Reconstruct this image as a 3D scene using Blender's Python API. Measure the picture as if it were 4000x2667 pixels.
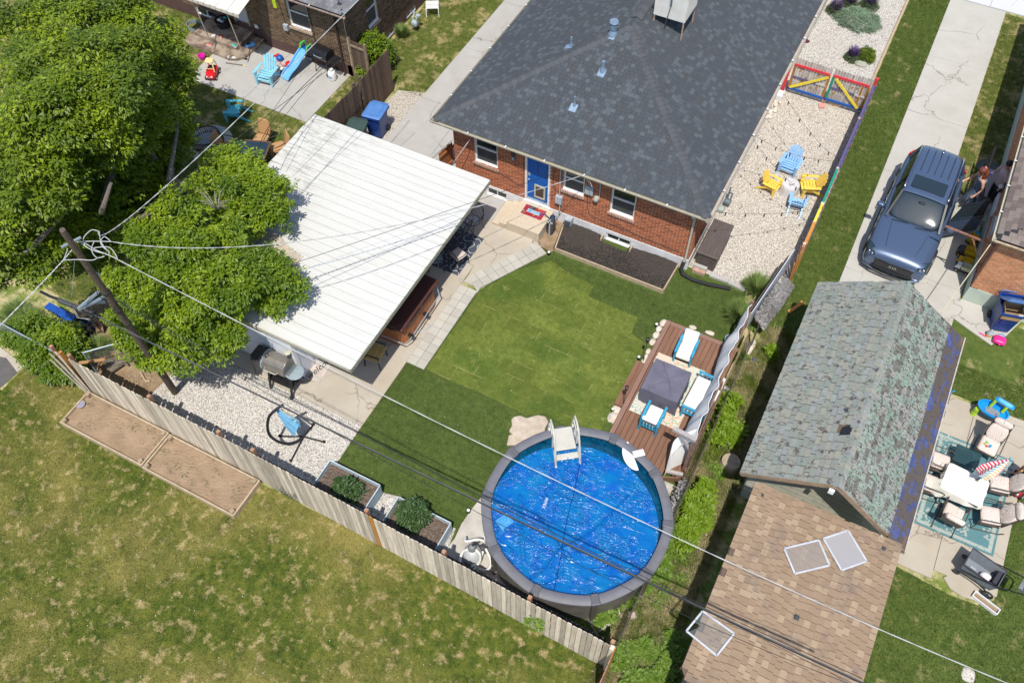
import bpy, math, random
import numpy as np
from mathutils import Vector, Matrix, Euler
random.seed(7); rng = np.random.default_rng(7)
R = math.radians; PI = math.pi
for o in list(bpy.data.objects): bpy.data.objects.remove(o)
scn = bpy.context.scene; COL = scn.collection

# ------------------------------------------------------------------ camera, world, sun
CAM_H = 21.5; FPX = 3468.58; PW, PH = 4000.0, 2667.0
CR = ((0.8874425819649966, 0.4608853768192101, -0.00550755385948624),
      (-0.37742934279669216, 0.7335014434479662, 0.5652634108588731),
      (-0.26456143882160427, 0.4995601083893357, -0.8248920797259952))
cam = bpy.data.objects.new('camera', bpy.data.cameras.new('camera')); COL.objects.link(cam)
rt, up, fw = (Vector(r) for r in CR)
cam.matrix_world = Matrix.Translation((0, 0, CAM_H)) @ Matrix((rt, up, -fw)).transposed().to_4x4()
cam.data.sensor_width = 36; cam.data.lens = FPX/PW*36; cam.data.clip_end = 500
scn.camera = cam
world = bpy.data.worlds.new('World'); scn.world = world; world.use_nodes = True
wn = world.node_tree; bg = wn.nodes['Background']
sky = wn.nodes.new('ShaderNodeTexSky'); sky.sky_type = 'NISHITA'; sky.sun_disc = False
SUN_EL = R(65); SUN_DIR = Vector((0.36*math.cos(SUN_EL), -0.933*math.cos(SUN_EL), math.sin(SUN_EL)))
sky.sun_elevation = SUN_EL; sky.sun_rotation = math.atan2(SUN_DIR.x, SUN_DIR.y)
sky.air_density = 1.0; sky.dust_density = 1.0
wn.links.new(sky.outputs[0], bg.inputs[0]); bg.inputs[1].default_value = 0.15
sl = bpy.data.lights.new('sun', 'SUN'); sl.energy = 4.4; sl.angle = R(0.55); sl.color = (1, .955, .88)
sun = bpy.data.objects.new('sun', sl); COL.objects.link(sun)
sun.rotation_euler = (-SUN_DIR).to_track_quat('-Z', 'Y').to_euler()
scn.view_settings.view_transform = 'Standard'; scn.view_settings.look = 'None'
scn.view_settings.exposure = 0.1; scn.view_settings.gamma = 1; scn.view_settings.use_curve_mapping = False

# views of the site plan: a point of a view turned into a real point on the plane z
VW = dict(a=(0,0,2.24),b=(700,0,2.24),c=(1650,0,1.96),d=(2700,0,2.24),e=(3300,400,2.24),f=(2700,500,2.24),g=(1650,450,1.96),h=(0,700,1.96),
 i=(900,700,1.96),j=(200,1300,1.96),k=(1200,1600,2.24),l=(1800,1550,1.742),m=(2300,1150,1.96),n=(2800,1050,1.4255),o=(2600,1850,1.68),
 p=(3500,1500,2.85),q=(3550,1950,3.136),r=(3600,900,3.136),s=(700,150,3.136),t=(200,1300,2.613),u=(1600,650,3.136),v=(2100,1800,2.4117),w=(2820,1000,4.75),
 x=(2500,1550,3.485),y=(0,1100,3.484),z=(3650,0,3.137),aa=(3750,560,3.92),ab=(2450,2250,2.149),ac=(1750,2000,2.24),ad=(2420,1200,1.629),
 ae=(2450,0,3.583),af=(1940,1580,3.733),ag=(950,1300,2.9875),ah=(2980,180,2.358),ai=(1400,0,2.9875),F=(0,0,1.0))
def A(k, x, y, z=0.0):
    ox, oy, s = VW[k]
    d = rt*((ox+x/s-PW/2)/FPX) + up*((PH/2-(oy+y/s))/FPX) + fw
    return Vector((0, 0, CAM_H)) + d*((z-CAM_H)/d.z)

# ------------------------------------------------------------------ mesh helpers
class MB:
    def __init__(s): s.v = []; s.f = []
    def add(s, vs, fs):
        n = len(s.v); s.v += [tuple(v) for v in vs]; s.f += [tuple(i+n for i in f) for f in fs]; return s
    def box(s, c, d, rot=None):
        vs = [Vector((sx*d[0]/2, sy*d[1]/2, sz*d[2]/2)) for sz in (-1,1) for sy in (-1,1) for sx in (-1,1)]
        if rot is not None:
            m = rot if isinstance(rot, Matrix) else Euler(rot).to_matrix()
            vs = [m @ v for v in vs]
        c = Vector(c)
        return s.add([v+c for v in vs], [(0,2,3,1),(4,5,7,6),(0,1,5,4),(2,6,7,3),(0,4,6,2),(1,3,7,5)])
    def bb(s, x0, x1, y0, y1, z0, z1): return s.box(((x0+x1)/2,(y0+y1)/2,(z0+z1)/2), (abs(x1-x0),abs(y1-y0),abs(z1-z0)))
    def bar(s, p0, p1, w, h, upv=(0,0,1)):
        p0, p1 = Vector(p0), Vector(p1); y = (p1-p0); L = y.length; y.normalize(); u = Vector(upv)
        x = y.cross(u)
        if x.length < 1e-4: x = y.cross(Vector((1,0,0)))
        x.normalize(); z = x.cross(y)
        return s.box((p0+p1)/2, (w, L, h), Matrix((x, y, z)).transposed())
    def prism(s, pts, z0, z1):
        n = len(pts); vs = [(p[0],p[1],z0) for p in pts]+[(p[0],p[1],z1) for p in pts]
        ar = sum(pts[i][0]*pts[(i+1)%n][1]-pts[(i+1)%n][0]*pts[i][1] for i in range(n))
        fs = [tuple(range(n-1,-1,-1)), tuple(range(n,2*n))]+[(i,(i+1)%n,(i+1)%n+n,i+n) for i in range(n)]
        if ar < 0: fs = [f[::-1] for f in fs]
        return s.add(vs, fs)
    def hull(s, lo, hi):
        n = len(lo)
        return s.add(list(lo)+list(hi), [tuple(range(n-1,-1,-1)), tuple(range(n,2*n))]+[(i,(i+1)%n,(i+1)%n+n,i+n) for i in range(n)])
    def tube(s, pts, r, n=6, caps=True):
        pts = [Vector(p) for p in pts]; rs = r if isinstance(r,(list,tuple)) else [r]*len(pts)
        vs = []; a = None
        for i, p in enumerate(pts):
            t = (pts[min(i+1,len(pts)-1)]-pts[max(i-1,0)])
            if t.length < 1e-9: t = Vector((0,0,1))
            t.normalize()
            if a is None:
                a = t.cross(Vector((0,0,1)))
                if a.length < .05: a = t.cross(Vector((1,0,0)))
            a = (a - t*a.dot(t)); a.normalize(); b = t.cross(a)
            for k in range(n):
                q = 2*PI*k/n; vs.append(p+(a*math.cos(q)+b*math.sin(q))*rs[i])
        fs = [(i*n+k, i*n+(k+1)%n, (i+1)*n+(k+1)%n, (i+1)*n+k) for i in range(len(pts)-1) for k in range(n)]
        if caps: fs += [tuple(range(n-1,-1,-1)), tuple(range(len(vs)-n, len(vs)))]
        return s.add(vs, fs)
    def cyl(s, p0, p1, r0, r1=None, n=12): return s.tube([p0, p1], [r0, r0 if r1 is None else r1], n)
    def lathe(s, prof, c=(0,0,0), n=20, sx=1, sy=1):
        vs = [(c[0]+r*sx*math.cos(2*PI*k/n), c[1]+r*sy*math.sin(2*PI*k/n), c[2]+z) for r, z in prof for k in range(n)]
        fs = [(i*n+k, i*n+(k+1)%n, (i+1)*n+(k+1)%n, (i+1)*n+k) for i in range(len(prof)-1) for k in range(n)]
        if len(prof) > 2 and abs(prof[0][0]-prof[-1][0]) < 1e-6 and prof[0][0] > 1e-4:
            k0 = len(vs)-n; fs += [(k0+k, k0+(k+1)%n, (k+1)%n, k) for k in range(n)]
        elif not (prof[0][0] < 1e-4 and all(abs(p[1]-prof[0][1]) < 1e-6 for p in prof)) and len(prof) > 2:
            if prof[0][0] > 1e-4: fs.append(tuple(range(n-1,-1,-1)))
            if prof[-1][0] > 1e-4: fs.append(tuple(range(len(vs)-n, len(vs))))
        return s.add(vs, fs)
    def ball(s, c, r, n=10, m=6, j=0):
        vs = []; rx, ry, rz = r if isinstance(r,(tuple,list)) else (r,r,r)
        for i in range(m+1):
            t = PI*i/m
            for k in range(n):
                q = 2*PI*k/n; d = 1+random.uniform(-j, j)
                vs.append((c[0]+rx*d*math.sin(t)*math.cos(q), c[1]+ry*d*math.sin(t)*math.sin(q), c[2]-rz*d*math.cos(t)))
        return s.add(vs, [(i*n+k, i*n+(k+1)%n, (i+1)*n+(k+1)%n, (i+1)*n+k) for i in range(m) for k in range(n)])
    def grid(s, nu, nv, fn, thick=0):
        vs = [fn(u/nu, v/nv) for v in range(nv+1) for u in range(nu+1)]
        fs = [(v*(nu+1)+u, v*(nu+1)+u+1, (v+1)*(nu+1)+u+1, (v+1)*(nu+1)+u) for v in range(nv) for u in range(nu)]
        return s.add(vs, fs)
    def pillow(s, c, d, rot=None, p=3.2, n=12, m=8):      # rounded cushion: superellipsoid
        rotm = Euler(rot or (0,0,0)).to_matrix(); c = Vector(c); vs = []
        f = lambda w, e: math.copysign(abs(w)**e, w)
        e = 2/p
        for i in range(m+1):
            t = -PI/2+PI*i/m
            for k in range(n):
                q = 2*PI*(k+.5)/n
                vs.append(c+rotm @ Vector((d[0]/2*f(math.cos(t),.5)*f(math.cos(q),e*.6), d[1]/2*f(math.cos(t),.5)*f(math.sin(q),e*.6), d[2]/2*f(math.sin(t),.8))))
        return s.add(vs, [(i*n+k, i*n+(k+1)%n, (i+1)*n+(k+1)%n, (i+1)*n+k) for i in range(m) for k in range(n)])
def obj(name, mb, mat, parent=None, smooth=False, kind=None, loc=None, rz=0, label=None, bevel=0):
    me = bpy.data.meshes.new(name); me.from_pydata(mb.v, [], mb.f); me.update()
    if smooth:
        me.shade_smooth()
        try: me.set_sharp_from_angle(angle=R(40))
        except Exception: pass
    me.materials.append(mat)
    o = bpy.data.objects.new(name, me); COL.objects.link(o)
    if parent is not None: o.parent = parent
    if loc is not None: o.location = loc
    o.rotation_euler.z = rz
    if kind: o['kind'] = kind
    if label: o['label'] = label
    if bevel:
        bm = o.modifiers.new('bevel', 'BEVEL'); bm.width = bevel; bm.segments = 2; bm.limit_method = 'ANGLE'
    return o
def tag(o, label, cat, group=None):
    o['label'] = label; o['category'] = cat
    if group: o['group'] = group
    return o
def thing(name, label, cat, loc=(0,0,0), rz=0, group=None):
    o = bpy.data.objects.new(name, None); COL.objects.link(o); o.location = loc; o.rotation_euler.z = rz
    o.empty_display_size = .2
    return tag(o, label, cat, group)
def struct(name, mb, mat, z=0): return obj(name, mb, mat, kind='structure')
def copy_tree(o, loc=None, rz=None, label=None, parent=None):
    c = o.copy(); COL.objects.link(c)
    if parent is not None: c.parent = parent
    if loc is not None: c.location = loc
    if rz is not None: c.rotation_euler.z = rz
    if label: c['label'] = label
    for ch in list(o.children): copy_tree(ch, parent=c)
    return c
_ub = None
def ubox():
    global _ub
    if _ub is None:
        m = MB().box((0,0,0),(1,1,1)); _ub = (m.v, m.f)
    return _ub
_um = {}
def pieces(name, parent, mat, items, lim=300, stuffname=None):
    """items: (centre, size, rotation matrix or None).  nearest ones are objects, the rest one joined part"""
    pw = parent.matrix_world if parent else Matrix()
    bpy_loc = parent.location if parent else Vector()
    key = lambda it: (Vector(it[0])+bpy_loc-Vector((0,0,CAM_H))).length
    items = sorted(items, key=key)
    if mat.name not in _um:
        me = bpy.data.meshes.new(name); v, f = ubox(); me.from_pydata(v, [], f); me.materials.append(mat); _um[mat.name] = me
    me = _um[mat.name]
    for c, d, r in items[:lim]:
        o = bpy.data.objects.new(name, me); COL.objects.link(o); o.parent = parent
        o.location = c; o.scale = d
        if r is not None: o.rotation_euler = (r if isinstance(r, Matrix) else Euler(r).to_matrix()).to_euler()
    if len(items) > lim:
        mb = MB()
        for c, d, r in items[lim:]: mb.box(c, d, r)
        obj(stuffname or name+'_field', mb, mat, parent, kind='stuff')
def text(s, size, loc, rot, mat, parent, name='lettering', ext=.002, sh=0, sx=1):
    cu = bpy.data.curves.new(name, 'FONT'); cu.body = s; cu.size = size; cu.extrude = ext; cu.align_x = 'CENTER'; cu.align_y = 'CENTER'; cu.shear = sh
    t = bpy.data.objects.new(name, cu); COL.objects.link(t)
    dg = bpy.context.evaluated_depsgraph_get(); me = bpy.data.meshes.new_from_object(t.evaluated_get(dg))
    bpy.data.objects.remove(t); me.materials.clear(); me.materials.append(mat)
    o = bpy.data.objects.new(name, me); COL.objects.link(o); o.parent = parent; o.location = loc; o.rotation_euler = rot; o.scale = (sx,1,1)
    return o

# ------------------------------------------------------------------ materials
class NT:
    def __init__(s, name):
        s.m = bpy.data.materials.new(name); s.m.use_nodes = True; s.t = s.m.node_tree; s.b = s.t.nodes['Principled BSDF']
        s.g = s.n('ShaderNodeNewGeometry'); s.pos = s.g.outputs['Position']
    def n(s, t): return s.t.nodes.new(t)
    def lk(s, a, b): s.t.links.new(a, b)
    def put(s, sock, v):
        if hasattr(v, 'is_linked') or hasattr(v, 'links'): s.lk(v, sock)
        elif isinstance(v, (tuple, list)) and sock.type == 'RGBA': sock.default_value = (*v[:3], 1)
        else: sock.default_value = v
    def noise(s, sc, det=3, rough=.55, vec=None, dist=0):
        n = s.n('ShaderNodeTexNoise'); n.inputs['Scale'].default_value = sc; n.inputs['Detail'].default_value = det
        n.inputs['Roughness'].default_value = rough; n.inputs['Distortion'].default_value = dist; s.lk(vec or s.pos, n.inputs['Vector']); return n.outputs['Fac']
    def vor(s, sc, feat='F1', out='Distance', vec=None, rnd=1):
        n = s.n('ShaderNodeTexVoronoi'); n.feature = feat; n.inputs['Scale'].default_value = sc; n.inputs['Randomness'].default_value = rnd
        s.lk(vec or s.pos, n.inputs['Vector']); return n.outputs[out]
    def ramp(s, x, *stops):
        n = s.n('ShaderNodeValToRGB'); el = n.color_ramp.elements
        while len(el) < len(stops): el.new(.5)
        for e, (p, c) in zip(el, stops):
            e.position = p; e.color = (c, c, c, 1) if isinstance(c, (int, float)) else (*c, 1)
        s.put(n.inputs[0], x); return n.outputs[0]
    def mix(s, f, a, b, mode='MIX'):
        n = s.n('ShaderNodeMix'); n.data_type = 'RGBA'; n.blend_type = mode
        s.put(n.inputs['Factor'], f); s.put(n.inputs[6], a); s.put(n.inputs[7], b); return n.outputs[2]
    def math(s, op, a, b=0.0, c=None):
        n = s.n('ShaderNodeMath'); n.operation = op; s.put(n.inputs[0], a); s.put(n.inputs[1], b)
        if c is not None: s.put(n.inputs[2], c)
        return n.outputs[0]
    def sep(s, v=None):
        n = s.n('ShaderNodeSeparateXYZ'); s.lk(v or s.pos, n.inputs[0]); return n.outputs
    def comb(s, x, y, z=0.0):
        n = s.n('ShaderNodeCombineXYZ')
        for i, q in enumerate((x, y, z)): s.put(n.inputs[i], q)
        return n.outputs[0]
    def scl(s, v, f):
        n = s.n('ShaderNodeVectorMath'); n.operation = 'MULTIPLY'; s.lk(v or s.pos, n.inputs[0]); n.inputs[1].default_value = f; return n.outputs[0]
    def rnd(s):
        oi = s.n('ShaderNodeObjectInfo'); return s.math('FRACT', s.math('ADD', oi.outputs['Random'], s.g.outputs['Random Per Island']))
    def val(s, c, f):
        n = s.n('ShaderNodeHueSaturation'); s.put(n.inputs['Value'], f); s.put(n.inputs['Color'], c); return n.outputs[0]
    def bump(s, h, st=.3, dist=.01):
        n = s.n('ShaderNodeBump'); n.inputs['Strength'].default_value = st; n.inputs['Distance'].default_value = dist; s.lk(h, n.inputs['Height'])
        s.lk(n.outputs[0], s.b.inputs['Normal'])
    def out(s, col, rough=.7, metal=0, spec=.5, **kw):
        s.put(s.b.inputs['Base Color'], col); s.put(s.b.inputs['Roughness'], rough); s.b.inputs['Metallic'].default_value = metal
        s.b.inputs['Specular IOR Level'].default_value = spec
        for k, v in kw.items(): s.put(s.b.inputs[k.replace('_', ' ')], v)
        return s.m
def M(name, col, rough=.7, col2=None, sc=4., metal=0, rnd=0., bump=0, bsc=60, spec=.5, stretch=None, lo=.35, hi=.65, **kw):
    t = NT(name); c = col
    vec = t.scl(None, stretch) if stretch else None
    if col2 is None: col2 = tuple(x*.82 for x in col)
    c = t.mix(t.ramp(t.noise(sc, 4, .6, vec), (lo, 0), (hi, 1)), col, col2)
    if rnd: c = t.val(c, t.math('MULTIPLY_ADD', t.rnd(), 2*rnd, 1-rnd))
    if bump: t.bump(t.noise(bsc, 3, .6, vec), bump, .01)
    return t.out(c, rough, metal, spec, **kw)
def grassmat(name, g1, g2, dry, amt=.5, dsc=.9, g3=None, sod=False):
    t = NT(name); big = t.noise(dsc, 5, .62); mid = t.noise(5, 4, .7); fine = t.noise(45, 2, .7)
    c = t.mix(t.ramp(mid, (.35, 0), (.65, 1)), g1, g2)
    if g3: c = t.mix(t.ramp(t.noise(.28, 5, .6), (.45, 0), (.66, 1)), c, g3); c = t.mix(t.ramp(t.noise(1.6, 4, .65), (.52, 0), (.64, .6)), c, tuple(q*.75 for q in g1))
    if sod:
        x, y, z = t.sep(); br = t.n('ShaderNodeTexBrick'); t.lk(t.comb(x, y), br.inputs['Vector'])
        br.inputs['Scale'].default_value = 1; br.inputs['Brick Width'].default_value = 1.05; br.inputs['Row Height'].default_value = .46
        br.inputs['Mortar Size'].default_value = .014; br.inputs['Mortar Smooth'].default_value = .6; br.inputs['Bias'].default_value = 0
        br.inputs['Color1'].default_value = (0,0,0,1); br.inputs['Color2'].default_value = (1,1,1,1); br.inputs['Mortar'].default_value = (.5,.5,.5,1)
        c = t.mix(t.math('MULTIPLY', br.outputs['Color'], .50), c, tuple(q*.62 for q in g1)); c = t.mix(t.ramp(t.noise(.55, 3), (.5, 0), (.62, .55)), c, (.062,.115,.02))
        seam = t.math('MULTIPLY', br.outputs['Fac'], t.ramp(t.noise(1.7, 2), (.50, 0), (.62, .5)))
        c = t.mix(seam, c, dry)
    d = t.math('ADD', t.math('MULTIPLY', big, .75), t.math('MULTIPLY', mid, .25))
    d = t.math('MULTIPLY', t.ramp(d, (amt-.06, 0), (amt+.05, 1)), t.ramp(fine, (.3, .35), (.6, 1)))
    c = t.mix(d, c, dry)
    c = t.mix(t.ramp(t.noise(.7, 4, .7, t.scl(None, (1,1,1))), (.35, .0), (.7, .35)), c, tuple(q*.55 for q in g1))
    c = t.val(c, t.ramp(fine, (.2, .72), (.8, 1.25)))
    t.bump(fine, .6, .02)
    return t.out(c, .85, 0, .12)
G1, G2, DRY = (.050,.090,.014), (.100,.140,.024), (.40,.31,.155)
m_lawn = grassmat('lawn_grass', (.062,.098,.022), (.108,.145,.036), DRY, .70, 1.2)
m_sod = grassmat('sod_grass', (.115,.158,.027), (.205,.240,.052), (.42,.37,.16), .66, 2.2, sod=True)
m_field = grassmat('field_grass', (.056,.090,.014), (.155,.168,.028), (.50,.385,.19), .585, 3.2, g3=(.27,.228,.068))
m_nwlawn = grassmat('patchy_grass', (.080,.112,.022), (.165,.178,.042), (.46,.37,.18), .56, 1.5)
m_rlawn = grassmat('strip_grass', (.068,.108,.022), (.122,.158,.036), (.38,.32,.16), .62, 1.5)
m_weed = grassmat('weedy_grass', (.11,.165,.028), (.23,.26,.065), (.55,.46,.26), .50, 1.6)
m_park = grassmat('park_grass', (.16,.16,.045), (.26,.23,.085), (.46,.38,.19), .52, 1.2)
m_dirt = M('soil', (.33,.235,.155), .95, (.26,.185,.12), 2.5, bump=.6, bsc=50, spec=.1)
m_dirt2 = M('dark_dirt', (.22,.15,.09), .95, (.34,.25,.16), 3, bump=.8, bsc=40, spec=.1)
def gravel(name, a, b, c3, sc=34):
    t = NT(name); col = t.vor(sc, out='Color'); x, y, z = t.sep(col); dist = t.vor(sc); sm = t.noise(.8, 4)
    c = t.ramp(x, (0, a), (.45, b), (.72, c3), (.86, tuple(q*.42 for q in c3)), (1, tuple(q*.2 for q in b)))
    c = t.mix(t.ramp(dist, (.38, 0), (.80, .6)), c, tuple(q*.28 for q in c3))
    c = t.mix(t.ramp(sm, (.45, 0), (.7, .30)), c, tuple(q*.78 for q in c3))
    t.bump(t.math('SUBTRACT', 1, dist), .9, .02)
    return t.out(c, .8, 0, .3)
m_grav = gravel('white_gravel', (.80,.76,.70), (.60,.57,.52), (.58,.54,.48), 42)
m_grav2 = gravel('tan_gravel', (.78,.72,.62), (.58,.52,.44), (.60,.53,.43), 42)
m_mulch = M('black_mulch', (.028,.024,.022), .9, (.075,.062,.052), 45, bump=1, bsc=70, spec=.3)
def concrete(name, a, b, warm=(.5,.36,.22), st=.35):
    t = NT(name)
    c = t.mix(t.ramp(t.noise(1.1, 6, .65), (.35, 0), (.7, 1)), a, b)
    c = t.mix(t.ramp(t.noise(.7, 5, .6, t.scl(None, (1.3,.9,1))), (.56, 0), (.75, st)), c, warm)
    wp = t.n('ShaderNodeVectorMath'); wp.operation = 'ADD'; nz = t.n('ShaderNodeTexNoise'); nz.inputs['Scale'].default_value = 2.2; nz.inputs['Detail'].default_value = 5
    t.lk(t.pos, nz.inputs['Vector']); sc = t.n('ShaderNodeVectorMath'); sc.operation = 'SCALE'; sc.inputs['Scale'].default_value = .5
    t.lk(nz.outputs['Color'], sc.inputs[0]); t.lk(t.pos, wp.inputs[0]); t.lk(sc.outputs[0], wp.inputs[1])
    e = t.vor(.42, 'DISTANCE_TO_EDGE', vec=wp.outputs[0])
    ck = t.math('MULTIPLY', t.ramp(e, (.0, 1), (.0065, 0)), t.ramp(t.noise(.5, 2), (.44, 0), (.52, .75)))
    c = t.mix(ck, c, (.12,.09,.06))
    c = t.val(c, t.ramp(t.noise(120, 2), (.2, .9), (.8, 1.08)))
    t.bump(t.noise(90, 3), .15, .004)
    return t.out(c, .85, 0, .25)
m_conc = concrete('patio_concrete', (.46,.41,.335), (.39,.34,.27))
m_conc2 = concrete('driveway_concrete', (.475,.455,.41), (.42,.40,.355), (.34,.26,.19), .2)
m_conc3 = concrete('grey_concrete', (.43,.415,.385), (.37,.355,.325), (.34,.27,.20), .2)
m_conc4 = concrete('sidewalk_concrete', (.58,.58,.60), (.55,.55,.57), (.5,.45,.4), .1)
m_paver = M('paver_stone', (.46,.435,.38), .85, (.40,.38,.325), 1.6, rnd=.09, bump=.2, bsc=120, spec=.2)
m_wht = M('white_paint', (.78,.78,.78), .45, (.70,.70,.69), 3)
m_blk = M('black_metal', (.018,.018,.02), .4, metal=0)
m_blkr = M('black_rubber', (.02,.02,.02), .8)
m_dkgr = M('dark_grey_plastic', (.06,.06,.065), .55)
m_galv = M('galvanised_steel', (.42,.50,.54), .45, (.32,.40,.44), 5, metal=.4)
m_grey = M('grey_paint', (.42,.46,.50), .5)
m_glass = NT('window_glass').out((.012,.02,.022), .04, 0, .8)
m_screen = M('grey_screen', (.05,.055,.06), .6)
m_curt = M('curtain_cloth', (.45,.46,.44), .8, (.30,.31,.30), 9)

# ------------------------------------------------------------------ ground and setting
def poly(name, pts, z, mat, th=.0):
    mb = MB()
    if th: mb.prism(pts, z-th, z)
    else:
        n = len(pts); ar = sum(pts[i][0]*pts[(i+1)%n][1]-pts[(i+1)%n][0]*pts[i][1] for i in range(n))
        mb.add([(p[0], p[1], z) for p in pts], [tuple(range(n)) if ar > 0 else tuple(range(n-1,-1,-1))])
    return obj(name, mb, mat, kind='structure')
def rect(x0, x1, y0, y1): return [(x0,y0),(x1,y0),(x1,y1),(x0,y1)]
poly('ground', rect(-400,400,-300,500), -.012, m_weed)
L_field = [(-30,-12),(-.5,-12),(-.5,5.93),(-19.0,5.93),(-19.0,4.9),(-30,4.9)]
L_back = [(-9.3,6.1),(-.9,6.1),(-.9,16.0),(-1.42,17.95),(-3.1,18.1),(-8.0,18.1),(-8.0,16.65),(-8.68,14.05),(-8.74,11.0),(-9.28,10.98)]
L_sod = [(-8.05,15.4),(-7.2,16.3),(-6.55,16.1),(-5.6,16.0),(-5.6,15.55),(-3.95,15.5),(-3.9,14.9),(-3.35,14.7),(-3.35,11.2),(-3.9,11.15),(-5.0,11.3),(-5.4,11.0),(-7.0,11.05),(-7.9,11.0),(-8.66,11.05),(-8.62,14.2)]
L_nw = [(-28.4,8.2),(-15.9,8.2),(-15.9,20.9),(-17.7,20.9),(-28.4,21.2)]
L_nw2 = [(-17.4,20.98),(-14.76,20.98),(-14.76,50),(-17.4,50)]
L_park = rect(-60,-28.45,0,60)
L_rs = [(-.42,16.2),(1.0,17.05),(1.0,50),(-.45,50),(-.42,27.5)]
L_r2 = [(3.11,23.3),(4.5,23.2),(4.55,30),(12,30),(12,35.6),(3.13,35.6)]
L_se = [(4.1,-4),(14,-4),(14,22),(7.15,20),(7.15,17.2),(7.1,11.6),(6.75,11.3),(6.05,11.25),(5.1,11.35),(4.4,11.4),(4.1,10.8)]
L_rm = [(4.0,17.1),(7.15,17.1),(7.15,20.3),(4.6,20.3),(3.2,17.9)]
L_strip = [(-.9,4.2),(.62,4.2),(.62,10.8),(.55,17.1),(-.42,16.9),(-.95,11)]
poly('front_lawn', L_field, .0, m_field)
poly('back_lawn', L_back, .003, m_lawn)
poly('new_sod', L_sod, .007, m_sod)
poly('northwest_lawn', L_nw, .003, m_nwlawn)
poly('side_lawn', L_nw2, .003, m_nwlawn)
poly('park_lawn', L_park, .001, m_park)
poly('lawn_strip', L_rs, .003, m_rlawn)
poly('side_lawn', L_r2, .003, m_nwlawn)
poly('southeast_lawn', L_se, .003, m_rlawn)
poly('southeast_lawn', L_rm, .005, m_rlawn)
poly('weedy_strip', L_strip, .004, m_weed)
poly('gravel_yard', [(-15.2,6.05),(-9.6,6.05),(-9.25,7.3),(-9.28,8.6),(-14.6,8.62),(-15.0,8.0)], .009, m_grav)
poly('gravel_bed', [(-9.7,6.05),(-5.3,6.05),(-5.5,7.2),(-7.1,7.0),(-7.2,7.3),(-7.65,7.2),(-9.25,7.3)], .013, m_grav)
poly('dirt_patch', [(-17.2,6.05),(-14.7,6.05),(-14.6,7.0),(-15.0,8.3),(-15.9,9.1),(-18.5,9.1),(-19.5,7)], .006, m_dirt2)
poly('gravel_yard', [(-3.35,18.02),(-.62,18.02),(-.3,19.4),(-.3,27.3),(-3.3,27.3)], .009, m_grav2)
poly('gravel_yard', [(-3.3,27.3),(-.52,27.3),(-.48,50),(-3.3,50)], .009, m_grav)
poly('gravel_yard', [(-15.85,16.9),(-14.72,16.9),(-14.72,21.3),(-15.7,20.95)], .009, m_grav2)
# slabs
def slabs(name, mat, rects, z=.03, gap=.012):
    root = None
    for i, (x0,x1,y0,y1) in enumerate(rects):
        mb = MB().bb(x0+gap/2, x1-gap/2, y0+gap/2, y1-gap/2, -.08, z+random.uniform(-.003,.003))
        if root is None: root = obj(name, mb, mat, kind='structure')
        else: obj('slab', mb, mat, root)
    return root
slabs('patio', m_conc, [(-11.66,-9.26,8.6,12.4),(-11.66,-9.26,12.4,15.0),(-15.0,-11.66,8.62,12.4)])
poly('patio', [(-11.66,15.01),(-9.26,15.01),(-9.22,14.5),(-8.0,16.62),(-8.0,16.85),(-11.66,16.85)], .031, m_conc, .1)
poly('path', [(-14.6,16.86),(-9.62,16.86),(-9.62,17.85),(-14.6,17.85)], .028, m_conc3, .1)
slabs('driveway', m_conc3, [(-14.74,-11.5,17.86,21.0),(-14.74,-11.5,21.0,24.2),(-14.74,-11.5,24.2,27.4),(-14.74,-11.5,27.4,30.6),(-14.74,-11.5,30.6,50)], .026)
slabs('driveway', m_conc2, [(1.0,3.1,25.0,28.3),(1.0,3.1,28.3,31.7),(1.0,3.1,31.7,35.7),(1.0,4.42,20.9,25.0),(1.0,4.42,18.9,20.9),(1.0,4.3,16.8,18.9)], .03)
slabs('sidewalk', m_conc4, [(-.5,1.3,35.75,37.6),(1.3,2.48,35.75,37.6),(2.48,3.9,35.75,37.6),(3.9,5.3,35.75,37.6),(5.3,7,35.75,37.6)], .034)
slabs('patio', m_conc, [(4.0,5.6,11.45,14.4),(5.6,7.12,11.7,14.4),(4.0,5.6,14.4,17.0),(5.6,7.12,14.4,17.1)], .03)
poly('patio', [A('q',*t)[:2] for t in ((420,960),(500,1090),(650,1190),(850,1250),(960,1240),(1040,1180),(1080,1000),(600,880))], .028, m_conc, .06)
poly('patio', [A('r',*t)[:2] for t in ((490,835),(340,1000),(400,1090),(620,1250),(850,1410),(1030,1300),(1254,1080),(1254,980),(870,960))], .028, m_conc2, .06)
slabs('patio', m_conc3, [(-23.0,-20.4,18.0,20.87),(-20.4,-17.68,18.0,20.87)], .03)
_pp = [A("k",*t)[:2] for t in ((1205,1235),(1290,1130),(1350,1000),(1440,870),(1560,720))]+[(-4.9,8.6),(-3.6,8.2),(-2.7,6.4),(-2.4,6.0),(-5.4,6.0)]
poly("pool_pad", _pp, .02, M("white_concrete",(.52,.49,.44),.9,(.38,.35,.30),2.2,bump=.5,bsc=9), .06)
poly('pool_pad', [(-1.6,10.9),(-.85,10.9),(-.72,7.2),(-1.2,6.4),(-2,7)], .018, M('white_concrete',(.60,.57,.52),.9,(.34,.31,.26),3), .06)
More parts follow.
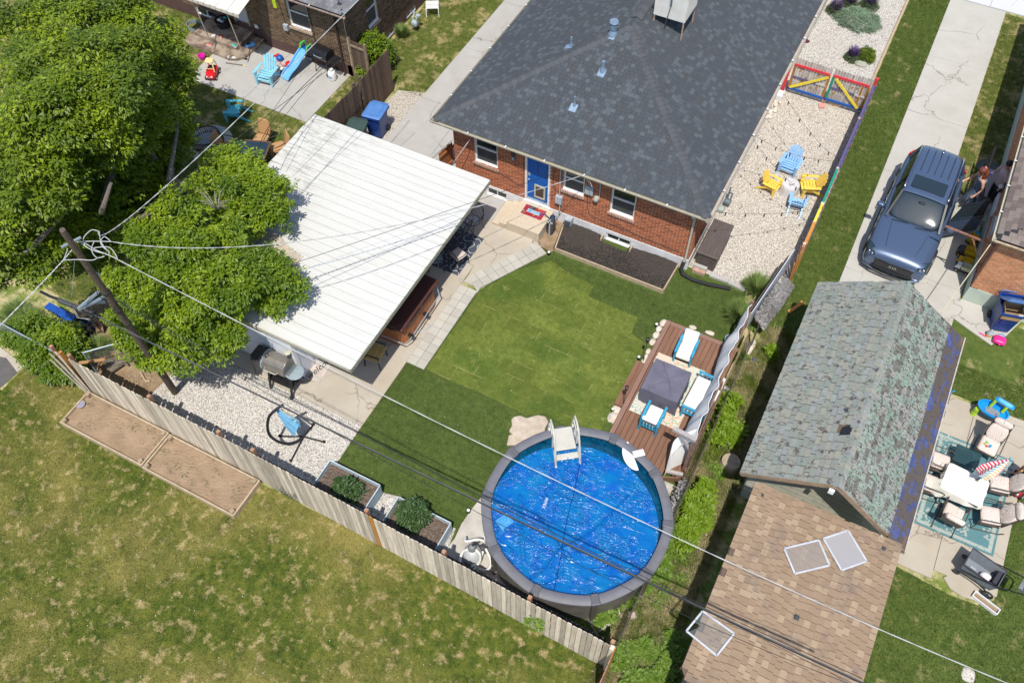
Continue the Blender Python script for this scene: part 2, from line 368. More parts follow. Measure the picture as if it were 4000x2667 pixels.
# paver path
pv = bpy.data.objects.new('paver_path', None); COL.objects.link(pv); pv['kind'] = 'structure'
it = []
for r_ in range(11):
    for c_ in range(2):
        it.append(((-9.12+c_*.29, 11.12+r_*.29, .012), (.28, .28, .05), (random.uniform(-.01,.01),random.uniform(-.01,.01),0)))
d0 = Vector((-9.23,14.48)); d1 = Vector((-8.02,16.64)); dr = (d1-d0).normalized(); nn = Vector((dr.y,-dr.x))
for r_ in range(9):
    for c_ in range(2):
        p = d0 + dr*(.14+r_*.29) + nn*(.145*(2*c_)+.14)
        it.append(((p.x,p.y,.014+.001*c_), (.28,.28,.05), (0,random.uniform(-.01,.01),math.atan2(dr.y,dr.x))))
pieces('paver', pv, m_paver, it)
obj('paver', MB().prism([(-9.24,14.30),(-8.95,14.30),(-8.97,14.35),(-9.22,14.49)],-.01,.036), m_paver, pv); obj('paver', MB().prism([(-8.94,14.30),(-8.67,14.30),(-8.66,14.08),(-8.72,14.2),(-8.96,14.34)],-.01,.037), m_paver, pv)

# grass blades and ground clutter as joined geometry
def inpoly(x, y, P):
    c = np.zeros(len(x), bool); n = len(P)
    for i in range(n):
        x0, y0 = P[i]; x1, y1 = P[(i+1) % n]
        m = ((y0 > y) != (y1 > y)); 
        with np.errstate(divide='ignore', invalid='ignore'): xi = (x1-x0)*(y-y0)/(y1-y0)+x0
        c ^= m & (x < xi)
    return c
def raw(name, V, F, mat, label=None, cat=None, kind='stuff', parent=None, smooth=False):
    me = bpy.data.meshes.new(name); k = F.shape[1]
    me.vertices.add(len(V)); me.vertices.foreach_set('co', V.astype(np.float32).ravel())
    me.loops.add(F.size); me.loops.foreach_set('vertex_index', F.astype(np.int32).ravel())
    me.polygons.add(len(F)); me.polygons.foreach_set('loop_start', np.arange(0, F.size, k, dtype=np.int32))
    me.update(calc_edges=True); me.validate(); me.materials.append(mat)
    o = bpy.data.objects.new(name, me); COL.objects.link(o)
    if kind: o['kind'] = kind
    if parent is not None: o.parent = parent
    if label: o['label'] = label
    if cat: o['category'] = cat
    return o
def sample(P, dens, excl=(), clip=True):
    P = [tuple(p) for p in P]; xs = [p[0] for p in P]; ys = [p[1] for p in P]
    x0, x1, y0, y1 = min(xs), max(xs), min(ys), max(ys)
    n = int((x1-x0)*(y1-y0)*dens); x = rng.uniform(x0, x1, n); y = rng.uniform(y0, y1, n)
    m = inpoly(x, y, P)
    for e in excl: m &= ~inpoly(x, y, e)
    x, y = x[m], y[m]
    if clip:
        D = np.stack([x, y, np.full_like(x, -CAM_H)], 1); cx, cy, cz = (D @ np.array(CR).T).T
        u = cx/cz*FPX; v = cy/cz*FPX; k = (cz > 0) & (np.abs(u) < 2120) & (np.abs(v) < 1450); x, y = x[k], y[k]
    return x, y
def blades(name, P, dens, h, mat, label, excl=(), w=.012, z0=.0):
    x, y = sample(P, dens, excl); n = len(x)
    a = rng.uniform(0, 2*PI, n); hh = h*rng.uniform(.5, 1.3, n); l = rng.uniform(.2, .9, n)*hh; b = rng.uniform(0, 2*PI, n)
    V = np.zeros((n, 3, 3)); V[:,0] = np.stack([x-w/2*np.cos(a), y-w/2*np.sin(a), np.full(n, z0)], 1)
    V[:,1] = np.stack([x+w/2*np.cos(a), y+w/2*np.sin(a), np.full(n, z0)], 1); V[:,2] = np.stack([x+l*np.cos(b), y+l*np.sin(b), z0+hh], 1)
    return raw(name, V.reshape(-1,3), np.arange(3*n).reshape(-1,3), mat, label, 'grass')
cpool = [(-2.77+2.3*math.cos(q), 8.52+2.3*math.sin(q)) for q in np.linspace(0, 2*PI, 30)[:-1]]
deckP = rect(-3.35,-.9,10.8,15.5)
beds = [rect(-16.66,-10.68,4.8,6.0)]
padP = [A('k',*t)[:2] for t in ((1205,1235),(1290,1130),(1350,1000),(1440,870),(1560,720),(1792,330))]+[(-3,8),(-3,6),(-5.3,6)]
blades('grass', L_field, 1500, .045, m_field, 'olive lawn with dry brown patches outside the wooden fence', beds)
blades('grass', L_back, 2400, .042, m_lawn, 'dark green clipped grass of the back yard', [cpool, deckP, padP, L_sod, rect(-9.4,-5.4,6,7.2), rect(-7.5,-3.6,16.6,18.2), rect(-3.5,0,17.8,19)])
blades('grass', L_sod, 2600, .035, m_sod, 'freshly laid light green sod in the middle of the yard', [cpool, deckP])
blades('grass', L_nw, 1200, .06, m_nwlawn, 'patchy grass round the concrete patio of the dark brick house', [rect(-23,-17.6,18,21), rect(-15.95,-9,8.8,16.4)])
blades('grass', L_nw2, 1300, .055, m_nwlawn, 'patchy grass between the driveway and the dark brick house')
blades('grass', L_park, 900, .05, m_park, 'dry yellowish grass beyond the lattice fence')
blades('grass', L_rs, 2000, .06, m_rlawn, 'green grass strip between the painted fence and the driveway')
blades('grass', L_r2, 1500, .06, m_nwlawn, 'patchy grass between the car driveway and the orange brick house')
blades('grass', L_se, 1700, .06, m_rlawn, 'green grass beside the shed and around the furniture patio', [[A('q',*t)[:2] for t in ((420,960),(650,1190),(960,1240),(1080,1000),(600,880))]])
blades('grass', L_rm, 1700, .07, m_rlawn, 'grass between the old shed and the orange brick house', [rect(4.4,6.5,18.2,20.4)])
blades('grass', L_strip, 2600, .20, m_weed, 'tall half dry weeds behind the pool', [cpool], .016)
# ------------------------------------------------------------------ walls of brick with real openings
class Wall:
    def __init__(s, O, t, n, root): s.O = Vector((O[0], O[1], 0)); s.t = Vector((*t, 0)); s.n = Vector((*n, 0)); s.root = root; s.b = root.location
    def P(s, u, z, d=0): return s.O + s.t*u + s.n*d + Vector((0, 0, z)) - s.b
    def box(s, mb, u0, u1, z0, z1, d0, d1):
        c = s.P((u0+u1)/2, (z0+z1)/2, (d0+d1)/2); return mb.box(c, (abs(u1-u0), abs(d1-d0), abs(z1-z0)), Matrix((s.t, s.n, Vector((0,0,1)))).transposed())
    def rot(s): return Matrix((s.t, s.n, Vector((0,0,1)))).transposed()
    def solid(s, name, mat, u0, u1, z0, z1, ops, d0=-.2, d1=0):
        us = sorted({u0, u1, *[q for o in ops for q in o[:2] if u0 < q < u1]}); zs = sorted({z0, z1, *[q for o in ops for q in o[2:4] if z0 < q < z1]})
        mb = MB()
        for a, b in zip(us, us[1:]):
            for c, d in zip(zs, zs[1:]):
                if any(o[0]-1e-6 <= a and b <= o[1]+1e-6 and o[2]-1e-6 <= c and d <= o[3]+1e-6 for o in ops): continue
                s.box(mb, a, b, c, d, d0, d1)
        return obj(name, mb, mat, s.root)
    def bricks(s, mat, u0, u1, z0, z1, ops, L=.215, H=.074, lim=300, d=.010, g=.017):
        it = []; row = 0; z = z0
        while z+H < z1+.01:
            u = u0-(L/2 if row % 2 else 0)
            while u < u1:
                segs = [(max(u, u0), min(u+L, u1))]
                for o in ops:
                    if o[2] < z+H*.6 and o[3] > z+H*.4:
                        ns = []
                        for a, b in segs:
                            if o[0] >= b or o[1] <= a: ns.append((a, b)); continue
                            if o[0] > a: ns.append((a, o[0]))
                            if o[1] < b: ns.append((o[1], b))
                        segs = ns
                for a, b in segs:
                    if b-a > .03: it.append((s.P((a+b)/2, z+H/2, d/2+random.uniform(-.0015,.0015)), (b-a-g, d+.004, H-g), s.rot()))
                u += L
            z += H; row += 1
        pieces('brick', s.root, mat, it, lim, 'brick_field')
    def window(s, u0, u1, z0, z1, fm=None, rec=-.07, split=True, sill=None, curtain=False, slider=False):
        fm = fm or m_wht; f = MB(); w = .045
        s.box(f, u0, u1, z1-w, z1, rec-.03, rec+.03); s.box(f, u0, u1, z0, z0+w, rec-.03, rec+.04)
        s.box(f, u0, u0+w, z0+w, z1-w, rec-.03, rec+.03); s.box(f, u1-w, u1, z0+w, z1-w, rec-.03, rec+.03)
        fo = obj('window', f, fm, s.root); zm = (z0+z1)/2; um = (u0+u1)/2
        m = MB()
        if slider: s.box(m, um-.02, um+.02, z0+w, z1-w, rec-.02, rec+.02)
        elif split: s.box(m, u0+w, u1-w, zm-.022, zm+.022, rec-.015, rec+.035)
        if m.v: obj('sash_bar', m, fm, fo)
        spans = [(u0+w, um, z0+w, z1-w), (um, u1-w, z0+w, z1-w)] if slider else [(u0+w, u1-w, z0+w, zm), (u0+w, u1-w, zm, z1-w)]
        for i, (a, b, c, d) in enumerate(spans):
            p = MB(); s.box(p, a, b, c, d, rec-.012-.004*i, rec-.006-.004*i); obj('pane', p, m_screen if (i == 0 and not slider and split) else m_glass, fo)
        if curtain: p = MB(); s.box(p, u0+w, u1-w, z0+w, z1-w, rec-.06, rec-.05); obj('curtain', p, m_curt, fo)
        b = MB(); s.box(b, u0-.005, u1+.005, z0-.005, z1+.005, -.2, -.165); obj('window_back', b, m_blk, s.root)
        if sill:
            L = (u1-u0)+.12; n = int(L/.075)
            it = [(s.P(u0-.06+(k+.5)*L/n, z0-.055, .018), (L/n-.012, .10, .085), s.rot()) for k in range(n)]
            pieces('sill_brick', s.root, sill, it)
            t = MB(); s.box(t, u0-.01, u1+.01, z0-.012, z0+.006, rec, .012); obj('window_sill', t, m_wht, s.root)
def shingles(root, mat, O, U, V, inside, nu, nv, tw, th, t=.012, lim=300, jit=.12, name='shingle', lift=.0, z=None, skip=0, clip=None, gap=.006):
    """courses of tabs on the plane O + u U + v V (V goes up the slope)"""
    U, V = Vector(U).normalized(), Vector(V).normalized(); N = U.cross(V).normalized()
    X = U
    if N.z < 0: N = -N; X = -U
    Rm = Matrix((X, V, N)).transposed(); it = []
    tilt = Matrix.Rotation((-t/th*.55) if V.z > 0 else (t/th*.55), 3, 'X')
    for j in range(nv):
        u = -tw*random.random()
        while u < nu*tw:
            w = tw*random.uniform(1-jit, 1+jit)
            a, b = u, u+w
            if clip: a, b = max(a, clip[0]), min(b, clip[1])
            if b-a < .03: u += w; continue
            pc = ((a+b)/2, (j+.5)*th)
            if inside(*pc) and random.random() >= skip:
                c = Vector(O)+U*pc[0]+V*pc[1]+N*(t*.5+random.uniform(0, lift))
                it.append((c-root.location, (b-a-gap, th+.012-max(0, gap-.006), t), Rm @ tilt))
            u += w
    pieces(name, root, mat, it, lim, name+'_field')
def shmat(name, cols, rough=.85, patch=None, psc=2, pf=(.5,.6), grit=.15):
    t = NT(name); r = t.rnd()
    c = t.ramp(r, *[(i/len(cols), c) for i, c in enumerate(cols)]); c.node.color_ramp.interpolation = 'CONSTANT'
    if patch:
        for i, pc in enumerate(patch): c = t.mix(t.ramp(t.noise(psc*(1+.9*i), 6, .72), (pf[0], 0), (pf[1], 1)), c, pc)
    c = t.val(c, t.ramp(t.noise(55, 2, .8), (.2, 1-grit), (.8, 1+grit)))
    t.bump(t.noise(130, 2, .8), .5, .006)
    return t.out(c, rough, 0, .3)
m_brick = M('red_brick', (.42,.150,.072), .85, (.34,.112,.056), 9, rnd=.25, bump=.3, bsc=90, spec=.2)
m_mort = M('mortar', (.66,.55,.43), .95, (.46,.37,.29), 6, bump=.3)
m_sill = M('sill_brick', (.36,.19,.13), .9, (.44,.30,.24), 7, rnd=.15)
m_asph = shmat('slate_grey_shingle', [(.060,.068,.078),(.066,.074,.084),(.057,.064,.074),(.062,.070,.080),(.086,.099,.112),(.062,.065,.070),(.059,.066,.076),(.076,.087,.099)], .9, grit=.2)
m_ridge = shmat('ridge_shingle', [(.078,.083,.092),(.070,.076,.085),(.084,.088,.096)], .9)
m_roofbase = M('roof_underlay', (.03,.033,.038), .9)
m_trim = M('cream_trim', (.50,.47,.38), .55, (.42,.39,.30), 6)
m_found = M('white_foundation', (.72,.72,.73), .8, (.60,.59,.58), 3)
# ------------------------------------------------------------------ main house
hs = thing('brick_house', 'red brick house with dark grey hipped shingle roof and blue back door', 'house', (-7.4, 22, 0))
HX0, HX1, HY = -11.5, -3.35, 17.9
S = Wall((0, HY), (1, 0), (0, -1), hs); hb = hs.location
ops = [(-10.74,-9.93,1.33,2.57),(-8.95,-8.09,.42,2.47),(-7.64,-6.95,1.52,2.51),(-6.05,-5.27,1.30,2.48)]
S.solid('wall', m_mort, HX0, HX1, .46, 2.85, ops)
S.bricks(m_brick, HX0, HX1, .465, 2.78, ops)
S.solid('foundation', m_found, HX0-.01, HX1+.01, -.1, .46, [(-6.06,-5.22,.03,.33),(-10.35,-9.6,.03,.36),(-8.95,-8.09,.42,.46)], -.2, .03)
S.window(-10.74,-9.93,1.33,2.57, sill=m_sill); S.window(-7.64,-6.95,1.52,2.51, sill=m_sill); S.window(-6.05,-5.27,1.30,2.48, sill=m_sill)
S.window(-6.06,-5.22,.03,.33, slider=True, rec=-.04); S.window(-10.35,-9.6,.03,.36, slider=True, rec=-.04)
E_ = Wall((HX1, 0), (0, 1), (1, 0), hs)
E_.solid('wall', m_mort, HY, 42, .46, 2.85, [], -.2, 0); E_.bricks(m_brick, HY, 24, .465, 2.78, [], lim=40)
E_.solid('foundation', m_found, HY, 42, -.1, .46, [], -.2, .03)
W_ = Wall((HX0, 0), (0, 1), (-1, 0), hs); W_.solid('wall', m_brick, HY, 42, -.1, 2.85, [], -.2, 0)
# door
d = MB(); S.box(d, -8.89,-8.15,.45,2.41,-.09,-.05); blue = M('blue_door_paint', (.002,.105,.42), .5, (.002,.09,.38), 3, spec=.25)
do = obj('door', d, blue, hs)
pn = MB()
for u0,u1,z0,z1 in ((-8.82,-8.55,1.72,2.3),(-8.49,-8.22,1.72,2.3),(-8.82,-8.55,1.38,1.62),(-8.49,-8.22,1.38,1.62)): S.box(pn,u0,u1,z0,z1,-.05,-.038)
obj('door_panel', pn, blue, do)
fr = MB()
for q in ((-8.95,-8.89,.42,2.47),(-8.15,-8.09,.42,2.47),(-8.89,-8.15,2.41,2.47)): S.box(fr,*q,-.1,.02)
S.box(fr,-9.0,-8.04,.40,.45,-.1,.05); obj('door_frame', fr, m_wht, hs)
k = MB(); S.box(k,-8.88,-8.16,.45,.55,-.049,-.035); obj('kick_plate', k, m_galv, do)
k = MB()
for q in ((-8.64,-8.59,.66,1.22),(-8.31,-8.26,.66,1.22),(-8.59,-8.31,.66,.72),(-8.59,-8.31,1.16,1.22)): S.box(k,*q,-.05,-.02)
pd = obj('pet_door', k, m_trim, do); k = MB(); S.box(k,-8.59,-8.31,.72,1.16,-.049,-.035); obj('pet_flap', k, M('brown_flap', (.07,.05,.035), .5), do)
k = MB(); k.ball(S.P(-8.82,1.38,0), .03, 8, 5); k.cyl(S.P(-8.82,1.38,-.05), S.P(-8.82,1.38,-.01), .018); obj('door_handle', k, m_galv, do, True)
k = MB(); S.box(k,-8.86,-8.79,1.52,1.66,-.05,-.025); obj('door_lock', k, m_galv, do)
# roof
EZ, RZ = 2.9, 4.82; ex0, ex1, ey0, ey1, rx = -11.92, -3.02, 17.5, 46.0, -7.47; ry = ey0+(rx-ex0)
c = [Vector(q)-hb for q in ((ex0,ey0,EZ),(ex1,ey0,EZ),(ex1,ey1,EZ),(ex0,ey1,EZ),(rx,ry,RZ),(rx,ey1,RZ))]
rb = MB().add(c, [(0,1,4),(1,2,5,4),(4,5,3,0),(0,3,2,1),(3,5,2)]); obj('roof', rb, m_roofbase, hs)
sl_ = math.hypot(rx-ex0, RZ-EZ); hw = rx-ex0
ins = lambda u, v: 0 <= u <= 2*hw and v <= sl_ and v*hw/sl_+.03 < u < 2*hw-v*hw/sl_-.03
TW, TH = .15, .128
shingles(hs, m_asph, (ex0,ey0-.01,EZ), (1,0,0), (0,hw,RZ-EZ), ins, int(2*hw/TW)+1, int(sl_/TH)+1, TW, TH, lim=300, jit=.35)
Lr = 34-ey0
ins2 = lambda u, v: u <= Lr+2 and v <= sl_ and v*hw/sl_+.03 < u
shingles(hs, m_asph, (ex1+.01,ey0,EZ), (0,1,0), (-hw,0,RZ-EZ), ins2, int((Lr+2)/TW), int(sl_/TH)+1, TW, TH, lim=0, jit=.35)
shingles(hs, m_asph, (ex0-.01,ey0,EZ), (0,1,0), (hw,0,RZ-EZ), ins2, int((Lr+2)/TW), int(sl_/TH)+1, TW, TH, lim=0, jit=.35)
def caps(p0, p1, n0, step=.155, w=.135, lift=.03, root=hs, mat=m_ridge):
    p0, p1 = Vector(p0), Vector(p1); d = (p1-p0); L = d.length; d.normalize(); n = int(L/step); side = d.cross(Vector((0,0,1))).normalized(); nrm = side.cross(d)
    first = None
    for s_ in range(n):
        a = p0+d*(s_*step); b = a+d*(step+.04); m = MB()
        o = nrm*(lift+.012); lo = nrm*(lift)
        drop = nrm*(-w*.42)
        vs = [a-side*w+drop+o, a+o*1.15, a+side*w+drop+o, b-side*w+drop+lo, b+lo*1.1, b+side*w+drop+lo]
        vs2 = [v-nrm*.012 for v in vs]
        m.add([v-root.location for v in vs+vs2], [(0,1,4,3),(1,2,5,4),(9,10,7,6),(10,11,8,7),(6,7,1,0),(7,8,2,1),(3,4,10,9),(4,5,11,10),(0,3,9,6),(2,8,11,5)])
        obj('ridge_cap', m, mat, root)
caps((ex0,ey0,EZ), (rx,ry,RZ), 0); caps((ex1,ey0,EZ), (rx,ry,RZ), 0); caps((rx,34,RZ), (rx,ry+.3,RZ), 0, lift=.05, w=.17, step=.2)
# eaves: fascia, soffit and gutters
f = MB(); f.bb(ex0+.03-hb.x,ex1-.03-hb.x,ey0+.02-hb.y,ey0+.05-hb.y,2.72,2.885); f.bb(ex1-.05-hb.x,ex1-.02-hb.x,ey0+.05-hb.y,ey1-hb.y,2.72,2.885); f.bb(ex0+.02-hb.x,ex0+.05-hb.x,ey0+.05-hb.y,ey1-hb.y,2.72,2.885)
obj('fascia', f, M('weathered_fascia',(.42,.33,.28),.7,(.50,.45,.38),14), hs)
f = MB(); f.bb(ex0+.05-hb.x,ex1-.05-hb.x,ey0+.05-hb.y,HY+.02-hb.y,2.77,2.79); f.bb(HX1-hb.x,ex1-.05-hb.x,HY+.03-hb.y,ey1-hb.y,2.77,2.79); f.bb(ex0+.05-hb.x,HX0-hb.x,HY+.03-hb.y,ey1-hb.y,2.77,2.79); obj('soffit', f, m_wht, hs)
def gutter(p0, p1, side, root, mat, hang=1.1):
    p0, p1, side = Vector(p0)-root.location, Vector(p1)-root.location, Vector(side); m = MB(); w, h = .11, .10; Z = Vector((0,0,1))
    prof = [(0,0),(0,-h),(w*.75,-h),(w,-h*.4),(w,.0),(w-.012,.0),(w-.012,-h*.4),(w*.72,-h+.01),(.008,-h+.01),(.008,0)]
    vs = [p0+side*a+Z*b for a, b in prof]+[p1+side*a+Z*b for a, b in prof]; n = len(prof)
    m.add(vs, [(i,(i+1)%n,(i+1)%n+n,i+n) for i in range(n)]+[tuple(range(n))[::-1],tuple(range(n,2*n))]); g = obj('gutter', m, mat, root)
    L = (p1-p0).length; d = (p1-p0).normalized(); k = int(L/hang)
    for i in range(1, k): 
        b = MB(); b.bar(p0+d*(i*L/k)+Z*.006, p0+d*(i*L/k)+side*w+Z*.004, .035, .008); obj('gutter_hanger', b, m_wht, g)
gutter((ex0-.06,ey0+.015,2.885),(ex1+.09,ey0+.015,2.885),(0,-1,0),hs,m_trim,1.15)
mg2 = M('tan_gutter', (.50,.44,.38), .5, (.42,.36,.30), 5)
gutter((ex1-.015,ey1,2.885),(ex1-.015,ey0-.09,2.885),(1,0,0),hs,mg2,1.25)
gutter((ex0+.015,ey0-.09,2.885),(ex0+.015,ey1,2.885),(-1,0,0),hs,m_trim,1.25)
# wall fittings
k = MB(); k.tube([Vector(q)-hb for q in ((-3.43,17.46,2.8),(-3.43,17.5,2.68),(-3.43,17.80,2.56),(-3.43,17.84,.55),(-3.44,17.8,.42))], .038, 8); obj('downspout', k, m_trim, hs, True)
k = MB(); k.tube([Vector(q)-hb for q in ((-3.44,17.8,.42),(-3.45,17.7,.2),(-3.35,17.6,.09),(-3.0,17.55,.07),(-2.5,17.6,.07),(-2.0,17.72,.06),(-1.85,17.75,.06))], .062, 10); obj('drain_hose', k, m_blkr, hs, True)
k = MB(); S.box(k,-9.40,-9.30,2.16,2.33,.0,.09); ld = obj('wall_lamp', k, m_dkgr, hs); k = MB(); S.box(k,-9.39,-9.31,2.02,2.16,.02,.08); obj('lamp_glass', k, m_galv, ld)
k = MB(); S.box(k,-7.84,-7.62,.9,1.2,.0,.12); jb = obj('junction_box', k, m_grey, hs); k = MB(); k.tube([S.P(-7.73,1.2,.05),S.P(-7.73,2.75,.05)], .018); k.tube([S.P(-7.7,.9,.05),S.P(-7.7,.35,.05)], .022); obj('conduit', k, m_grey, jb)
k = MB(); S.box(k,-6.89,-6.62,1.76,2.08,0,.11); obj('telephone_box', k, m_grey, hs, bevel=.01)
k = MB(); k.cyl(S.P(-6.5,1.68,0), S.P(-6.5,1.68,.13), .10, .085, 14); mt = obj('electric_meter', k, m_trim, hs, True); k = MB(); k.tube([S.P(-6.42,1.75,.04),S.P(-6.42,2.75,.04)], .02); k.cyl(S.P(-6.5,1.68,.13), S.P(-6.5,1.68,.16), .06, .05, 12); obj('conduit', k, m_grey, mt)
wire = MB(); wire.tube([S.P(*q) for q in ((-9.9,1.2,.02),(-9.6,1.12,.02),(-9.2,.98,.02),(-9.02,.97,.02),(-9.0,1.4,.02),(-9.0,2.4,.02))], .008, 4); wire.tube([S.P(*q) for q in ((-6.8,1.75,.02),(-6.78,1.1,.02),(-6.7,.85,.02),(-6.3,.78,.02),(-5,.72,.02),(-3.7,.66,.02))], .008, 4); wire.tube([S.P(*q) for q in ((-7.95,2.6,.02),(-7.98,1.6,.02),(-7.9,1.35,.02),(-7.2,1.3,.02),(-6.7,1.35,.02))], .008, 4)
obj('cable_on_wall', wire, m_blk, hs)
k = MB(); S.box(k,-7.42,-7.20,.22,.50,.03,.26)
vb = obj('vent_box', k, m_grey, hs)
for z in range(5): k = MB(); S.box(k,-7.41,-7.21,.25+z*.045,.265+z*.045,.26,.275); obj('louvre', k, m_dkgr, vb)
# vents on the roof
m_vent = M('galvanised_vent', (.33,.44,.55), .4, (.22,.30,.38), 8, metal=.5); m_flash = M('blue_grey_flashing', (.26,.36,.48), .5, (.20,.29,.40), 5, metal=.3)
def rz_(y): return EZ+(y-ey0)*(RZ-EZ)/hw
def vent(x, y, h, r, cap=False, face=0):
    if face == 0: z = rz_(y); slope = (0, 1, (RZ-EZ)/hw)
    else: z = EZ+(x-ex0)*(RZ-EZ)/hw; slope = (1, 0, (RZ-EZ)/hw)
    n = Vector((-slope[0]*slope[2], -slope[1]*slope[2], 1)).normalized(); b = Vector((x,y,z))-hb
    u = Vector(slope).normalized(); s_ = u.cross(n)
    fl = MB().box(b-u*.07+n*.026, (.22,.26,.006), Matrix((s_,u,n)).transposed()); fl.cyl(b, b+Vector((0,0,.16)), r*1.7, r*1.05, 14)
    f_ = obj('vent_pipe', fl, m_flash, hs)
    p = MB(); p.cyl(b, b+Vector((0,0,h)), r, r, 12)
    if cap:
        p.cyl(b+Vector((0,0,h*.45)), b+Vector((0,0,h*.8)), r*1.4, r*1.5, 14); p.cyl(b+Vector((0,0,h)), b+Vector((0,0,h+.05)), r*1.75, r*1.5, 16)
    obj('pipe', p, m_vent, f_, True)
vent(-7.87,21.55,.42,.085,True); vent(-7.66,20.42,.36,.06); vent(-7.99,19.2,.36,.035); vent(-8.98,21.0,.36,.035,face=1)
# ------------------------------------------------------------------ cooler on the roof
cz = 4.72; cl = thing('evaporative_cooler', 'white box cooler standing on rusty legs on the grey shingle roof', 'cooler', (-6.55,23.15,cz))
m_cool = M('cooler_paint', (.70,.69,.66), .5, (.62,.60,.56), 3)
k = MB().bb(-.52,.50,-.45,.60,.14,1.06); obj('casing', k, m_cool, cl, bevel=.015)
k = MB().bb(-.55,.53,-.48,.63,1.06,1.10); obj('lid', k, m_cool, cl)
for i in range(9): k = MB().bb(.50,.515,-.38+i*.1,-.33+i*.1,.2,1.0); obj('louvre', k, m_cool, cl)
m_rust = M('rusty_steel', (.42,.38,.33), .8, (.33,.15,.05), 14)
for x,y,b in ((.46,-.42,-.62),(.46,.56,-.62),(-.48,-.42,-.2),(-.48,.56,-.2)): k = MB().bb(x-.02,x+.02,y-.02,y+.02,b,.35); obj('leg', k, m_rust, cl)
k = MB(); k.tube([(-.02,-.46,.95),(.0,-.48,.6),(-.05,-.5,.2),(-.1,-.5,-.2)], .014, 5); obj('hose', k, m_dkgr, cl)
k = MB(); k.bb(-.05,.03,-.47,-.452,.6,.95); obj('label_plate', k, m_galv, cl)
# ------------------------------------------------------------------ back steps, mats and small things by the wall
m_step = M('sand_concrete', (.56,.475,.36), .9, (.50,.42,.31), 12, bump=.3, bsc=120, spec=.15)
st = thing('back_steps', 'low concrete stoop with two side steps below the blue door', 'steps', (-8.4,17.25,0))
obj('landing', MB().bb(-.64,.5,-.47,.60,-.02,.40), m_step, st, bevel=.01); obj('step', MB().bb(-.92,-.645,-.47,.60,-.02,.26), m_step, st, bevel=.01); obj('step', MB().bb(-1.18,-.925,-.47,.60,-.02,.13), m_step, st, bevel=.01)
t = NT('floral_doormat'); v = t.scl(None, (1,1,0)); cc = t.vor(9, out='Color', vec=v); dd = t.vor(9, vec=v); x_, y_, z_ = t.sep(cc)
col = t.ramp(x_, (0,(.45,.01,.03)), (.3,(.01,.09,.12)), (.5,(.55,.05,.06)), (.7,(.5,.28,.03)), (.85,(.35,.02,.16))); col.node.color_ramp.interpolation = 'CONSTANT'
sp = t.math('MULTIPLY', t.ramp(t.math('SINE', t.math('MULTIPLY', dd, 70)), (.3,0),(.7,1)), 1.0)
m_fmat = t.out(t.mix(sp, col, (.02,.015,.02)), .9)
mt = thing('welcome_mat', 'red and teal floral doormat reading WELCOME on the concrete stoop', 'doormat', (-8.46,17.535,.402))
obj('mat', MB().bb(-.36,.36,-.21,.21,0,.014), m_fmat, mt); obj('name_band', MB().bb(-.22,.22,-.075,.06,.0145,.018), M('pale_blue',(.35,.58,.70),.8), mt)
text('WELCOME', .115, (0,-.008,.019), (0,0,0), M('navy_print',(.02,.06,.16),.8), mt, ext=.001)
hr = thing('hose_reel', 'coiled black garden hose hanging on a stand by the steps', 'garden hose', (-7.72,17.3,0))
for i in range(7):
    k = MB(); n = 18; rr = .20+.008*random.random(); k.tube([(rr*.55*math.cos(2*PI*j/n)+random.uniform(-.006,.006), -.10+i*.03, .36+rr*1.5*math.sin(2*PI*j/n)) for j in range(n+1)], .011, 5); obj('hose_coil', k, m_dkgr, hr, True)
obj('stand', MB().bb(-.02,.02,-.13,-.09,0,.75).bb(-.10,.10,-.13,-.11,.6,.66), m_grey, hr)
wc = thing('watering_can', 'dark blue watering can beside the hose reel', 'watering can', (-7.78,17.52,.35)); m_wc = M('dark_blue_plastic',(.02,.06,.13),.4)
obj('can', MB().lathe([(.09,0),(.10,.02),(.085,.2),(.07,.22)], n=16), m_wc, wc, True); obj('spout', MB().tube([(-.08,0,.04),(-.2,-.02,.17),(-.26,-.03,.2)],[.02,.012,.025],8), m_wc, wc, True); obj('handle', MB().tube([(.08,0,.05),(.17,0,.14),(.12,0,.26),(0,0,.27)],.01,6), m_wc, wc, True)
lh = tag(obj('hose_end', MB().tube([(-7.95+.13*math.cos(q),16.72+.08*math.sin(q),.03) for q in np.linspace(0,6.6,20)], .012, 5), m_dkgr, None, True), 'short loop of grey hose lying on the dirt by the mulch bed', 'hose')
poly('dirt_patch', [A('u',*q)[:2] for q in ((1745,600),(1900,680),(1790,1010),(1740,1060),(1510,940),(1580,900))], .03, m_dirt2)
m_board = M('weathered_board', (.47,.375,.26), .85, (.38,.29,.19), 8, stretch=(1,1,1), bump=.3, spec=.2)
mb_ = thing('mulch_bed', 'timber edged bed of black mulch along the brick wall', 'garden bed', (-5.4,17.3,0))
for i,(a,b) in enumerate(((-1.86,0.0),(0.01,1.78))): obj('edging_board', MB().bb(a,b,-.62,-.58,-.02,.16), m_board, mb_)
obj('edging_board', MB().bar((-1.88,-.60,.07),(-2.08,.47,.07),.04,.18), m_board, mb_); obj('edging_board', MB().bar((1.76,-.60,.07),(1.80,.55,.07),.04,.18), m_board, mb_)
def hummock(nu, nv, f): return MB().grid(nu, nv, f)
obj('mulch', MB().grid(70,26,lambda u,v:(-1.96+3.74*u+(.0-.16*v)*(1-u), -.58+1.12*v, .07+.10*v+.05*math.sin(9*u)*v+random.uniform(-.014,.018)-(.16 if (-.70<-1.96+3.74*u<.22 and v>.82) else 0))), m_mulch, mb_)
for x in (-.74,.25): obj('edging_board', MB().bb(x-.02,x+.02,.33,.56,0,.24), m_board, mb_)
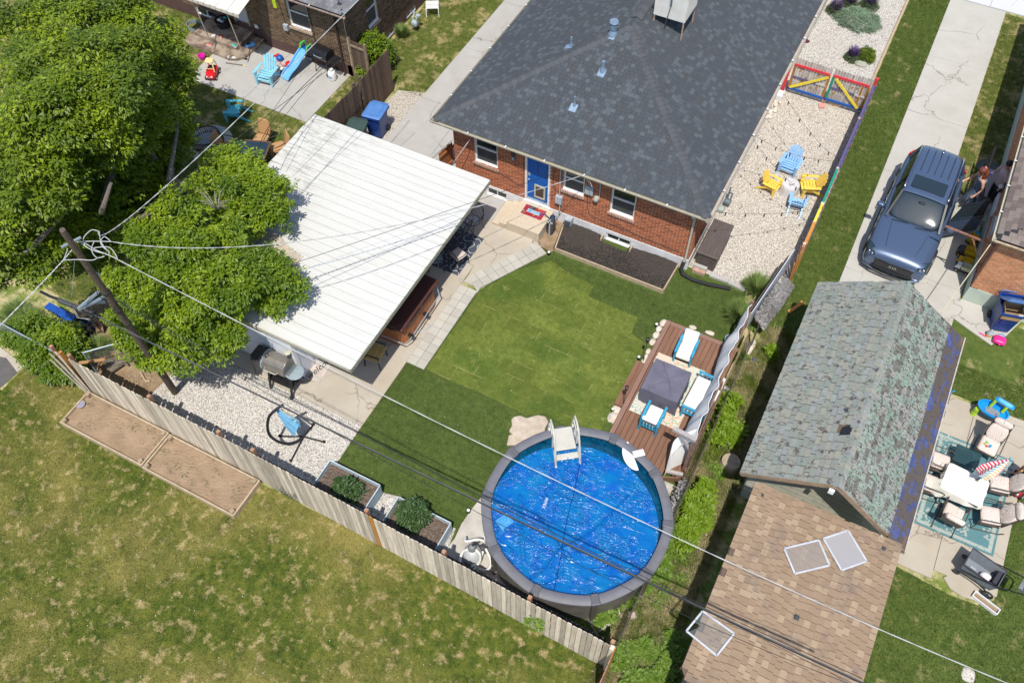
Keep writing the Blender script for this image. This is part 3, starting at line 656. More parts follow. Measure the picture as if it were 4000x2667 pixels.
# ------------------------------------------------------------------ carport / garage with the white metal roof
m_metal = NT('white_roof_metal'); t = m_metal; xx, yy, zz = t.sep()
c = t.mix(t.ramp(t.noise(.6, 5, .6), (.4,0),(.7,.5)), (.60,.595,.56), (.565,.555,.515))
dirt = t.math('MULTIPLY', t.ramp(t.noise(1.1, 5, .7, t.scl(None,(.7,2.2,1))), (.42,0),(.68,.9)), t.ramp(xx, (0,1),(1,0)))
mr = t.n('ShaderNodeMapRange'); t.lk(xx, mr.inputs[0]); mr.inputs[1].default_value = -15.2; mr.inputs[2].default_value = -12.9; mr.inputs[3].default_value = .85; mr.inputs[4].default_value = .03
dirt = t.math('MULTIPLY', t.ramp(t.noise(3.5, 6, .75, t.scl(None,(.6,3.5,1))), (.48,0),(.66,1)), mr.outputs[0])
seam = t.math('MULTIPLY', t.ramp(t.noise(1.4, 4, .7, t.scl(None,(.5,9,1))), (.54,0),(.64,.25)), 1.0); c = t.mix(seam, c, (.42,.40,.35)); c = t.mix(dirt, c, (.25,.23,.19)); m_metal = t.out(c, .45, 0, .4)
gr = thing('white_garage', 'white sided garage and carport under a ribbed white metal roof', 'garage', (-12.5,12.6,0)); gb = gr.location
gx0, gx1, gy0, gy1, gz = -15.65, -9.36, 8.87, 16.38, 2.46
obj('roof', MB().bb(gx0+.02-gb.x,gx1-.02-gb.x,gy0+.02-gb.y,gy1-.02-gb.y,gz-.10,gz), M('roof_shadow_gap',(.12,.115,.10),.8), gr)
n = 26; W0 = (gy1-gy0)/n
pan = MB().bb(-(gx1-gx0)/2,(gx1-gx0)/2,-W0/2+.021,W0/2-.006,0,.010); pan.bb(-(gx1-gx0)/2,(gx1-gx0)/2,-W0/2,-W0/2+.02,0,.026); pan.bb(-(gx1-gx0)/2,(gx1-gx0)/2,-W0/4-.006,-W0/4+.006,.01,.018); pan.bb(-(gx1-gx0)/2,(gx1-gx0)/2,W0/4-.006,W0/4+.006,.01,.018); pan.bb(-(gx1-gx0)/2,(gx1-gx0)/2,.0,.006,.01,.016)
first = None
for i in range(n):
    if first is None: first = obj('roof_panel', pan, m_metal, gr); o = first
    else: o = first.copy(); COL.objects.link(o)
    o.location = ((gx0+gx1)/2-gb.x+random.uniform(-.012,.012), gy0+W0*(i+.5)-gb.y, gz+.001)
fm_ = M('aged_cream_fascia', (.40,.38,.29), .6, (.30,.28,.20), 12)
obj('fascia', MB().bb(gx1-.02-gb.x,gx1+.012-gb.x,gy0-gb.y,gy1-gb.y,gz-.15,gz-.002), fm_, gr)
obj('fascia', MB().bb(gx0-gb.x,gx1-.03-gb.x,gy0-.012-gb.y,gy0+.018-gb.y,gz-.12,gz-.002), m_trim, gr); obj('fascia', MB().bb(gx0-gb.x,gx1-.03-gb.x,gy1-.018-gb.y,gy1+.012-gb.y,gz-.12,gz-.002), m_trim, gr)
GS = Wall((0,9.13),(1,0),(0,-1),gr); GE = Wall((-11.6,0),(0,1),(1,0),gr)
m_side = M('white_siding', (.70,.72,.76), .6, (.62,.65,.70), 3)
GS.solid('wall', m_side, -15.2,-11.62,-.05,2.35,[(-13.2,-12.45,1.72,2.2)],-.1,0); GE.solid('wall', m_side, 9.13,16.1,-.05,2.35,[],-.1,0)
obj('wall', MB().bb(-15.3-gb.x,-15.2-gb.x,9.03-gb.y,16.1-gb.y,-.05,2.35), m_side, gr); obj('wall', MB().bb(-15.2-gb.x,-11.7-gb.x,16.0-gb.y,16.1-gb.y,-.05,2.35), m_side, gr)
for i in range(18):
    z = .06+i*.125
    for a,b in (((-15.2,-13.24),(-12.41,-11.68)) if 1.62<z<2.2 else ((-15.2,-11.68),)): k = MB(); GS.box(k,a,b,z,z+.12,0,.012); obj('siding_board', k, m_side, gr)
    k = MB(); GE.box(k,9.24,9.62,z,z+.12,0,.012); obj('siding_board', k, m_side, gr)
GS.window(-13.2,-12.45,1.72,2.2,slider=True,rec=-.02)
for q in ((9.10,9.22),(9.63,9.72)): k = MB(); GE.box(k,*q,0,2.33,0,.03); obj('corner_trim', k, m_wht, gr)
k = MB(); GS.box(k,-11.72,-11.575,0,2.33,0,.03); obj('corner_trim', k, m_wht, gr)
k = MB(); GE.box(k,9.8,10.6,.02,2.1,0,.02); obj('door', k, m_wht, gr)
for y in (12.6, 16.0): obj('post', MB().bb(-10.9-gb.x,-10.8-gb.x,y-.05-gb.y,y+.05-gb.y,0,gz-.1), m_wht, gr)
for i in range(4): k = MB(); k.ball((gx1+.0-gb.x-.12, 10.2+i*1.6-gb.y, gz-.24), .04, 8, 5); k.cyl((gx1-gb.x-.12,10.2+i*1.6-gb.y,gz-.2),(gx1-gb.x-.12,10.2+i*1.6-gb.y,gz-.12),.02); obj('light_bulb', k, m_wht, gr, True)
# leaf litter on the roof
x, y = sample([A('i',*q,gz)[:2] for q in ((140,540),(210,410),(380,430),(440,510),(560,600),(480,700),(380,650),(250,620),(60,660))], 2600)
nq = len(x); a = rng.uniform(0,2*PI,nq); l = rng.uniform(.012,.028,nq); zz_ = gz+.02+rng.uniform(0,.03,nq)
V = np.stack([np.stack([x+l*np.cos(a+k*PI/2)*(1 if k%2 else .45), y+l*np.sin(a+k*PI/2)*(1 if k%2 else .45), zz_+rng.uniform(-.008,.008,nq)],1) for k in range(4)],1).reshape(-1,3)
m_litter = M('dry_leaf_litter', (.52,.40,.27), .9, (.62,.56,.46), 30)
raw('leaf_litter', V, np.arange(4*nq).reshape(-1,4), m_litter, 'dry brown seeds and leaves piled on the white metal roof', 'leaf litter')
# ------------------------------------------------------------------ dark brick house, upper left
nw = thing('dark_brick_house', 'dark brown brick house with grey roof corner and striped awning', 'house', (-19.5,21,0)); nb = nw.location
m_bk2 = M('brown_brick', (.18,.118,.07), .85, (.115,.076,.048), 9, rnd=.35, bump=.3, bsc=90, spec=.2); m_mort2 = M('pale_mortar', (.60,.52,.40), .95)
m_plinth = M('maroon_plinth', (.085,.045,.038), .8, (.11,.06,.05), 5)
m_sill2 = M('tan_sill_brick', (.48,.36,.26), .9, (.40,.30,.22), 7, rnd=.15)
N1 = Wall((0,20.88),(1,0),(0,-1),nw); N2 = Wall((0,21.06),(1,0),(0,-1),nw); N3 = Wall((-17.55,0),(0,1),(1,0),nw)
o1 = [(-20.02,-19.13,1.38,2.62),(-20.1,-19.4,.02,.30)]
N1.solid('wall', m_mort2, -21.4,-17.57,.44,3.0,o1); N1.bricks(m_bk2,-21.4,-17.57,.445,2.95,o1,lim=300); N1.solid('plinth', m_plinth,-21.41,-17.56,-.1,.44,o1[1:],-.2,.02)
N1.window(-20.02,-19.13,1.38,2.62,sill=m_sill2,curtain=True); N1.window(-20.1,-19.4,.02,.30,slider=True,rec=-.05)
o2 = [(-22.9,-22.3,.55,2.5),(-24.9,-23.9,.18,.52)]
N2.solid('wall', m_mort2,-30,-21.41,.5,3.0,o2); N2.bricks(m_bk2,-28.5,-21.41,.505,2.95,o2,lim=0); N2.solid('plinth', m_plinth,-30,-21.41,-.1,.5,o2[1:],-.2,.02)
N2.window(-24.9,-23.9,.18,.52,slider=True,rec=-.05)
k = MB(); N2.box(k,-22.9,-22.3,.5,2.5,-.05,-.02); obj('door', k, M('pale_door',(.60,.62,.68),.5), nw); k = MB(); N2.box(k,-22.96,-22.9,.5,2.56,-.05,.03); N2.box(k,-22.3,-22.24,.5,2.56,-.05,.03); N2.box(k,-22.9,-22.3,2.5,2.56,-.05,.03); obj('door_frame', k, m_trim, nw)
o3 = [(22.2,22.86,1.2,2.5),(23.1,23.8,.05,.3),(24.6,25.3,.05,.3)]
N3.solid('wall', m_mort2, 20.88,34,.44,3.0,o3); N3.bricks(m_bk2,20.88,27.5,.445,2.95,o3,lim=0); N3.solid('plinth', m_plinth,20.86,34,-.1,.44,o3[1:],-.2,.02)
N3.window(22.2,22.86,1.2,2.5,sill=m_sill2); N3.window(23.1,23.8,.05,.3,slider=True,rec=-.04); N3.window(24.6,25.3,.05,.3,slider=True,rec=-.04)
# roof corner
r0 = [Vector(q)-nb for q in ((-19.9,20.4,3.02),(-17.12,20.4,3.02),(-17.12,34,3.02),(-21.0,34,4.9),(-21.0,24.3,4.9))]
obj('roof', MB().add(r0+[v-Vector((0,0,.06)) for v in r0], [(0,1,4),(1,2,3,4),(5,9,6),(6,9,8,7),(0,5,6,1),(1,6,7,2)]), m_roofbase, nw)
m_asph2 = shmat('mid_grey_shingle', [(.16,.165,.175),(.20,.205,.22),(.13,.13,.14),(.18,.175,.175)])
shingles(nw, m_asph2, (-19.9,20.39,3.03), (1,0,0), (0,3.9,1.88), lambda u,v: 0<u<2.75-v*.9 and v<4.2 and u>v*-.2, 18, 28, .16, .145, lim=60)
shingles(nw, m_asph2, (-17.11,20.4,3.03), (0,1,0), (-3.88,0,1.88), lambda u,v: v*.9<u<9 and v<4.2, 60, 28, .16, .145, lim=0)
gutter((-19.9,20.42,3.02),(-17.08,20.42,3.02),(0,-1,0),nw,M('peeling_gutter',(.55,.45,.40),.6,(.36,.22,.17),12))
k = MB(); k.tube([Vector(q)-nb for q in ((-17.9,20.38,2.95),(-17.9,20.8,2.7),(-17.88,20.83,.1),(-17.86,20.7,.05))], .04, 8); obj('downspout', k, M('dark_brown_pipe',(.05,.03,.028),.5), nw, True)
k = MB(); N1.box(k,-20.62,-20.47,1.95,2.3,.01,.05); th_ = obj('wall_thermometer', k, M('lime_plastic',(.50,.68,.02),.4), nw, bevel=.01)
k = MB(); N1.box(k,-20.33,-20.15,1.15,1.38,.01,.12); obj('junction_box', k, m_grey, nw)
k = MB(); k.tube([N1.P(-20.25,1.38,.03),N1.P(-20.4,2.95,.03)], .01); k.tube([N1.P(-19.0,.5,.03),N1.P(-19.05,2.95,.03)], .012); obj('cable_on_wall', k, m_blk, nw)
k = MB(); N1.box(k,-21.95,-21.8,.58,.72,-.12,-.08); obj('vent_plate', k, m_wht, nw)
# awning
aw = thing('striped_awning', 'cream ribbed metal awning with scalloped edge over the porch', 'awning', (-22,20.2,2.6)); m_aw = M('awning_metal',(.66,.62,.56),.5,(.58,.54,.48),4)
for i in range(14): obj('awning_slat', MB().bar((-2.2+i*.255,-.95,.0+.012*(i%2)),(-2.2+i*.255,.85,.42+.012*(i%2)),.25,.012), m_aw, aw)
for i in range(14): obj('scallop', MB().bb(-2.32+i*.255,-2.09+i*.255,-.965,-.95,-.12,.0), m_aw, aw)
for x in (-.95,.55): obj('awning_pole', MB().tube([(x,-.85,.0),(x-.02,-.62,-2.25)], .022, 8), M('beige_pole',(.45,.38,.30),.5), aw, True)
# porch
m_por = M('worn_porch_paint', (.34,.27,.20), .9, (.15,.10,.075), 2.4, bump=.2, lo=.45, hi=.62)
ps = thing('porch_steps', 'worn concrete porch step painted brown at the dark brick house', 'steps', (-22.9,20.3,0))
obj('landing', MB().bb(-1.25,.75,-.35,.74,-.02,.32), m_por, ps, bevel=.02)
lp = [(-1.5,.7),(-1.5,-.55),(-1.35,-.78),(.75,-.82),(1.0,-.7),(1.2,-.45),(1.22,.7)]; obj('step', MB().prism(lp,-.02,.15), m_por, ps, bevel=.02)
def shoe(x,y,z,rz,mat,label,l=.20):
    s_ = thing('shoe', label, 'shoe', (x,y,z), rz); obj('sole', MB().pillow((0,0,.015),(l*.38,l,.03)), m_wht, s_, True); obj('upper', MB().pillow((0,-.02*l,.04),(l*.34,l*.9,.05)), mat, s_, True)
coral = M('coral_fabric',(.80,.20,.17),.7); teal_ = M('teal_fabric',(.02,.42,.33),.7); wf = M('white_canvas',(.72,.70,.68),.8)
shoe(-23.0,20.15,.32,.4,coral,'coral pink shoe on the porch landing'); shoe(-23.3,19.72,.15,1.6,coral,'coral pink clog lying on the lower porch step',.24); shoe(-22.25,19.98,.32,1.2,teal_,'green shoe at the right corner of the porch landing',.26)
shoe(-23.3,20.1,.32,2.4,wf,'white sneaker on the porch landing next to the coral shoe'); shoe(-22.0,19.55,.15,1.9,wf,'white slipper on the lower porch step',.17); shoe(-22.2,19.5,.15,.3,wf,'small white shoe at the edge of the lower step',.14)
tb = thing('black_tub', 'black rubber tub of toys on the porch beside the wall', 'tub', (-23.35,20.78,.32)); obj('tub', MB().lathe([(.24,0),(.29,.28),(.31,.29),(.27,.29),(.24,.06),(0,.06)],n=20), m_blkr, tb, True)
for q in range(5): tag(obj('toy', MB().ball((-23.35+.12*math.cos(q*1.3),20.78+.12*math.sin(q*1.3),.60), (.09,.07,.06), 8, 5), [m_blk,teal_,m_dkgr,wf,m_grey][q], None, True), ['black ball in the rubber tub','green toy in the rubber tub','dark grey toy in the rubber tub','white toy in the rubber tub','light grey toy in the rubber tub'][q], 'toy')
ww = tag(obj('window_well', MB().lathe([(.36,0),(.38,.0),(.38,.16),(.36,.16)],n=24,sy=.7,c=(-24.6,20.5,0)), m_galv, None, True), 'corrugated metal window well ring on the grass', 'window well')
# toys and furniture on the patio
def at_(k,x,y,z=0): return A(k,x,y,z)
def adirondack(name, label, loc, rz, mat, group, s=.86):
    t_ = thing(name, label, 'chair', loc, rz, group); t_.scale = (s,s,s)
    for i in range(5): obj('seat_slat', MB().box((0,.06-i*.105,.34+.014*-i+.035*(i==4)*-1),(.50,.092,.022),(-.12+.1*(i==0)*0,0,0)), mat, t_)
    for i in range(5):
        x = (i-2)*.098; h = .66-abs(i-2)**1.7*.035; m = MB(); rot = Euler((R(-24),0,R(-(i-2)*2.2))).to_matrix(); m.box(Vector((x*1.02,.14,.31))+rot@Vector((0,0,h/2)),(.088,.022,h),rot); obj('back_slat', m, mat, t_, bevel=.01)
    obj('back_brace', MB().box((0,.32,.62),(.50,.03,.06),(R(-24),0,0)), mat, t_)
    for sx in (-1,1):
        obj('armrest', MB().hull([(sx*.27,-.42,.52),(sx*.40,-.40,.52),(sx*.38,.22,.50),(sx*.27,.24,.50)][::sx],[(sx*.27,-.42,.545),(sx*.40,-.40,.545),(sx*.38,.22,.525),(sx*.27,.24,.525)][::sx]), mat, t_, bevel=.008)
        obj('leg', MB().hull([(sx*.27,-.40,0),(sx*.34,-.40,0),(sx*.34,-.33,0),(sx*.27,-.33,0)][::sx],[(sx*.28,-.41,.52),(sx*.35,-.41,.52),(sx*.35,-.27,.52),(sx*.28,-.27,.52)][::sx]), mat, t_)
        obj('leg', MB().hull([(sx*.25,.46,0),(sx*.31,.46,0),(sx*.31,.54,0),(sx*.25,.54,0)][::sx],[(sx*.25,-.12,.36),(sx*.31,-.12,.36),(sx*.31,.05,.36),(sx*.25,.05,.36)][::sx]), mat, t_)
        obj('side_rail', MB().bar((sx*.27,-.40,.33),(sx*.27,.14,.27),.03,.07), mat, t_)
    return t_
m_aqua = M('aqua_plastic', (.27,.60,.72), .45); m_teal = M('teal_plastic', (.10,.47,.56), .45); m_sky = M('sky_blue_plastic', (.27,.50,.80), .45, (.24,.45,.74), 3); m_yel = M('yellow_plastic', (.86,.60,.09), .45, (.80,.54,.08), 3)
p_ = at_('s',1075,560); adirondack('adirondack_chair','pale aqua plastic chair on the grey patio by the slide',(p_.x-.02,p_.y+.22,0.03),R(8),m_aqua,'aqua plastic chairs',.98)
p_ = at_('s',690,980); adirondack('adirondack_chair','teal plastic chair alone on the patchy grass',(p_.x+.06,p_.y+.1,0.0),R(-62),m_teal,'aqua plastic chairs',.92)
# slide
sd = thing('toddler_slide', 'blue plastic toddler slide with green rails on the patio', 'slide', (*at_('s',1450,420)[:2],.03), R(-12)); m_lb = M('light_blue_plastic',(.16,.45,.82),.35); m_db = M('deep_blue_plastic',(.01,.10,.42),.35); m_gn = M('green_plastic',(.10,.55,.10),.4)
sf = lambda u,v: ((u-.5)*.36, -.62+v*1.15, (.05+.62*v+.05*math.sin(v*9)*(1-v))+.0)
obj('chute', MB().grid(6,16,sf), m_lb, sd, True)
for sx in (-1,1): obj('chute_wall', MB().tube([Vector(sf(.5+.5*sx,v/10))+Vector((0,0,.05)) for v in range(11)],.028,6), m_lb, sd, True); obj('rail', MB().tube([(sx*.17,.45,.66),(sx*.17,.55,.86),(sx*.17,.72,.86),(sx*.17,.8,.6)],.035,6), m_gn, sd, True); obj('ladder_side', MB().bar((sx*.2,.6,.66),(sx*.24,1.0,0),.05,.12), m_db, sd)
for i in range(4): obj('rung', MB().bar((-.2,.66+i*.08,.56-i*.14),(.2,.66+i*.08,.56-i*.14),.05,.03), m_db, sd)
obj('platform', MB().bb(-.2,.2,.5,.75,.60,.64), m_db, sd)
# grill with gas bottle
def boxgrill(name,label,loc,rz,mat,sc=1):
    g_ = thing(name,label,'grill',loc,rz); g_.scale=(sc,)*3
    pr = [(-.26,.0),(-.24,.18),(-.14,.27),(.14,.27),(.24,.18),(.26,.0),(.22,-.14),(-.22,-.14)]
    m = MB(); n=len(pr); vs=[(x,a,.80+b) for x in (-.38,.38) for a,b in pr]; m.add(vs,[tuple(range(n)),tuple(range(2*n-1,n-1,-1))]+[((i+1)%n,i,i+n,(i+1)%n+n) for i in range(n)]); obj('barrel',m,mat,g_,bevel=.015)
    obj('handle', MB().tube([(-.2,-.27,.86),(-.16,-.33,.88),(.16,-.33,.88),(.2,-.27,.86)],.013,6), m_galv, g_, True)
    for i in range(5): obj('shelf_slat', MB().bb(.42+i*.08,.48+i*.08,-.22,.22,.76,.78), m_blk, g_)
    obj('side_shelf', MB().bb(-.72,-.40,-.22,.22,.75,.78), m_blk, g_, bevel=.02)
    for x in (-.32,.32):
        for y in (-.24,.24): obj('leg', MB().bar((x,y,.0),(x*.8,y*.6,.7),.03,.03), m_blk, g_)
    for y in (-.26,.26): obj('wheel', MB().cyl((.34,y-.02,.09),(.34,y+.02,.09),.09,n=14), m_blkr, g_, True)
    return g_
p_=at_('s',1790,440); boxgrill('barrel_grill','black barrel grill against the dark brick wall',(p_.x-.05,p_.y+.15,.03),R(-6),M('black_enamel',(.015,.015,.017),.3),.95)
p_=at_('s',1885,510); pt=thing('propane_tank','white propane bottle on the patio beside the black grill','gas bottle',(p_.x,p_.y,.03)); obj('tank',MB().lathe([(.10,0),(.15,.03),(.155,.10),(.155,.27),(.12,.35),(.04,.38)],n=20),m_wht,pt,True); obj('valve_collar',MB().lathe([(.07,.36),(.08,.45),(.075,.45),(.07,.36)],n=16).cyl((0,0,.37),(0,0,.45),.02),m_wht,pt,True)
obj('tank_label', MB().grid(8,2,lambda u,v:(.1565*math.cos(-2.2+u*1.2),.1565*math.sin(-2.2+u*1.2),.12+.12*v)), M('tank_print',(.30,.45,.55),.5), pt)
# push car toys
m_red = M('red_plastic',(.66,.012,.018),.3); m_cream = M('cream_yellow_plastic',(.85,.62,.30),.4)
def toycar(name,label,loc,rz,s=1):
    c_=thing(name,label,'toy car',loc,rz); c_.scale=(s,)*3
    lo=[(-.2,-.38,.12),(.2,-.38,.12),(.23,-.2,.12),(.23,.34,.12),(-.23,.34,.12),(-.23,-.2,.12)]; hi=[(-.15,-.40,.30),(.15,-.40,.30),(.22,-.12,.38),(.22,.34,.40),(-.22,.34,.40),(-.22,-.12,.38)]
    obj('body',MB().hull(lo,hi),m_red,c_,bevel=.04)
    obj('seat',MB().pillow((0,.12,.42),(.28,.2,.10)),m_blk,c_,True)
    for sx in (-1,1): obj('roof_pillar',MB().tube([(sx*.20,-.12,.36),(sx*.18,-.05,.62),(sx*.15,.05,.78)],.028,6),m_cream,c_,True); obj('roof_pillar',MB().tube([(sx*.20,.32,.38),(sx*.18,.28,.6),(sx*.15,.2,.78)],.028,6),m_cream,c_,True)
    obj('roof',MB().pillow((0,.12,.80),(.38,.36,.08)),m_cream,c_,True)
    obj('windscreen_frame',MB().tube([(-.18,-.1,.5),(0,-.13,.52),(.18,-.1,.5)],.015,5),m_cream,c_,True)
    for sx in (-1,1):
        obj('headlight',MB().ball((sx*.11,-.39,.26),(.045,.025,.045),10,6),m_wht,c_,True)
        for y in (-.24,.26): w_=obj('wheel',MB().cyl((sx*.20,y,.09),(sx*.27,y,.09),.09,n=16),m_blkr,c_,True); obj('hubcap',MB().cyl((sx*.271,y,.09),(sx*.28,y,.09),.045,n=10),m_wht,c_)
    obj('badge',MB().bb(-.04,.04,-.412,-.40,.22,.25),m_wht,c_)
    return c_
p_=at_('s',400,500); toycar('toy_car','red and cream push car on the patio by the tree',(p_.x-.02,p_.y+.12,.03),R(22),.80)
p_=at_('s',290,260); tag(obj('toy_pail',MB().lathe([(.09,0),(.14,.2),(.13,.2),(.08,.02)],n=12,c=(p_.x,p_.y,0)),M('magenta_plastic',(.75,.02,.42),.4),None,True),'magenta and purple toy pail behind the red push car','toy bucket')
tr=thing('tricycle','small red tricycle between the aqua chair and the slide','tricycle',(*at_('s',1320,420)[:2],.03),R(-5))
for x,y,r_ in ((0,-.18,.12),(-.16,.25,.08),(.16,.25,.08)): w_=obj('wheel',MB().cyl((x-.015,y,r_),(x+.015,y,r_),r_,n=16),m_blkr,tr,True)
obj('frame',MB().tube([(0,-.18,.12),(0,-.12,.34),(0,.0,.24),(0,.25,.12)],.022,6).bar((-.16,.25,.09),(.16,.25,.09),.03,.03),m_red,tr,True); obj('handlebar',MB().tube([(-.17,-.06,.42),(0,-.13,.38),(.17,-.06,.42)],.014,6),m_red,tr,True); obj('seat',MB().pillow((0,.16,.30),(.16,.2,.06)),m_red,tr,True); obj('front_guard',MB().pillow((0,-.18,.27),(.1,.14,.1)),m_wht,tr,True)
p_=at_('s',1240,275); tag(obj('toy_helmet',MB().ball((p_.x,p_.y,.12),(.14,.14,.12),12,8),m_db,None,True),'blue and black helmet near the patio edge','helmet')
p_=at_('s',1180,250); tag(obj('toy_bat',MB().tube([(p_.x-.1,p_.y-.05,.08),(p_.x+.12,p_.y+.12,.14)],[.03,.055],8),m_red,None,True),'red toy bat behind the aqua chair','toy bat')
p_=at_('s',885,130); tc=thing('ride_on_toy','light blue and black ride-on toy at the porch corner','toy car',(p_.x,p_.y,.03),R(-40)); obj('body',MB().pillow((0,0,.14),(.2,.42,.16)),m_lb,tc,True); obj('seat',MB().pillow((0,-.06,.22),(.12,.16,.05)),m_blk,tc,True)
for x in (-.1,.1):
    for y in (-.14,.14): obj('wheel',MB().cyl((x-.02,y,.05),(x+.02,y,.05),.05,n=12),m_blkr,tc,True)
p_=at_('s',820,270); hm=thing('hammer','small mallet with wooden handle on the patio','mallet',(p_.x,p_.y,.05),R(20)); obj('head',MB().bb(-.06,.06,-.03,.03,-.02,.03),m_blk,hm,bevel=.01); obj('handle',MB().tube([(0,.03,0),(-.03,.22,0)],.012,6),M('wood_handle',(.55,.38,.16),.6),hm,True)
p_=at_('s',700,340); q_=at_('s',575,315); r_=at_('s',815,358); sw=thing('toy_sword','long brown toy sword lying on the patio','toy sword',(0,0,0)); obj('blade',MB().bar((q_.x,q_.y,.05),(r_.x-.1,r_.y+.01,.05),.035,.015),M('brown_grey',(.16,.13,.10),.6),sw); obj('grip',MB().bar((r_.x-.1,r_.y+.01,.05),(r_.x,r_.y,.05),.04,.03),m_cream,sw)
p_=at_('s',480,1110); tag(obj('toy_stick',MB().bar((p_.x-.2,p_.y-.01,.03),(p_.x+.2,p_.y+.03,.03),.03,.02),m_teal,None),'turquoise plastic strip lying in the patchy grass','toy')
# wicker set
m_wk = M('tan_wicker',(.50,.29,.13),.75,(.40,.22,.09),60,bump=.8,bsc=150)
def wicker(label,x,y,rz):
    c_=thing('wicker_chair',label,'chair',(x,y,0),rz,'tan wicker chairs round the glass table')
    obj('seat',MB().pillow((0,0,.40),(.50,.48,.07)),m_wk,c_,True)
    bk=MB(); 
    pts=[((u-.5)*.50*(1-.25*max(0,v-.6)**1.5*(2*abs(u-.5))),.22+.16*v-.05*abs(2*u-1)**2*-1,.40+.58*v*(1-.25*(2*abs(u-.5))**3)) for v in [i/8 for i in range(9)] for u in [j/8 for j in range(9)]]
    bk.add(pts,[(v*9+u,v*9+u+1,(v+1)*9+u+1,(v+1)*9+u) for v in range(8) for u in range(8)]); b_=obj('backrest',bk,m_wk,c_,True); sm=b_.modifiers.new('thick','SOLIDIFY'); sm.thickness=.03
    for sx in (-1,1):
        obj('armrest',MB().tube([(sx*.25,.24,.68),(sx*.28,.0,.64),(sx*.28,-.22,.62),(sx*.25,-.24,.36)],.016,6),M('dark_metal_arm',(.05,.04,.035),.5),c_,True)
        for y_ in (-.22,.22): obj('leg',MB().bar((sx*.24,y_,0),(sx*.22,y_,.38),.025,.025),m_blk,c_)
p_=at_('s',1000,1230,.4); wicker('rounded tan wicker chair at the far side of the glass table',p_.x,p_.y,R(10))
p_=at_('s',1220,1330,.4); wicker('rounded tan wicker chair nearest the white metal roof',p_.x-.02,p_.y,R(-38))
p_=at_('s',600,1330,.4); wicker('tan wicker chair facing the table, seen from behind, under the tree',p_.x,p_.y,R(105))
p_=at_('s',850,1370,.7); gt=thing('glass_table','dark glass patio table with wicker rim under the tree edge','table',(p_.x,p_.y,0),R(20)); obj('table_top',MB().bb(-.60,.60,-.42,.42,.69,.705),M('blue_black_glass',(.02,.04,.055),.08,spec=.8),gt,bevel=.01); obj('table_rim',MB().bb(-.66,.66,-.48,-.42,.66,.71).bb(-.66,.66,.42,.48,.66,.71).bb(-.66,-.60,-.42,.42,.66,.71).bb(.60,.66,-.42,.42,.66,.71),M('dark_wicker',(.12,.07,.04),.7),gt)
for x in (-.58,.58):
    for y in (-.4,.4): obj('leg',MB().bb(x-.03,x+.03,y-.03,y+.03,0,.66),m_wk,gt)
p_=at_('s',330,1210,.25); fp=thing('round_fire_pit','rusty round fire ring filled with grey ash by the tree','fire pit',(p_.x,p_.y,0)); m_rst=M('dark_rust',(.07,.035,.022),.8)
obj('ring',MB().lathe([(.46,0),(.48,.0),(.48,.06),(.46,.06)],n=28),m_rst,fp,True); obj('ring',MB().lathe([(.46,.30),(.49,.30),(.49,.34),(.46,.34)],n=28),m_rst,fp,True)
for i in range(40): q=i/40*2*PI; obj('bar',MB().bar((.47*math.cos(q),.47*math.sin(q),.05),(.47*math.cos(q+.05),.47*math.sin(q+.05),.31),.025,.01,(math.cos(q),math.sin(q),0)),m_rst,fp)
obj('ash',MB().ball((0,0,.08),(.44,.44,.12),18,8,.12),M('ash',(.15,.15,.165),.9,(.36,.36,.40),26,bump=1,bsc=45),fp)
obj('paver_ring',MB().lathe([(.56,0),(.85,0),(.85,.05),(.56,.05)],n=28,c=(0,0,-.02)),m_paver,fp)
# dark fence between the yards, gate and side fence
m_dkw = M('dark_weathered_wood',(.105,.068,.048),.9,(.17,.125,.095),10,rnd=.25,stretch=(6,6,.6),bump=.4,spec=.1)
def fence(name,label,x0,y0,x1,y1,h,mat,bw=.14,rail=None,posts=(),tilt=0,lim=300,gap=.008,tops=None,side=1,lean=0,zj=.02,pm=None,odd=None,oddmat=None):
    f_=thing(name,label,'fence',(x0,y0,0)); d=Vector((x1-x0,y1-y0,0)); L=d.length; d.normalize(); nrm=Vector((-d.y,d.x,0))*side; n=int(L/bw); rot=Matrix((d,nrm,Vector((0,0,1)))).transposed()
    for i in range(n):
        hh=(h if tops is None else tops(i/n))+random.uniform(-zj,zj); m=MB(); w=bw-gap-random.uniform(0,.006); c_=d*((i+.5)*L/n)+nrm*random.uniform(-.004,.004)
        l_=random.uniform(-tilt,tilt); e=w/2
        pr=[(-e,0),(e,0),(e,hh-.03),(e-.025,hh),(-e+.025,hh),(-e,hh-.03)]; vs=[c_+rot@Vector((a+l_*b,s_,b)) for s_ in (-.009,.009) for a,b in pr]
        m.add(vs,[(0,1,2,3,4,5),(11,10,9,8,7,6)]+[((k+1)%6,k,k+6,(k+1)%6+6) for k in range(6)])
        obj('fence_board',m,(oddmat if odd and i in odd else mat),f_)
    for z in (.35,h*.55,h-.25):
        if rail: m=MB(); m.bar(nrm*.03+Vector((0,0,z)),d*L+nrm*.03+Vector((0,0,z)),.04,.085); obj('rail',m,rail,f_)
    for p in posts: m=MB(); m.bb(-.045,.045,-.045,.045,-.02,h+.04); o=obj('post',m,pm or rail or mat,f_); o.location=d*p+nrm*.09
    return f_
df=fence('board_fence','dark brown board fence beside the blue bin',-15.86,16.5,-15.80,18.93,1.8,m_dkw,bw=.125,rail=m_dkw,posts=(0.1,2.3),side=1,tilt=.003)
df=fence('board_fence','dark brown board fence by the gravel and the shrub',-15.80,19.05,-15.85,20.92,1.8,m_dkw,bw=.125,rail=m_dkw,posts=(0.1,),side=1)
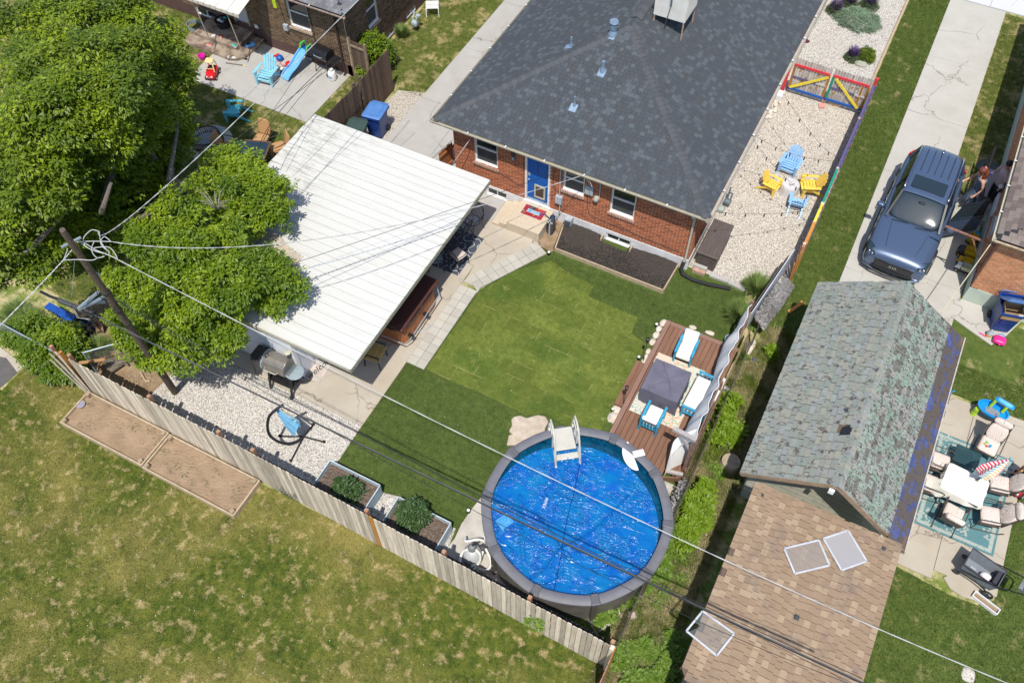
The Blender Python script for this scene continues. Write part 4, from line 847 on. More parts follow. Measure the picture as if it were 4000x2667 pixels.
gt_=thing('wooden_gate','narrow weathered gate between the brick corner and the fence','gate',(-17.5,20.85,0),R(-4)); m_gw=M('grey_brown_wood',(.30,.22,.15),.85,(.22,.155,.10),9)
for i in range(5): obj('gate_board',MB().bb(.10+i*.12,.215+i*.12,-.01,.01,.12,1.65),m_dkw,gt_)
obj('gate_frame',MB().bb(.02,.09,-.04,.04,0,1.78),m_gw,gt_); obj('gate_frame',MB().bb(.70,.78,-.04,.04,0,1.72),m_gw,gt_); obj('gate_rail',MB().bb(.09,.70,-.05,-.015,1.42,1.50),m_gw,gt_); obj('gate_rail',MB().bb(.09,.70,-.05,-.015,.2,.28),m_gw,gt_)
# bins
def bin_(label,loc,rz,mat,mlid,open_=0,s=1,grp=None):
    b_=thing('wheeled_bin',label,'trash bin',loc,rz,grp); b_.scale=(s,)*3
    lo=[(-.24,-.27,.03),(.24,-.27,.03),(.24,.25,.03),(-.24,.25,.03)]; hi=[(-.31,-.37,1.0),(.31,-.37,1.0),(.31,.36,1.0),(-.31,.36,1.0)]
    m=MB(); m.add(lo+hi,[(3,2,1,0),(0,1,5,4),(1,2,6,5),(2,3,7,6),(3,0,4,7)]); body=obj('body',m,mat,b_,bevel=.03)
    m=MB()
    for a in ((-.35,.35,-.42,-.36),(-.35,.35,.36,.40),(-.35,-.31,-.36,.36),(.31,.35,-.36,.36)): m.bb(*a,.93,1.0)
    obj('rim',m,mat,b_)
    obj('panel',MB().hull([(-.18,-.335,.45),(.18,-.335,.45),(.18,-.31,.45),(-.18,-.31,.45)],[(-.2,-.375,.85),(.2,-.375,.85),(.2,-.34,.85),(-.2,-.34,.85)]),mat,b_)
    l=MB().pillow((0,-.0,.035),(.72,.86,.09),p=6,n=16,m=6); l.bb(-.24,.24,-.3,.26,.06,.088); lid=obj('lid',l,mlid,b_,True); lid.location=(0,0,1.0)
    if open_: lid.location=(0,.0,1.12); lid.rotation_euler=(R(open_),0,0)
    obj('handle',MB().tube([(-.28,.42,.98),(-.28,.48,1.0),(.28,.48,1.0),(.28,.42,.98)],.017,6),mlid,b_,True)
    for x in (-.27,.27): obj('wheel',MB().cyl((x-.03,.28,.11),(x+.03,.28,.11),.11,n=16),m_blkr,b_,True)
    return b_
m_bb=M('blue_bin_plastic',(.008,.045,.24),.4); m_bl=M('faded_blue_lid',(.09,.22,.50),.5,(.07,.18,.44),4); m_gb=M('green_bin_plastic',(.05,.085,.07),.5,(.04,.07,.06),4)
bin_('blue recycling bin with faded lid between dark fence and driveway',(-15.1,18.72,.02),R(8),m_bb,m_bl,s=.98)
bin_('green bin mostly hidden behind the white metal roof',(-15.28,17.75,.02),R(14),m_gb,m_gb,s=.95)
tag(obj('leaning_rod',MB().tube([A('b',1700,990,1.1),A('b',1665,1160,.1)],.014,6),m_galv,None,True),'thin grey metal rod leaning against the blue bin','rod')
tag(obj('leaning_rod',MB().tube([(-11.75,17.6,.05),(-11.9,16.8,.1)],.014,6).tube([A('c',205,1000,.8),A('c',65,1190,.3)],.013,6),m_galv,None,True),'grey pipe leaning near the left corner of the brick house','pipe')
pg=thing('picket_gate','low brown wooden gate at the left corner of the brick house','gate',(*A('c',185,1200,.6)[:2],0),R(80)); m_ow=M('orange_brown_wood',(.36,.14,.05),.7,(.28,.10,.035),8)
for i in range(5): obj('picket',MB().bb(-.36+i*.14,-.24+i*.14,-.01,.01,.05,1.0+.03*(i%2)),m_ow,pg)
obj('gate_rail',MB().bb(-.38,.40,-.05,-.01,.8,.88),m_ow,pg); obj('gate_rail',MB().bb(-.38,.40,-.05,-.01,.2,.28),m_ow,pg)
# far upper-left fences
lf=thing('lattice_fence','weathered grey lattice fence half hidden by the big tree','fence',(-28.3,13.5,0)); m_gwd=M('silver_grey_wood',(.34,.31,.28),.9,(.25,.22,.19),8)
obj('top_rail',MB().bb(-.05,.05,-3,11,1.16,1.24),m_gwd,lf)
for i in range(52): obj('lattice_slat',MB().bar((.03,-3+i*.25,.1),(.03,-3+i*.25+.9,1.15),.03,.01,(1,0,0)),m_dkw,lf); obj('lattice_slat',MB().bar((.045,-3+i*.25+.9,.1),(.045,-3+i*.25,1.15),.03,.01,(1,0,0)),m_dkw,lf)
fence('board_fence','brown board fence at the top edge left of the dark brick house',-28.2,21.5,-25.9,21.4,1.5,m_dkw,bw=.13,rail=m_gw,side=-1)
fence('board_fence','short brown board fence meeting the maroon plinth',-27.2,22.4,-26.0,21.15,1.2,M('mid_brown_wood',(.20,.12,.075),.85),bw=.13,rail=m_gw,side=-1)
# things on the strip by the dark house
gm=thing('gas_meter','grey gas meter on the grass by the dark brick side wall','gas meter',(-16.9,24.2,0)); m_gm=M('pale_grey_meter',(.40,.45,.50),.5)
obj('meter_body',MB().pillow((0,0,.35),(.26,.22,.26)),m_gm,gm,True); obj('pipe',MB().tube([(-.1,.05,0),(-.1,.05,.5),(-.12,.2,.62),(-.2,.35,.6)],.025,8).tube([(.1,0,.4),(.12,0,.6),(.02,.06,.62)],.025,8),m_gm,gm,True); obj('regulator',MB().lathe([(.0,.0),(.09,.02),(.09,.06),(0,.08)],n=14,c=(.06,.2,.55)),m_gm,gm,True)
gc=thing('metal_trash_can','grey ribbed metal trash can behind the shrub','trash can',(*A('ai',290,640,.5)[:2],0)); obj('can',MB().lathe([(.24,0),(.26,.1),(.25,.12),(.27,.3),(.26,.32),(.28,.55),(.29,.7),(0,.7)],n=20),m_galv,gc,True); obj('lid',MB().lathe([(.30,.69),(.31,.73),(.22,.80),(0,.82)],n=20),m_gm,gc,True)
mc=thing('garden_chair','white plastic chair edge at the top of the photograph','chair',(*A('ai',860,60,.4)[:2],0),R(30))
for i in range(6): obj('seat_slat',MB().bb(-.25,.25,-.22+i*.085,-.16+i*.085,.38,.40),m_wht,mc)
for x in (-.24,.24):
    for y in (-.22,.24): obj('leg',MB().bb(x-.02,x+.02,y-.02,y+.02,0,.38),m_wht,mc)
# ------------------------------------------------------------------ grey white picket fence behind the yard
m_fw = M('weathered_pale_wood', (.60,.53,.43), .9, (.42,.34,.25), 3.5, rnd=.32, stretch=(5,5,.5), bump=.3, bsc=40, spec=.1, lo=.4, hi=.75)
m_orw = M('fresh_orange_wood', (.55,.25,.05), .7, (.45,.19,.035), 6)
m_brw = M('rusty_brown_wood', (.34,.15,.07), .8, (.42,.26,.16), 14)
ff = fence('wooden_fence', 'long pale weathered board fence along the back lawn', -16.62, 6.03, -10.9, 6.0, 1.8, m_fw, bw=.128, rail=m_brw, posts=(.0,2.75,5.0), side=1, tilt=.016, zj=.03, odd={44: 1}, oddmat=m_orw, gap=.007)
fence('wooden_fence', 'pale board fence section behind the metal planters and the pool', -10.9, 6.0, -.62, 5.80, 1.8, m_fw, bw=.128, rail=m_brw, posts=(.35,3.75,5.9,8.15,10.2), side=1, tilt=.004, zj=.02, odd={30: 1}, oddmat=m_orw, gap=.007)
lf2 = thing('loose_fence_boards', 'broken leaning boards at the left end of the pale fence', 'fence boards', (-16.65,6.03,0))
obj('fence_board', MB().bar((-.02,-.04,0),(-.42,.02,1.75),.12,.018,(0,1,0)), m_fw, lf2); obj('fence_board', MB().bar((-.05,-.07,0),(-.62,-.05,1.62),.12,.018,(0,1,0)), m_fw, lf2); obj('fence_board', MB().bar((-.12,-.10,0),(-.75,-.1,1.3),.09,.018,(0,1,0)), m_fw, lf2)
obj('post', MB().bb(-.62,-.53,.03,.12,0,1.86), m_brw, lf2); obj('post', MB().bb(-.34,-.27,.03,.12,0,1.76), m_orw, lf2)
cf = thing('corner_fence', 'short orange brown fence end turning off the pale fence', 'fence', (-.60,5.78,0))
for i in range(6): obj('fence_board', MB().bb(-.01,.01,-.10-i*.14,.02-i*.14,0,1.82+random.uniform(-.02,.02)), m_orw if i<2 else m_brw, cf)
obj('post', MB().bb(-.11,-.015,-.08,.02,0,1.9), m_fw, cf)
# chain link
m_wire = M('fence_wire', (.30,.33,.34), .5, metal=.6)
def chain(name,label,pts,h,mat,z0=.03,rail=True,gap=.075,wr=.0035,pm=None,rr=.021):
    f_=thing(name,label,'fence',(*pts[0],0)); b=Vector((*pts[0],0)); m=MB(); rm=MB()
    for (x0,y0),(x1,y1) in zip(pts,pts[1:]):
        a=Vector((x0,y0,0))-b; d=Vector((x1-x0,y1-y0,0)); L=d.length; d.normalize(); n=int(L/gap)
        for i in range(-int(h/gap),n):
            for sg in (0,1):
                s0,s1=i*gap,i*gap+h; za,zb=(0,h) if sg==0 else (h,0)
                t0=max(0,-s0/h) if s0<0 else 0; t1=min(1,(L-s0)/h)
                if t1<=t0: continue
                p0=a+d*(s0+(s1-s0)*t0)+Vector((0,0,z0+za+(zb-za)*t0)); p1=a+d*(s0+(s1-s0)*t1)+Vector((0,0,z0+za+(zb-za)*t1))
                m.bar(p0,p1,wr*2,wr*1.2,(d.y,-d.x,0))
        k_=max(1,int(L/2.6))
        for i in range(k_+1): rm.cyl(a+d*(i*L/k_),a+d*(i*L/k_)+Vector((0,0,h+.05)),.027,n=8)
        if rail: rm.cyl(a+Vector((0,0,h+z0)),a+d*L+Vector((0,0,h+z0)),rr,n=8)
    obj('wire_mesh',m,mat,f_,kind='stuff'); obj('rail_and_posts',rm,pm or m_galv,f_,True)
    return f_
m_blkw = M('black_wire', (.02,.022,.022), .5)
chain('chain_link_fence','black coated chain link fence just inside the pale board fence',[(-10.6,6.16),(-.95,6.02)],1.25,m_blkw,pm=m_blkw)
chain('chain_link_fence','galvanised chain link fence with blue grey rail at the left edge',[(-24,6.33),(-16.95,6.2)],1.15,m_wire,gap=.09)
chain('chain_link_fence','sagging piece of chain link fence beside the utility pole',[(-17.0,6.6),(-15.75,7.95)],1.0,m_wire,gap=.09)
chain('chain_link_fence','chain link fence between pool deck and weedy strip',[(-.62,6.0),(-.62,16.0)],1.15,M('brown_wire',(.10,.085,.075),.7),gap=.08,rail=False,pm=bpy.data.materials['brown_wire'])
# two earth beds
def dirtbed(label,x0,x1,y0,y1,posts):
    b_=thing('raised_bed',label,'garden bed',((x0+x1)/2,(y0+y1)/2,0)); w,h=(x1-x0)/2,(y1-y0)/2
    for q in ((-w,w,-h,-h+.045),(-w,w,h-.045,h),(-w,-w+.045,-h+.046,h-.046),(w-.045,w,-h+.046,h-.046)): obj('bed_board',MB().bb(*q,-.02,.19),m_board,b_)
    for sx in (-1,1):
        for sy in (-1,1): obj('corner_post',MB().bb(sx*(w-.10)-.05,sx*(w-.10)+.05,sy*(h-.10)-.05,sy*(h-.10)+.05,-.02,.25),M('post_wood',(.36,.28,.19),.9),b_)
    obj('soil',MB().grid(60,24,lambda u,v:(-w+.046+(2*w-.092)*u,-h+.046+(2*h-.092)*v,.10+.02*math.sin(7*u)*math.sin(5*v)+random.uniform(-.009,.009))),m_dirt,b_)
    V=[];F=[]; mbw=MB()
    for c_ in range(30):
        cx,cy=random.uniform(-w+.15,w-.15),random.uniform(-h+.1,h-.1)
        for q in range(random.randint(3,18)):
            a=random.random()*6.28; rr=random.random()**.5*.10; x,y=cx+rr*math.cos(a)*1.5,cy+rr*math.sin(a); l=random.uniform(.008,.024); z=.13+random.random()*.03
            mbw.add([(x,y,z),(x+l,y+l*.4,z+.01),(x+l*1.4,y+l*1.2,z+.015),(x+l*.2,y+l*.9,z+.005)],[(0,1,2,3)])
    obj('weeds',mbw,m_weedleaf,b_,kind='stuff')
def leafmat(name,a,b,c=None,tr=.35,rough=.5,spec=.35):
    t=NT(name); r=t.g.outputs['Random Per Island']; col=t.mix(r,a,b)
    if c: col=t.mix(t.ramp(t.noise(.9,3),(.4,0),(.62,1)),col,c)
    m=t.out(col,rough,0,spec); t.b.inputs['Transmission Weight'].default_value=0
    ts=t.n('ShaderNodeBsdfTranslucent'); t.lk(col,ts.inputs['Color']); mx=t.n('ShaderNodeMixShader'); mx.inputs[0].default_value=tr
    t.lk(t.b.outputs[0],mx.inputs[1]); t.lk(ts.outputs[0],mx.inputs[2]); t.lk(mx.outputs[0],t.t.nodes['Material Output'].inputs['Surface']); return m
m_weedleaf=leafmat('weed_leaf',(.06,.12,.035),(.10,.18,.06))
dirtbed('left raised bed of bare brown soil outside the pale fence',-16.66,-13.76,4.83,5.96,0); dirtbed('right raised bed of bare brown soil outside the pale fence',-13.72,-10.69,4.80,5.94,0)
p_=A('j',225,548,.13); sp=thing('stepping_stone','small round blue and white ring plate on the soil','stepping stone',(p_.x,p_.y,.13)); obj('plate',MB().lathe([(0,0),(.13,0),(.13,.025),(.05,.03),(0,.02)],n=20),M('blue_grey_glaze',(.16,.17,.30),.4,(.40,.36,.34),40),sp,True)
# galvanised planters with peony bushes
m_soil=M('planter_soil',(.065,.045,.036),.95,(.20,.15,.11),26,bump=1,bsc=60)
def planter(label,x0,x1,y0,y1):
    b_=thing('metal_planter',label,'planter',((x0+x1)/2,(y0+y1)/2,0)); w,h=(x1-x0)/2,(y1-y0)/2; H=.55
    def wall(a,b,nrm):
        a,b=Vector((*a,0)),Vector((*b,0)); nrm=Vector((*nrm,0)); m=MB(); n=22; vs=[]
        for i in range(n+1):
            z=H*i/n; o=nrm*(.011*math.sin(i*PI*.9)); vs+=[a+o+Vector((0,0,z)),b+o+Vector((0,0,z))]
        m.add(vs,[(2*i,2*i+1,2*i+3,2*i+2) for i in range(n)]); o=obj('panel',m,m_galv,b_); s_=o.modifiers.new('t','SOLIDIFY'); s_.thickness=.012
        obj('rim',MB().bar(a+Vector((0,0,H)),b+Vector((0,0,H)),.03,.022),M('planter_rim',(.50,.58,.62),.4),b_)
    wall((-w,-h),(w,-h),(0,-1)); wall((-w,h),(w,h),(0,1)); wall((-w,-h),(-w,h),(-1,0)); wall((w,-h),(w,h),(1,0))
    obj('soil',MB().grid(30,18,lambda u,v:(-w+.02+(2*w-.04)*u,-h+.02+(2*h-.04)*v,.40+random.uniform(-.015,.015))),m_soil,b_)
planter('left galvanised planter box with a dark green bush behind the fence',-9.22,-7.67,6.35,7.15); planter('right galvanised planter box with a tall bush near the pool',-7.08,-5.54,6.28,7.09)
wb=thing('wire_basket','small black wire basket hanging on the fence front','wire basket',(*A('j',1815,1215,.5)[:2],.35)); m=MB()
for i in range(6): m.bar((-.2+i*.08,-.08,0),(-.2+i*.08,-.08,.2),.006,.006); m.bar((-.2+i*.08,.1,0),(-.2+i*.08,-.08,0),.006,.006)
for z in (0,.1,.2): m.bar((-.2,-.08,z),(.2,-.08,z),.008,.008); m.bar((-.2,-.08,z),(-.2,.1,z),.008,.008); m.bar((.2,-.08,z),(.2,.1,z),.008,.008)
obj('wires',m,m_blk,wb)
# ------------------------------------------------------------------ swimming pool
PX,PY,RO,RI,PZ=-2.77,8.52,2.345,2.11,1.33
pl=thing('swimming_pool','round above ground pool with dark grey rim and metal wall','swimming pool',(PX,PY,0))
m_rim=M('grey_resin_rim',(.155,.155,.175),.6,(.13,.13,.145),4,bump=.1,bsc=300); m_cap=M('dark_resin_cap',(.115,.115,.13),.55,(.095,.095,.105),5)
t=NT('pool_wall_metal'); c=t.mix(t.ramp(t.noise(2.6,5,.6),(.35,0),(.7,1)),(.21,.195,.17),(.12,.115,.105)); m_pw=t.out(c,.5,.2,.4)
t=NT('pool_liner'); vv=t.scl(None,(1,1,1.6)); e=t.vor(6,'DISTANCE_TO_EDGE',vec=vv); cc=t.ramp(t.vor(6,out='Color',vec=vv),(0,(.003,.07,.16)),(1,(.006,.14,.27))); c=t.mix(t.ramp(e,(.0,1),(.07,0)),cc,(.0,.018,.06)); m_liner=t.out(c,.5)
N_=120
obj('wall',MB().lathe([(2.18,0),(2.18,PZ-.02)],n=N_).v and MB().grid(N_,1,lambda u,v:(2.24*math.cos(2*PI*u),2.24*math.sin(2*PI*u),(PZ-.03)*v)),m_pw,pl,True)
obj('liner',MB().grid(N_,3,lambda u,v:((2.20+.0*v)*math.cos(-2*PI*u),2.20*math.sin(-2*PI*u),.02+(PZ-.05)*v)),m_liner,pl,True)
obj('pool_floor',MB().lathe([(2.20,.05),(0,.05)],n=60),m_liner,pl)
joint0=R(18)
for k_ in range(10):
    a0,a1=joint0+k_*R(36)+R(2.6),joint0+(k_+1)*R(36)-R(2.6); m=MB(); prof=[(RI,PZ-.055),(RI-.005,PZ-.01),(RI+.03,PZ+.012),(RO-.06,PZ+.012),(RO,PZ-.02),(RO+.005,PZ-.07),(RO-.03,PZ-.07),(RI+.04,PZ-.03)]
    ns=8; vs=[]
    for i in range(ns+1):
        q=a0+(a1-a0)*i/ns; f_=1-.012*math.sin(PI*i/ns)
        vs+=[(r_*f_*math.cos(q),r_*f_*math.sin(q),z_) for r_,z_ in prof]
    n=len(prof); m.add(vs,[(i*n+j,i*n+(j+1)%n,(i+1)*n+(j+1)%n,(i+1)*n+j) for i in range(ns) for j in range(n)]+[tuple(range(n))[::-1],tuple(range(ns*n,ns*n+n))]); obj('rim_segment',m,m_rim,pl,True)
    q=joint0+k_*R(36); c_,s_=math.cos(q),math.sin(q); er=Vector((c_,s_,0)); et=Vector((-s_,c_,0))
    lo=[er*(RI-.03)+et*(-.09),er*(RI-.03)+et*.09,er*(RO+.02)+et*.12,er*(RO+.02)+et*(-.12)]
    obj('rim_cap',MB().hull([v+Vector((0,0,PZ-.09)) for v in lo][::-1],[v*.995+Vector((0,0,PZ+.03)) for v in lo][::-1]) if 0 else MB().hull([lo[3]+Vector((0,0,PZ-.09)),lo[2]+Vector((0,0,PZ-.09)),lo[1]+Vector((0,0,PZ-.09)),lo[0]+Vector((0,0,PZ-.09))],[lo[3]+Vector((0,0,PZ+.03)),lo[2]+Vector((0,0,PZ+.03)),lo[1]+Vector((0,0,PZ+.03)),lo[0]+Vector((0,0,PZ+.03))]),m_cap,pl,bevel=.03)
    u_=MB(); lo=[er*2.245+et*(-.085),er*2.245+et*.085,er*2.32+et*.07,er*2.32+et*(-.07)]
    obj('upright',MB().hull([lo[i]+Vector((0,0,0)) for i in (3,2,1,0)],[lo[i]+Vector((0,0,PZ-.07)) for i in (3,2,1,0)]),M('upright_brown',(.105,.09,.08),.5) if k_==0 else bpy.data.materials['upright_brown'],pl,bevel=.012)
    obj('upright_foot',MB().hull([er*2.24+et*(-.12),er*2.37+et*(-.12),er*2.37+et*.12,er*2.24+et*.12],[er*2.24+et*(-.11)+Vector((0,0,.1)),er*2.30+et*(-.11)+Vector((0,0,.1)),er*2.30+et*.11+Vector((0,0,.1)),er*2.24+et*.11+Vector((0,0,.1))]),m_cap,pl)
t=NT('pool_water'); t.b.inputs['Transmission Weight'].default_value=.0; c=t.mix(t.ramp(t.noise(2.5,4),(.4,0),(.6,1)),(.002,.045,.10),(.004,.075,.15)); e_=t.vor(7,'DISTANCE_TO_EDGE'); c=t.mix(t.ramp(e_,(0,.75),(.06,0)),c,(.0,.015,.045)); t.bump(t.noise(6,3),.15,.03); m_water=t.out(c,.06,0,.6)
WZ=1.10
wt_=MB().lathe([(0,WZ),(2.195,WZ)],n=80); wt_.f=[f[::-1] for f in wt_.f]; obj('water',wt_,m_water,pl)
# solar cover : wrinkled film floating in the south of the pool, short of the rim at the top
def nz(x,y,sc,seed=0):
    from mathutils import noise as mn
    return mn.noise(Vector((x*sc+seed,y*sc-seed,seed*1.7)))
from mathutils import noise as mno
def cover_h(x,y):
    r_=math.hypot(x,y); h=.013*mno.ridged_multi_fractal(Vector((x*1.1,y*2.4,3.1)),.9,2.1,4,1.0,1.5)+.012*nz(x,y,2.2,5)
    w=mno.noise(Vector((x*.8,y*.8,9))); l=abs(x*.92-y*.35-.45+.25*w); h+=.05*math.exp(-(l/.035)**2)*(1 if y<1.0 else .2)
    l2=abs(x*.25+y*.97+.95+.22*math.sin(x*2.1)); h+=.055*math.exp(-(l2/.045)**2)*(1 if x<.3 else .4)
    l3=abs(x*.85+y*.5+1.35+.15*w); h+=.05*math.exp(-(l3/.05)**2)*(1 if y<-.2 else 0)
    return h
m=MB(); nr,na=64,190; cxo,cyo=.0,-.18; vs=[]
for i in range(nr+1):
    for j in range(na):
        q=2*PI*j/na; rr=2.18*(i/nr); x,y=cxo+rr*math.cos(q)*.955,cyo+rr*math.sin(q)*.925
        lim_=2.17; d_=math.hypot(x,y)
        if d_>lim_: x,y=x*lim_/d_,y*lim_/d_
        lift=max(0,(d_-1.99))*.45 if y<-.4 else 0
        vs.append((x,y,WZ+.018+cover_h(x,y)+lift+.006*math.sin(q*40)*(i/nr)**8))
m.add(vs,[(i*na+j,i*na+(j+1)%na,(i+1)*na+(j+1)%na,(i+1)*na+j) for i in range(nr) for j in range(na)]); m.f=[f for f in m.f]
t=NT('solar_cover_film'); c=t.mix(t.ramp(t.noise(2.4,5,.65),(.32,0),(.68,1)),(.0,.105,.40),(.002,.165,.40)); x_,y_,z_=t.sep()
c=t.mix(t.ramp(t.noise(1.3,6,.7,dist=1.5),(.50,0),(.60,.85)),c,(.0,.085,.40))
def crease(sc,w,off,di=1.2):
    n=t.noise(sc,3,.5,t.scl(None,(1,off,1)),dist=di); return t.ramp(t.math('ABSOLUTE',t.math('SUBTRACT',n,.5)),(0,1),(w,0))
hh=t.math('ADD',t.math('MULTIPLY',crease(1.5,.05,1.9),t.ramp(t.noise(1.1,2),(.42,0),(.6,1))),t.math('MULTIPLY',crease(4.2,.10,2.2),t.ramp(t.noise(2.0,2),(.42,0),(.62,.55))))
hh=t.math('ADD',hh,t.math('MULTIPLY',t.noise(9,3,.6,t.scl(None,(1,1.7,1))),.35)); c=t.mix(t.math('MULTIPLY',hh,.12),c,(.01,.16,.46)); t.bump(hh,1.0,.021); m_cov=t.out(c,.24,0,.45)  # lighter blue mixed along the creases paints part of their glint
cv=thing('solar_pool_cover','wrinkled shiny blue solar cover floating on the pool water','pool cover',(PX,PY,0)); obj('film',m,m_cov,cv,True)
sm_=MB(); sm_.tube([(-.55+.9*v+.02*math.sin(9*v),1.42-3.45*v,WZ+.045+cover_h(-.55+.9*v,1.42-3.45*v)) for v in [i/40 for i in range(41)]],.008,4); obj('seam',sm_,M('navy_seam',(.0,.03,.22),.5),cv)
text('INYEX',.105,(-.80,-.12,WZ+.075),(0,0,R(-82)),M('white_print',(.72,.78,.80),.5),cv,ext=.001); obj('print_patch',MB().bb(-.15,.15,-.18,.18,0,.003),M('pale_film_print',(.10,.36,.60),.4,(.02,.2,.5),30),cv,loc=(-1.47,-1.0,WZ+.05),rz=R(-25))
# pool ladder
m_lad=M('cream_resin',(.54,.52,.46),.5,(.48,.46,.40),4)
la=thing('pool_ladder','cream plastic pool ladder with wide platform and handrails','ladder',(-3.78,9.96,0),R(37))
obj('platform',MB().bb(-.27,.27,-.13,.50,PZ+.04,PZ+.09),m_lad,la,bevel=.012)
for sx in (-1,1):
    obj('handrail',MB().tube([(sx*.31,-.42,1.0),(sx*.31,-.38,PZ+.1),(sx*.31,-.05,PZ+.72),(sx*.31,.18,PZ+.80),(sx*.31,.42,PZ+.72),(sx*.31,.56,PZ+.25),(sx*.31,.60,.9)],.026,8),m_lad,la,True)
    obj('post',MB().bb(sx*.31-.03,sx*.31+.03,.0,.06,PZ+.05,PZ+.75),m_lad,la); obj('mid_rail',MB().bar((sx*.31,-.2,PZ+.38),(sx*.31,.5,PZ+.42),.03,.035),m_lad,la)
    obj('outer_stringer',MB().bar((sx*.31,.52,PZ+.1),(sx*.31,.95,.0),.04,.12),m_lad,la); obj('inner_stringer',MB().bar((sx*.31,-.14,PZ+.1),(sx*.31,-.48,WZ-.1),.045,.13),m_lad,la)
    for i in range(8):
        for jj in range(3): obj('perforated_tile',MB().bb(sx*.31-.022*sx-.004,sx*.31-.022*sx+.004,.12+jj*.05,.15+jj*.05,PZ+.12+i*.07,PZ+.16+i*.07),m_wht,la) if i<4 else None
for i in range(3): obj('tread',MB().bb(-.29,.29,-.34-.11*i,-.18-.11*i,WZ+.16-.2*i,WZ+.19-.2*i),m_lad,la)
for i in range(4): obj('tread',MB().bb(-.29,.29,.50+.11*i,.64+.11*i,1.05-.28*i,1.08-.28*i),m_lad,la)
obj('latch',MB().bb(-.16,.16,-.36,-.34,PZ-.02,PZ+.01).bb(-.02,.02,-.36,-.34,PZ-.02,PZ+.14).bb(-.16,-.13,-.36,-.34,PZ-.1,PZ).bb(.13,.16,-.36,-.34,PZ-.1,PZ),m_wht,la)
# skimmer float plate
sk=thing('pool_skimmer','white half moon skimmer tray hooked on the pool rim','skimmer',(*A('l',1160,400,PZ)[:2],PZ),R(-48)); n=14
obj('tray',MB().prism([(.42*math.cos(PI+PI*i/n),.16+.30*math.sin(PI+PI*i/n)*.9-.1) for i in range(n+1)],-.05,.0),m_wht,sk,bevel=.015); obj('hook_arm',MB().bb(-.09,.09,.05,.34,.02,.055),m_wht,sk,bevel=.01)
# pump and filter
pf=thing('pool_filter','white sand filter and pump with white hoses beside the pool','pool filter',(*A('ac',215,370,.3)[:2],.02)); m_fg=M('pale_grey_tank',(.52,.53,.55),.45); m_hose=M('white_corrugated_hose',(.74,.73,.69),.5,bump=.6,bsc=90)
obj('filter_tank',MB().lathe([(.15,0),(.24,.05),(.25,.25),(.22,.45),(.12,.56),(.06,.58)],n=24),m_fg,pf,True); obj('valve_head',MB().lathe([(.09,.55),(.11,.58),(.11,.66),(.07,.72),(.03,.74)],n=16,c=(-.02,.04,0)),M('valve_grey',(.22,.23,.24),.4),pf,True); obj('valve_handle',MB().bar((-.02,.04,.78),(.08,.14,.78),.04,.03),m_blk,pf)
obj('pump_motor',MB().cyl((.18,.30,.14),(.42,.34,.14),.09,n=14),m_dkgr,pf,True); obj('pump_strainer',MB().lathe([(.08,0),(.08,.3),(.0,.32)],n=14,c=(.12,.28,0)),m_dkgr,pf,True); obj('pump_motor',MB().cyl((-.1,-.32,.12),(.18,-.36,.12),.10,n=14),m_dkgr,pf,True)
obj('pump_base',MB().bb(-.12,.28,-.48,-.22,0,.08).pillow((.12,-.38,.2),(.3,.2,.12)),m_fg,pf)
obj('chlorinator_lid',MB().lathe([(.17,0),(.18,.30),(.19,.34),(0,.36)],n=20,c=(.20,.62,0)),m_wht,pf,True)
for pts in ([(-.36,.28,.35),(-.28,.18,.42),(-.05,.34,.46),(.12,.40,.42)],[(.05,.05,.62),(.22,.0,.55),(.26,-.14,.35),(.12,-.28,.3)],[(-.08,-.02,.60),(-.20,-.12,.5),(-.16,-.35,.4),(.0,-.55,.35),(.22,-.72,.10),(.30,-.78,.05)],[(-.2,-.3,.22),(-.24,-.18,.24),(-.15,-.1,.25)],[(.22,.28,.3),(.45,.10,.25),(.52,-.08,.22),(.42,-.2,.2),(.15,-.22,.25)],[(.2,.18,.32),(.24,-.1,.3),(.2,-.42,.25)]):
    cpts=[]
    for i in range(len(pts)-1):
        for s_ in range(5):
            u=s_/5; p0=Vector(pts[max(i-1,0)]);p1=Vector(pts[i]);p2=Vector(pts[i+1]);p3=Vector(pts[min(i+2,len(pts)-1)])
            cpts.append(.5*((2*p1)+(-p0+p2)*u+(2*p0-5*p1+4*p2-p3)*u*u+(-p0+3*p1-3*p2+p3)*u**3))
    cpts.append(Vector(pts[-1])); obj('hose',MB().tube(cpts,.034,8),m_hose,pf,True)
obj('cable',MB().tube([(.1,.62,.3),(-.0,.78,.3),(.12,.95,.25),(.26,.9,.3)],.009,5),m_blk,pf,True)
ub_=A('l',480,220,0); rk=[(-.52,.2),(-.46,.3),(-.3,.36),(-.1,.30),(.05,.38),(.2,.44),(.42,.42),(.52,.26),(.44,.05),(.47,-.1),(.2,-.32),(.0,-.36),(-.3,-.42),(-.42,-.25),(-.54,-.15),(-.47,.02)]
tag(obj('flat_rock',MB().prism(rk,0,.14),M('pinkish_flagstone',(.54,.46,.37),.9,(.42,.34,.26),5,bump=1,bsc=9),None,loc=(ub_.x-.05,ub_.y-.05,0),rz=R(20),bevel=.04),'large pale flat rock under the pool ladder','rock')
tag(obj('flat_rock',MB().prism([(-.3,-.35),(.1,-.2),(.35,.25),(.15,.35),(-.35,-.05)],0,.10),bpy.data.materials['pinkish_flagstone'],None,loc=(*A('af',360,500)[:2],0),rz=R(8),bevel=.03),'narrow pale rock between the ladder rock and the rim','rock')
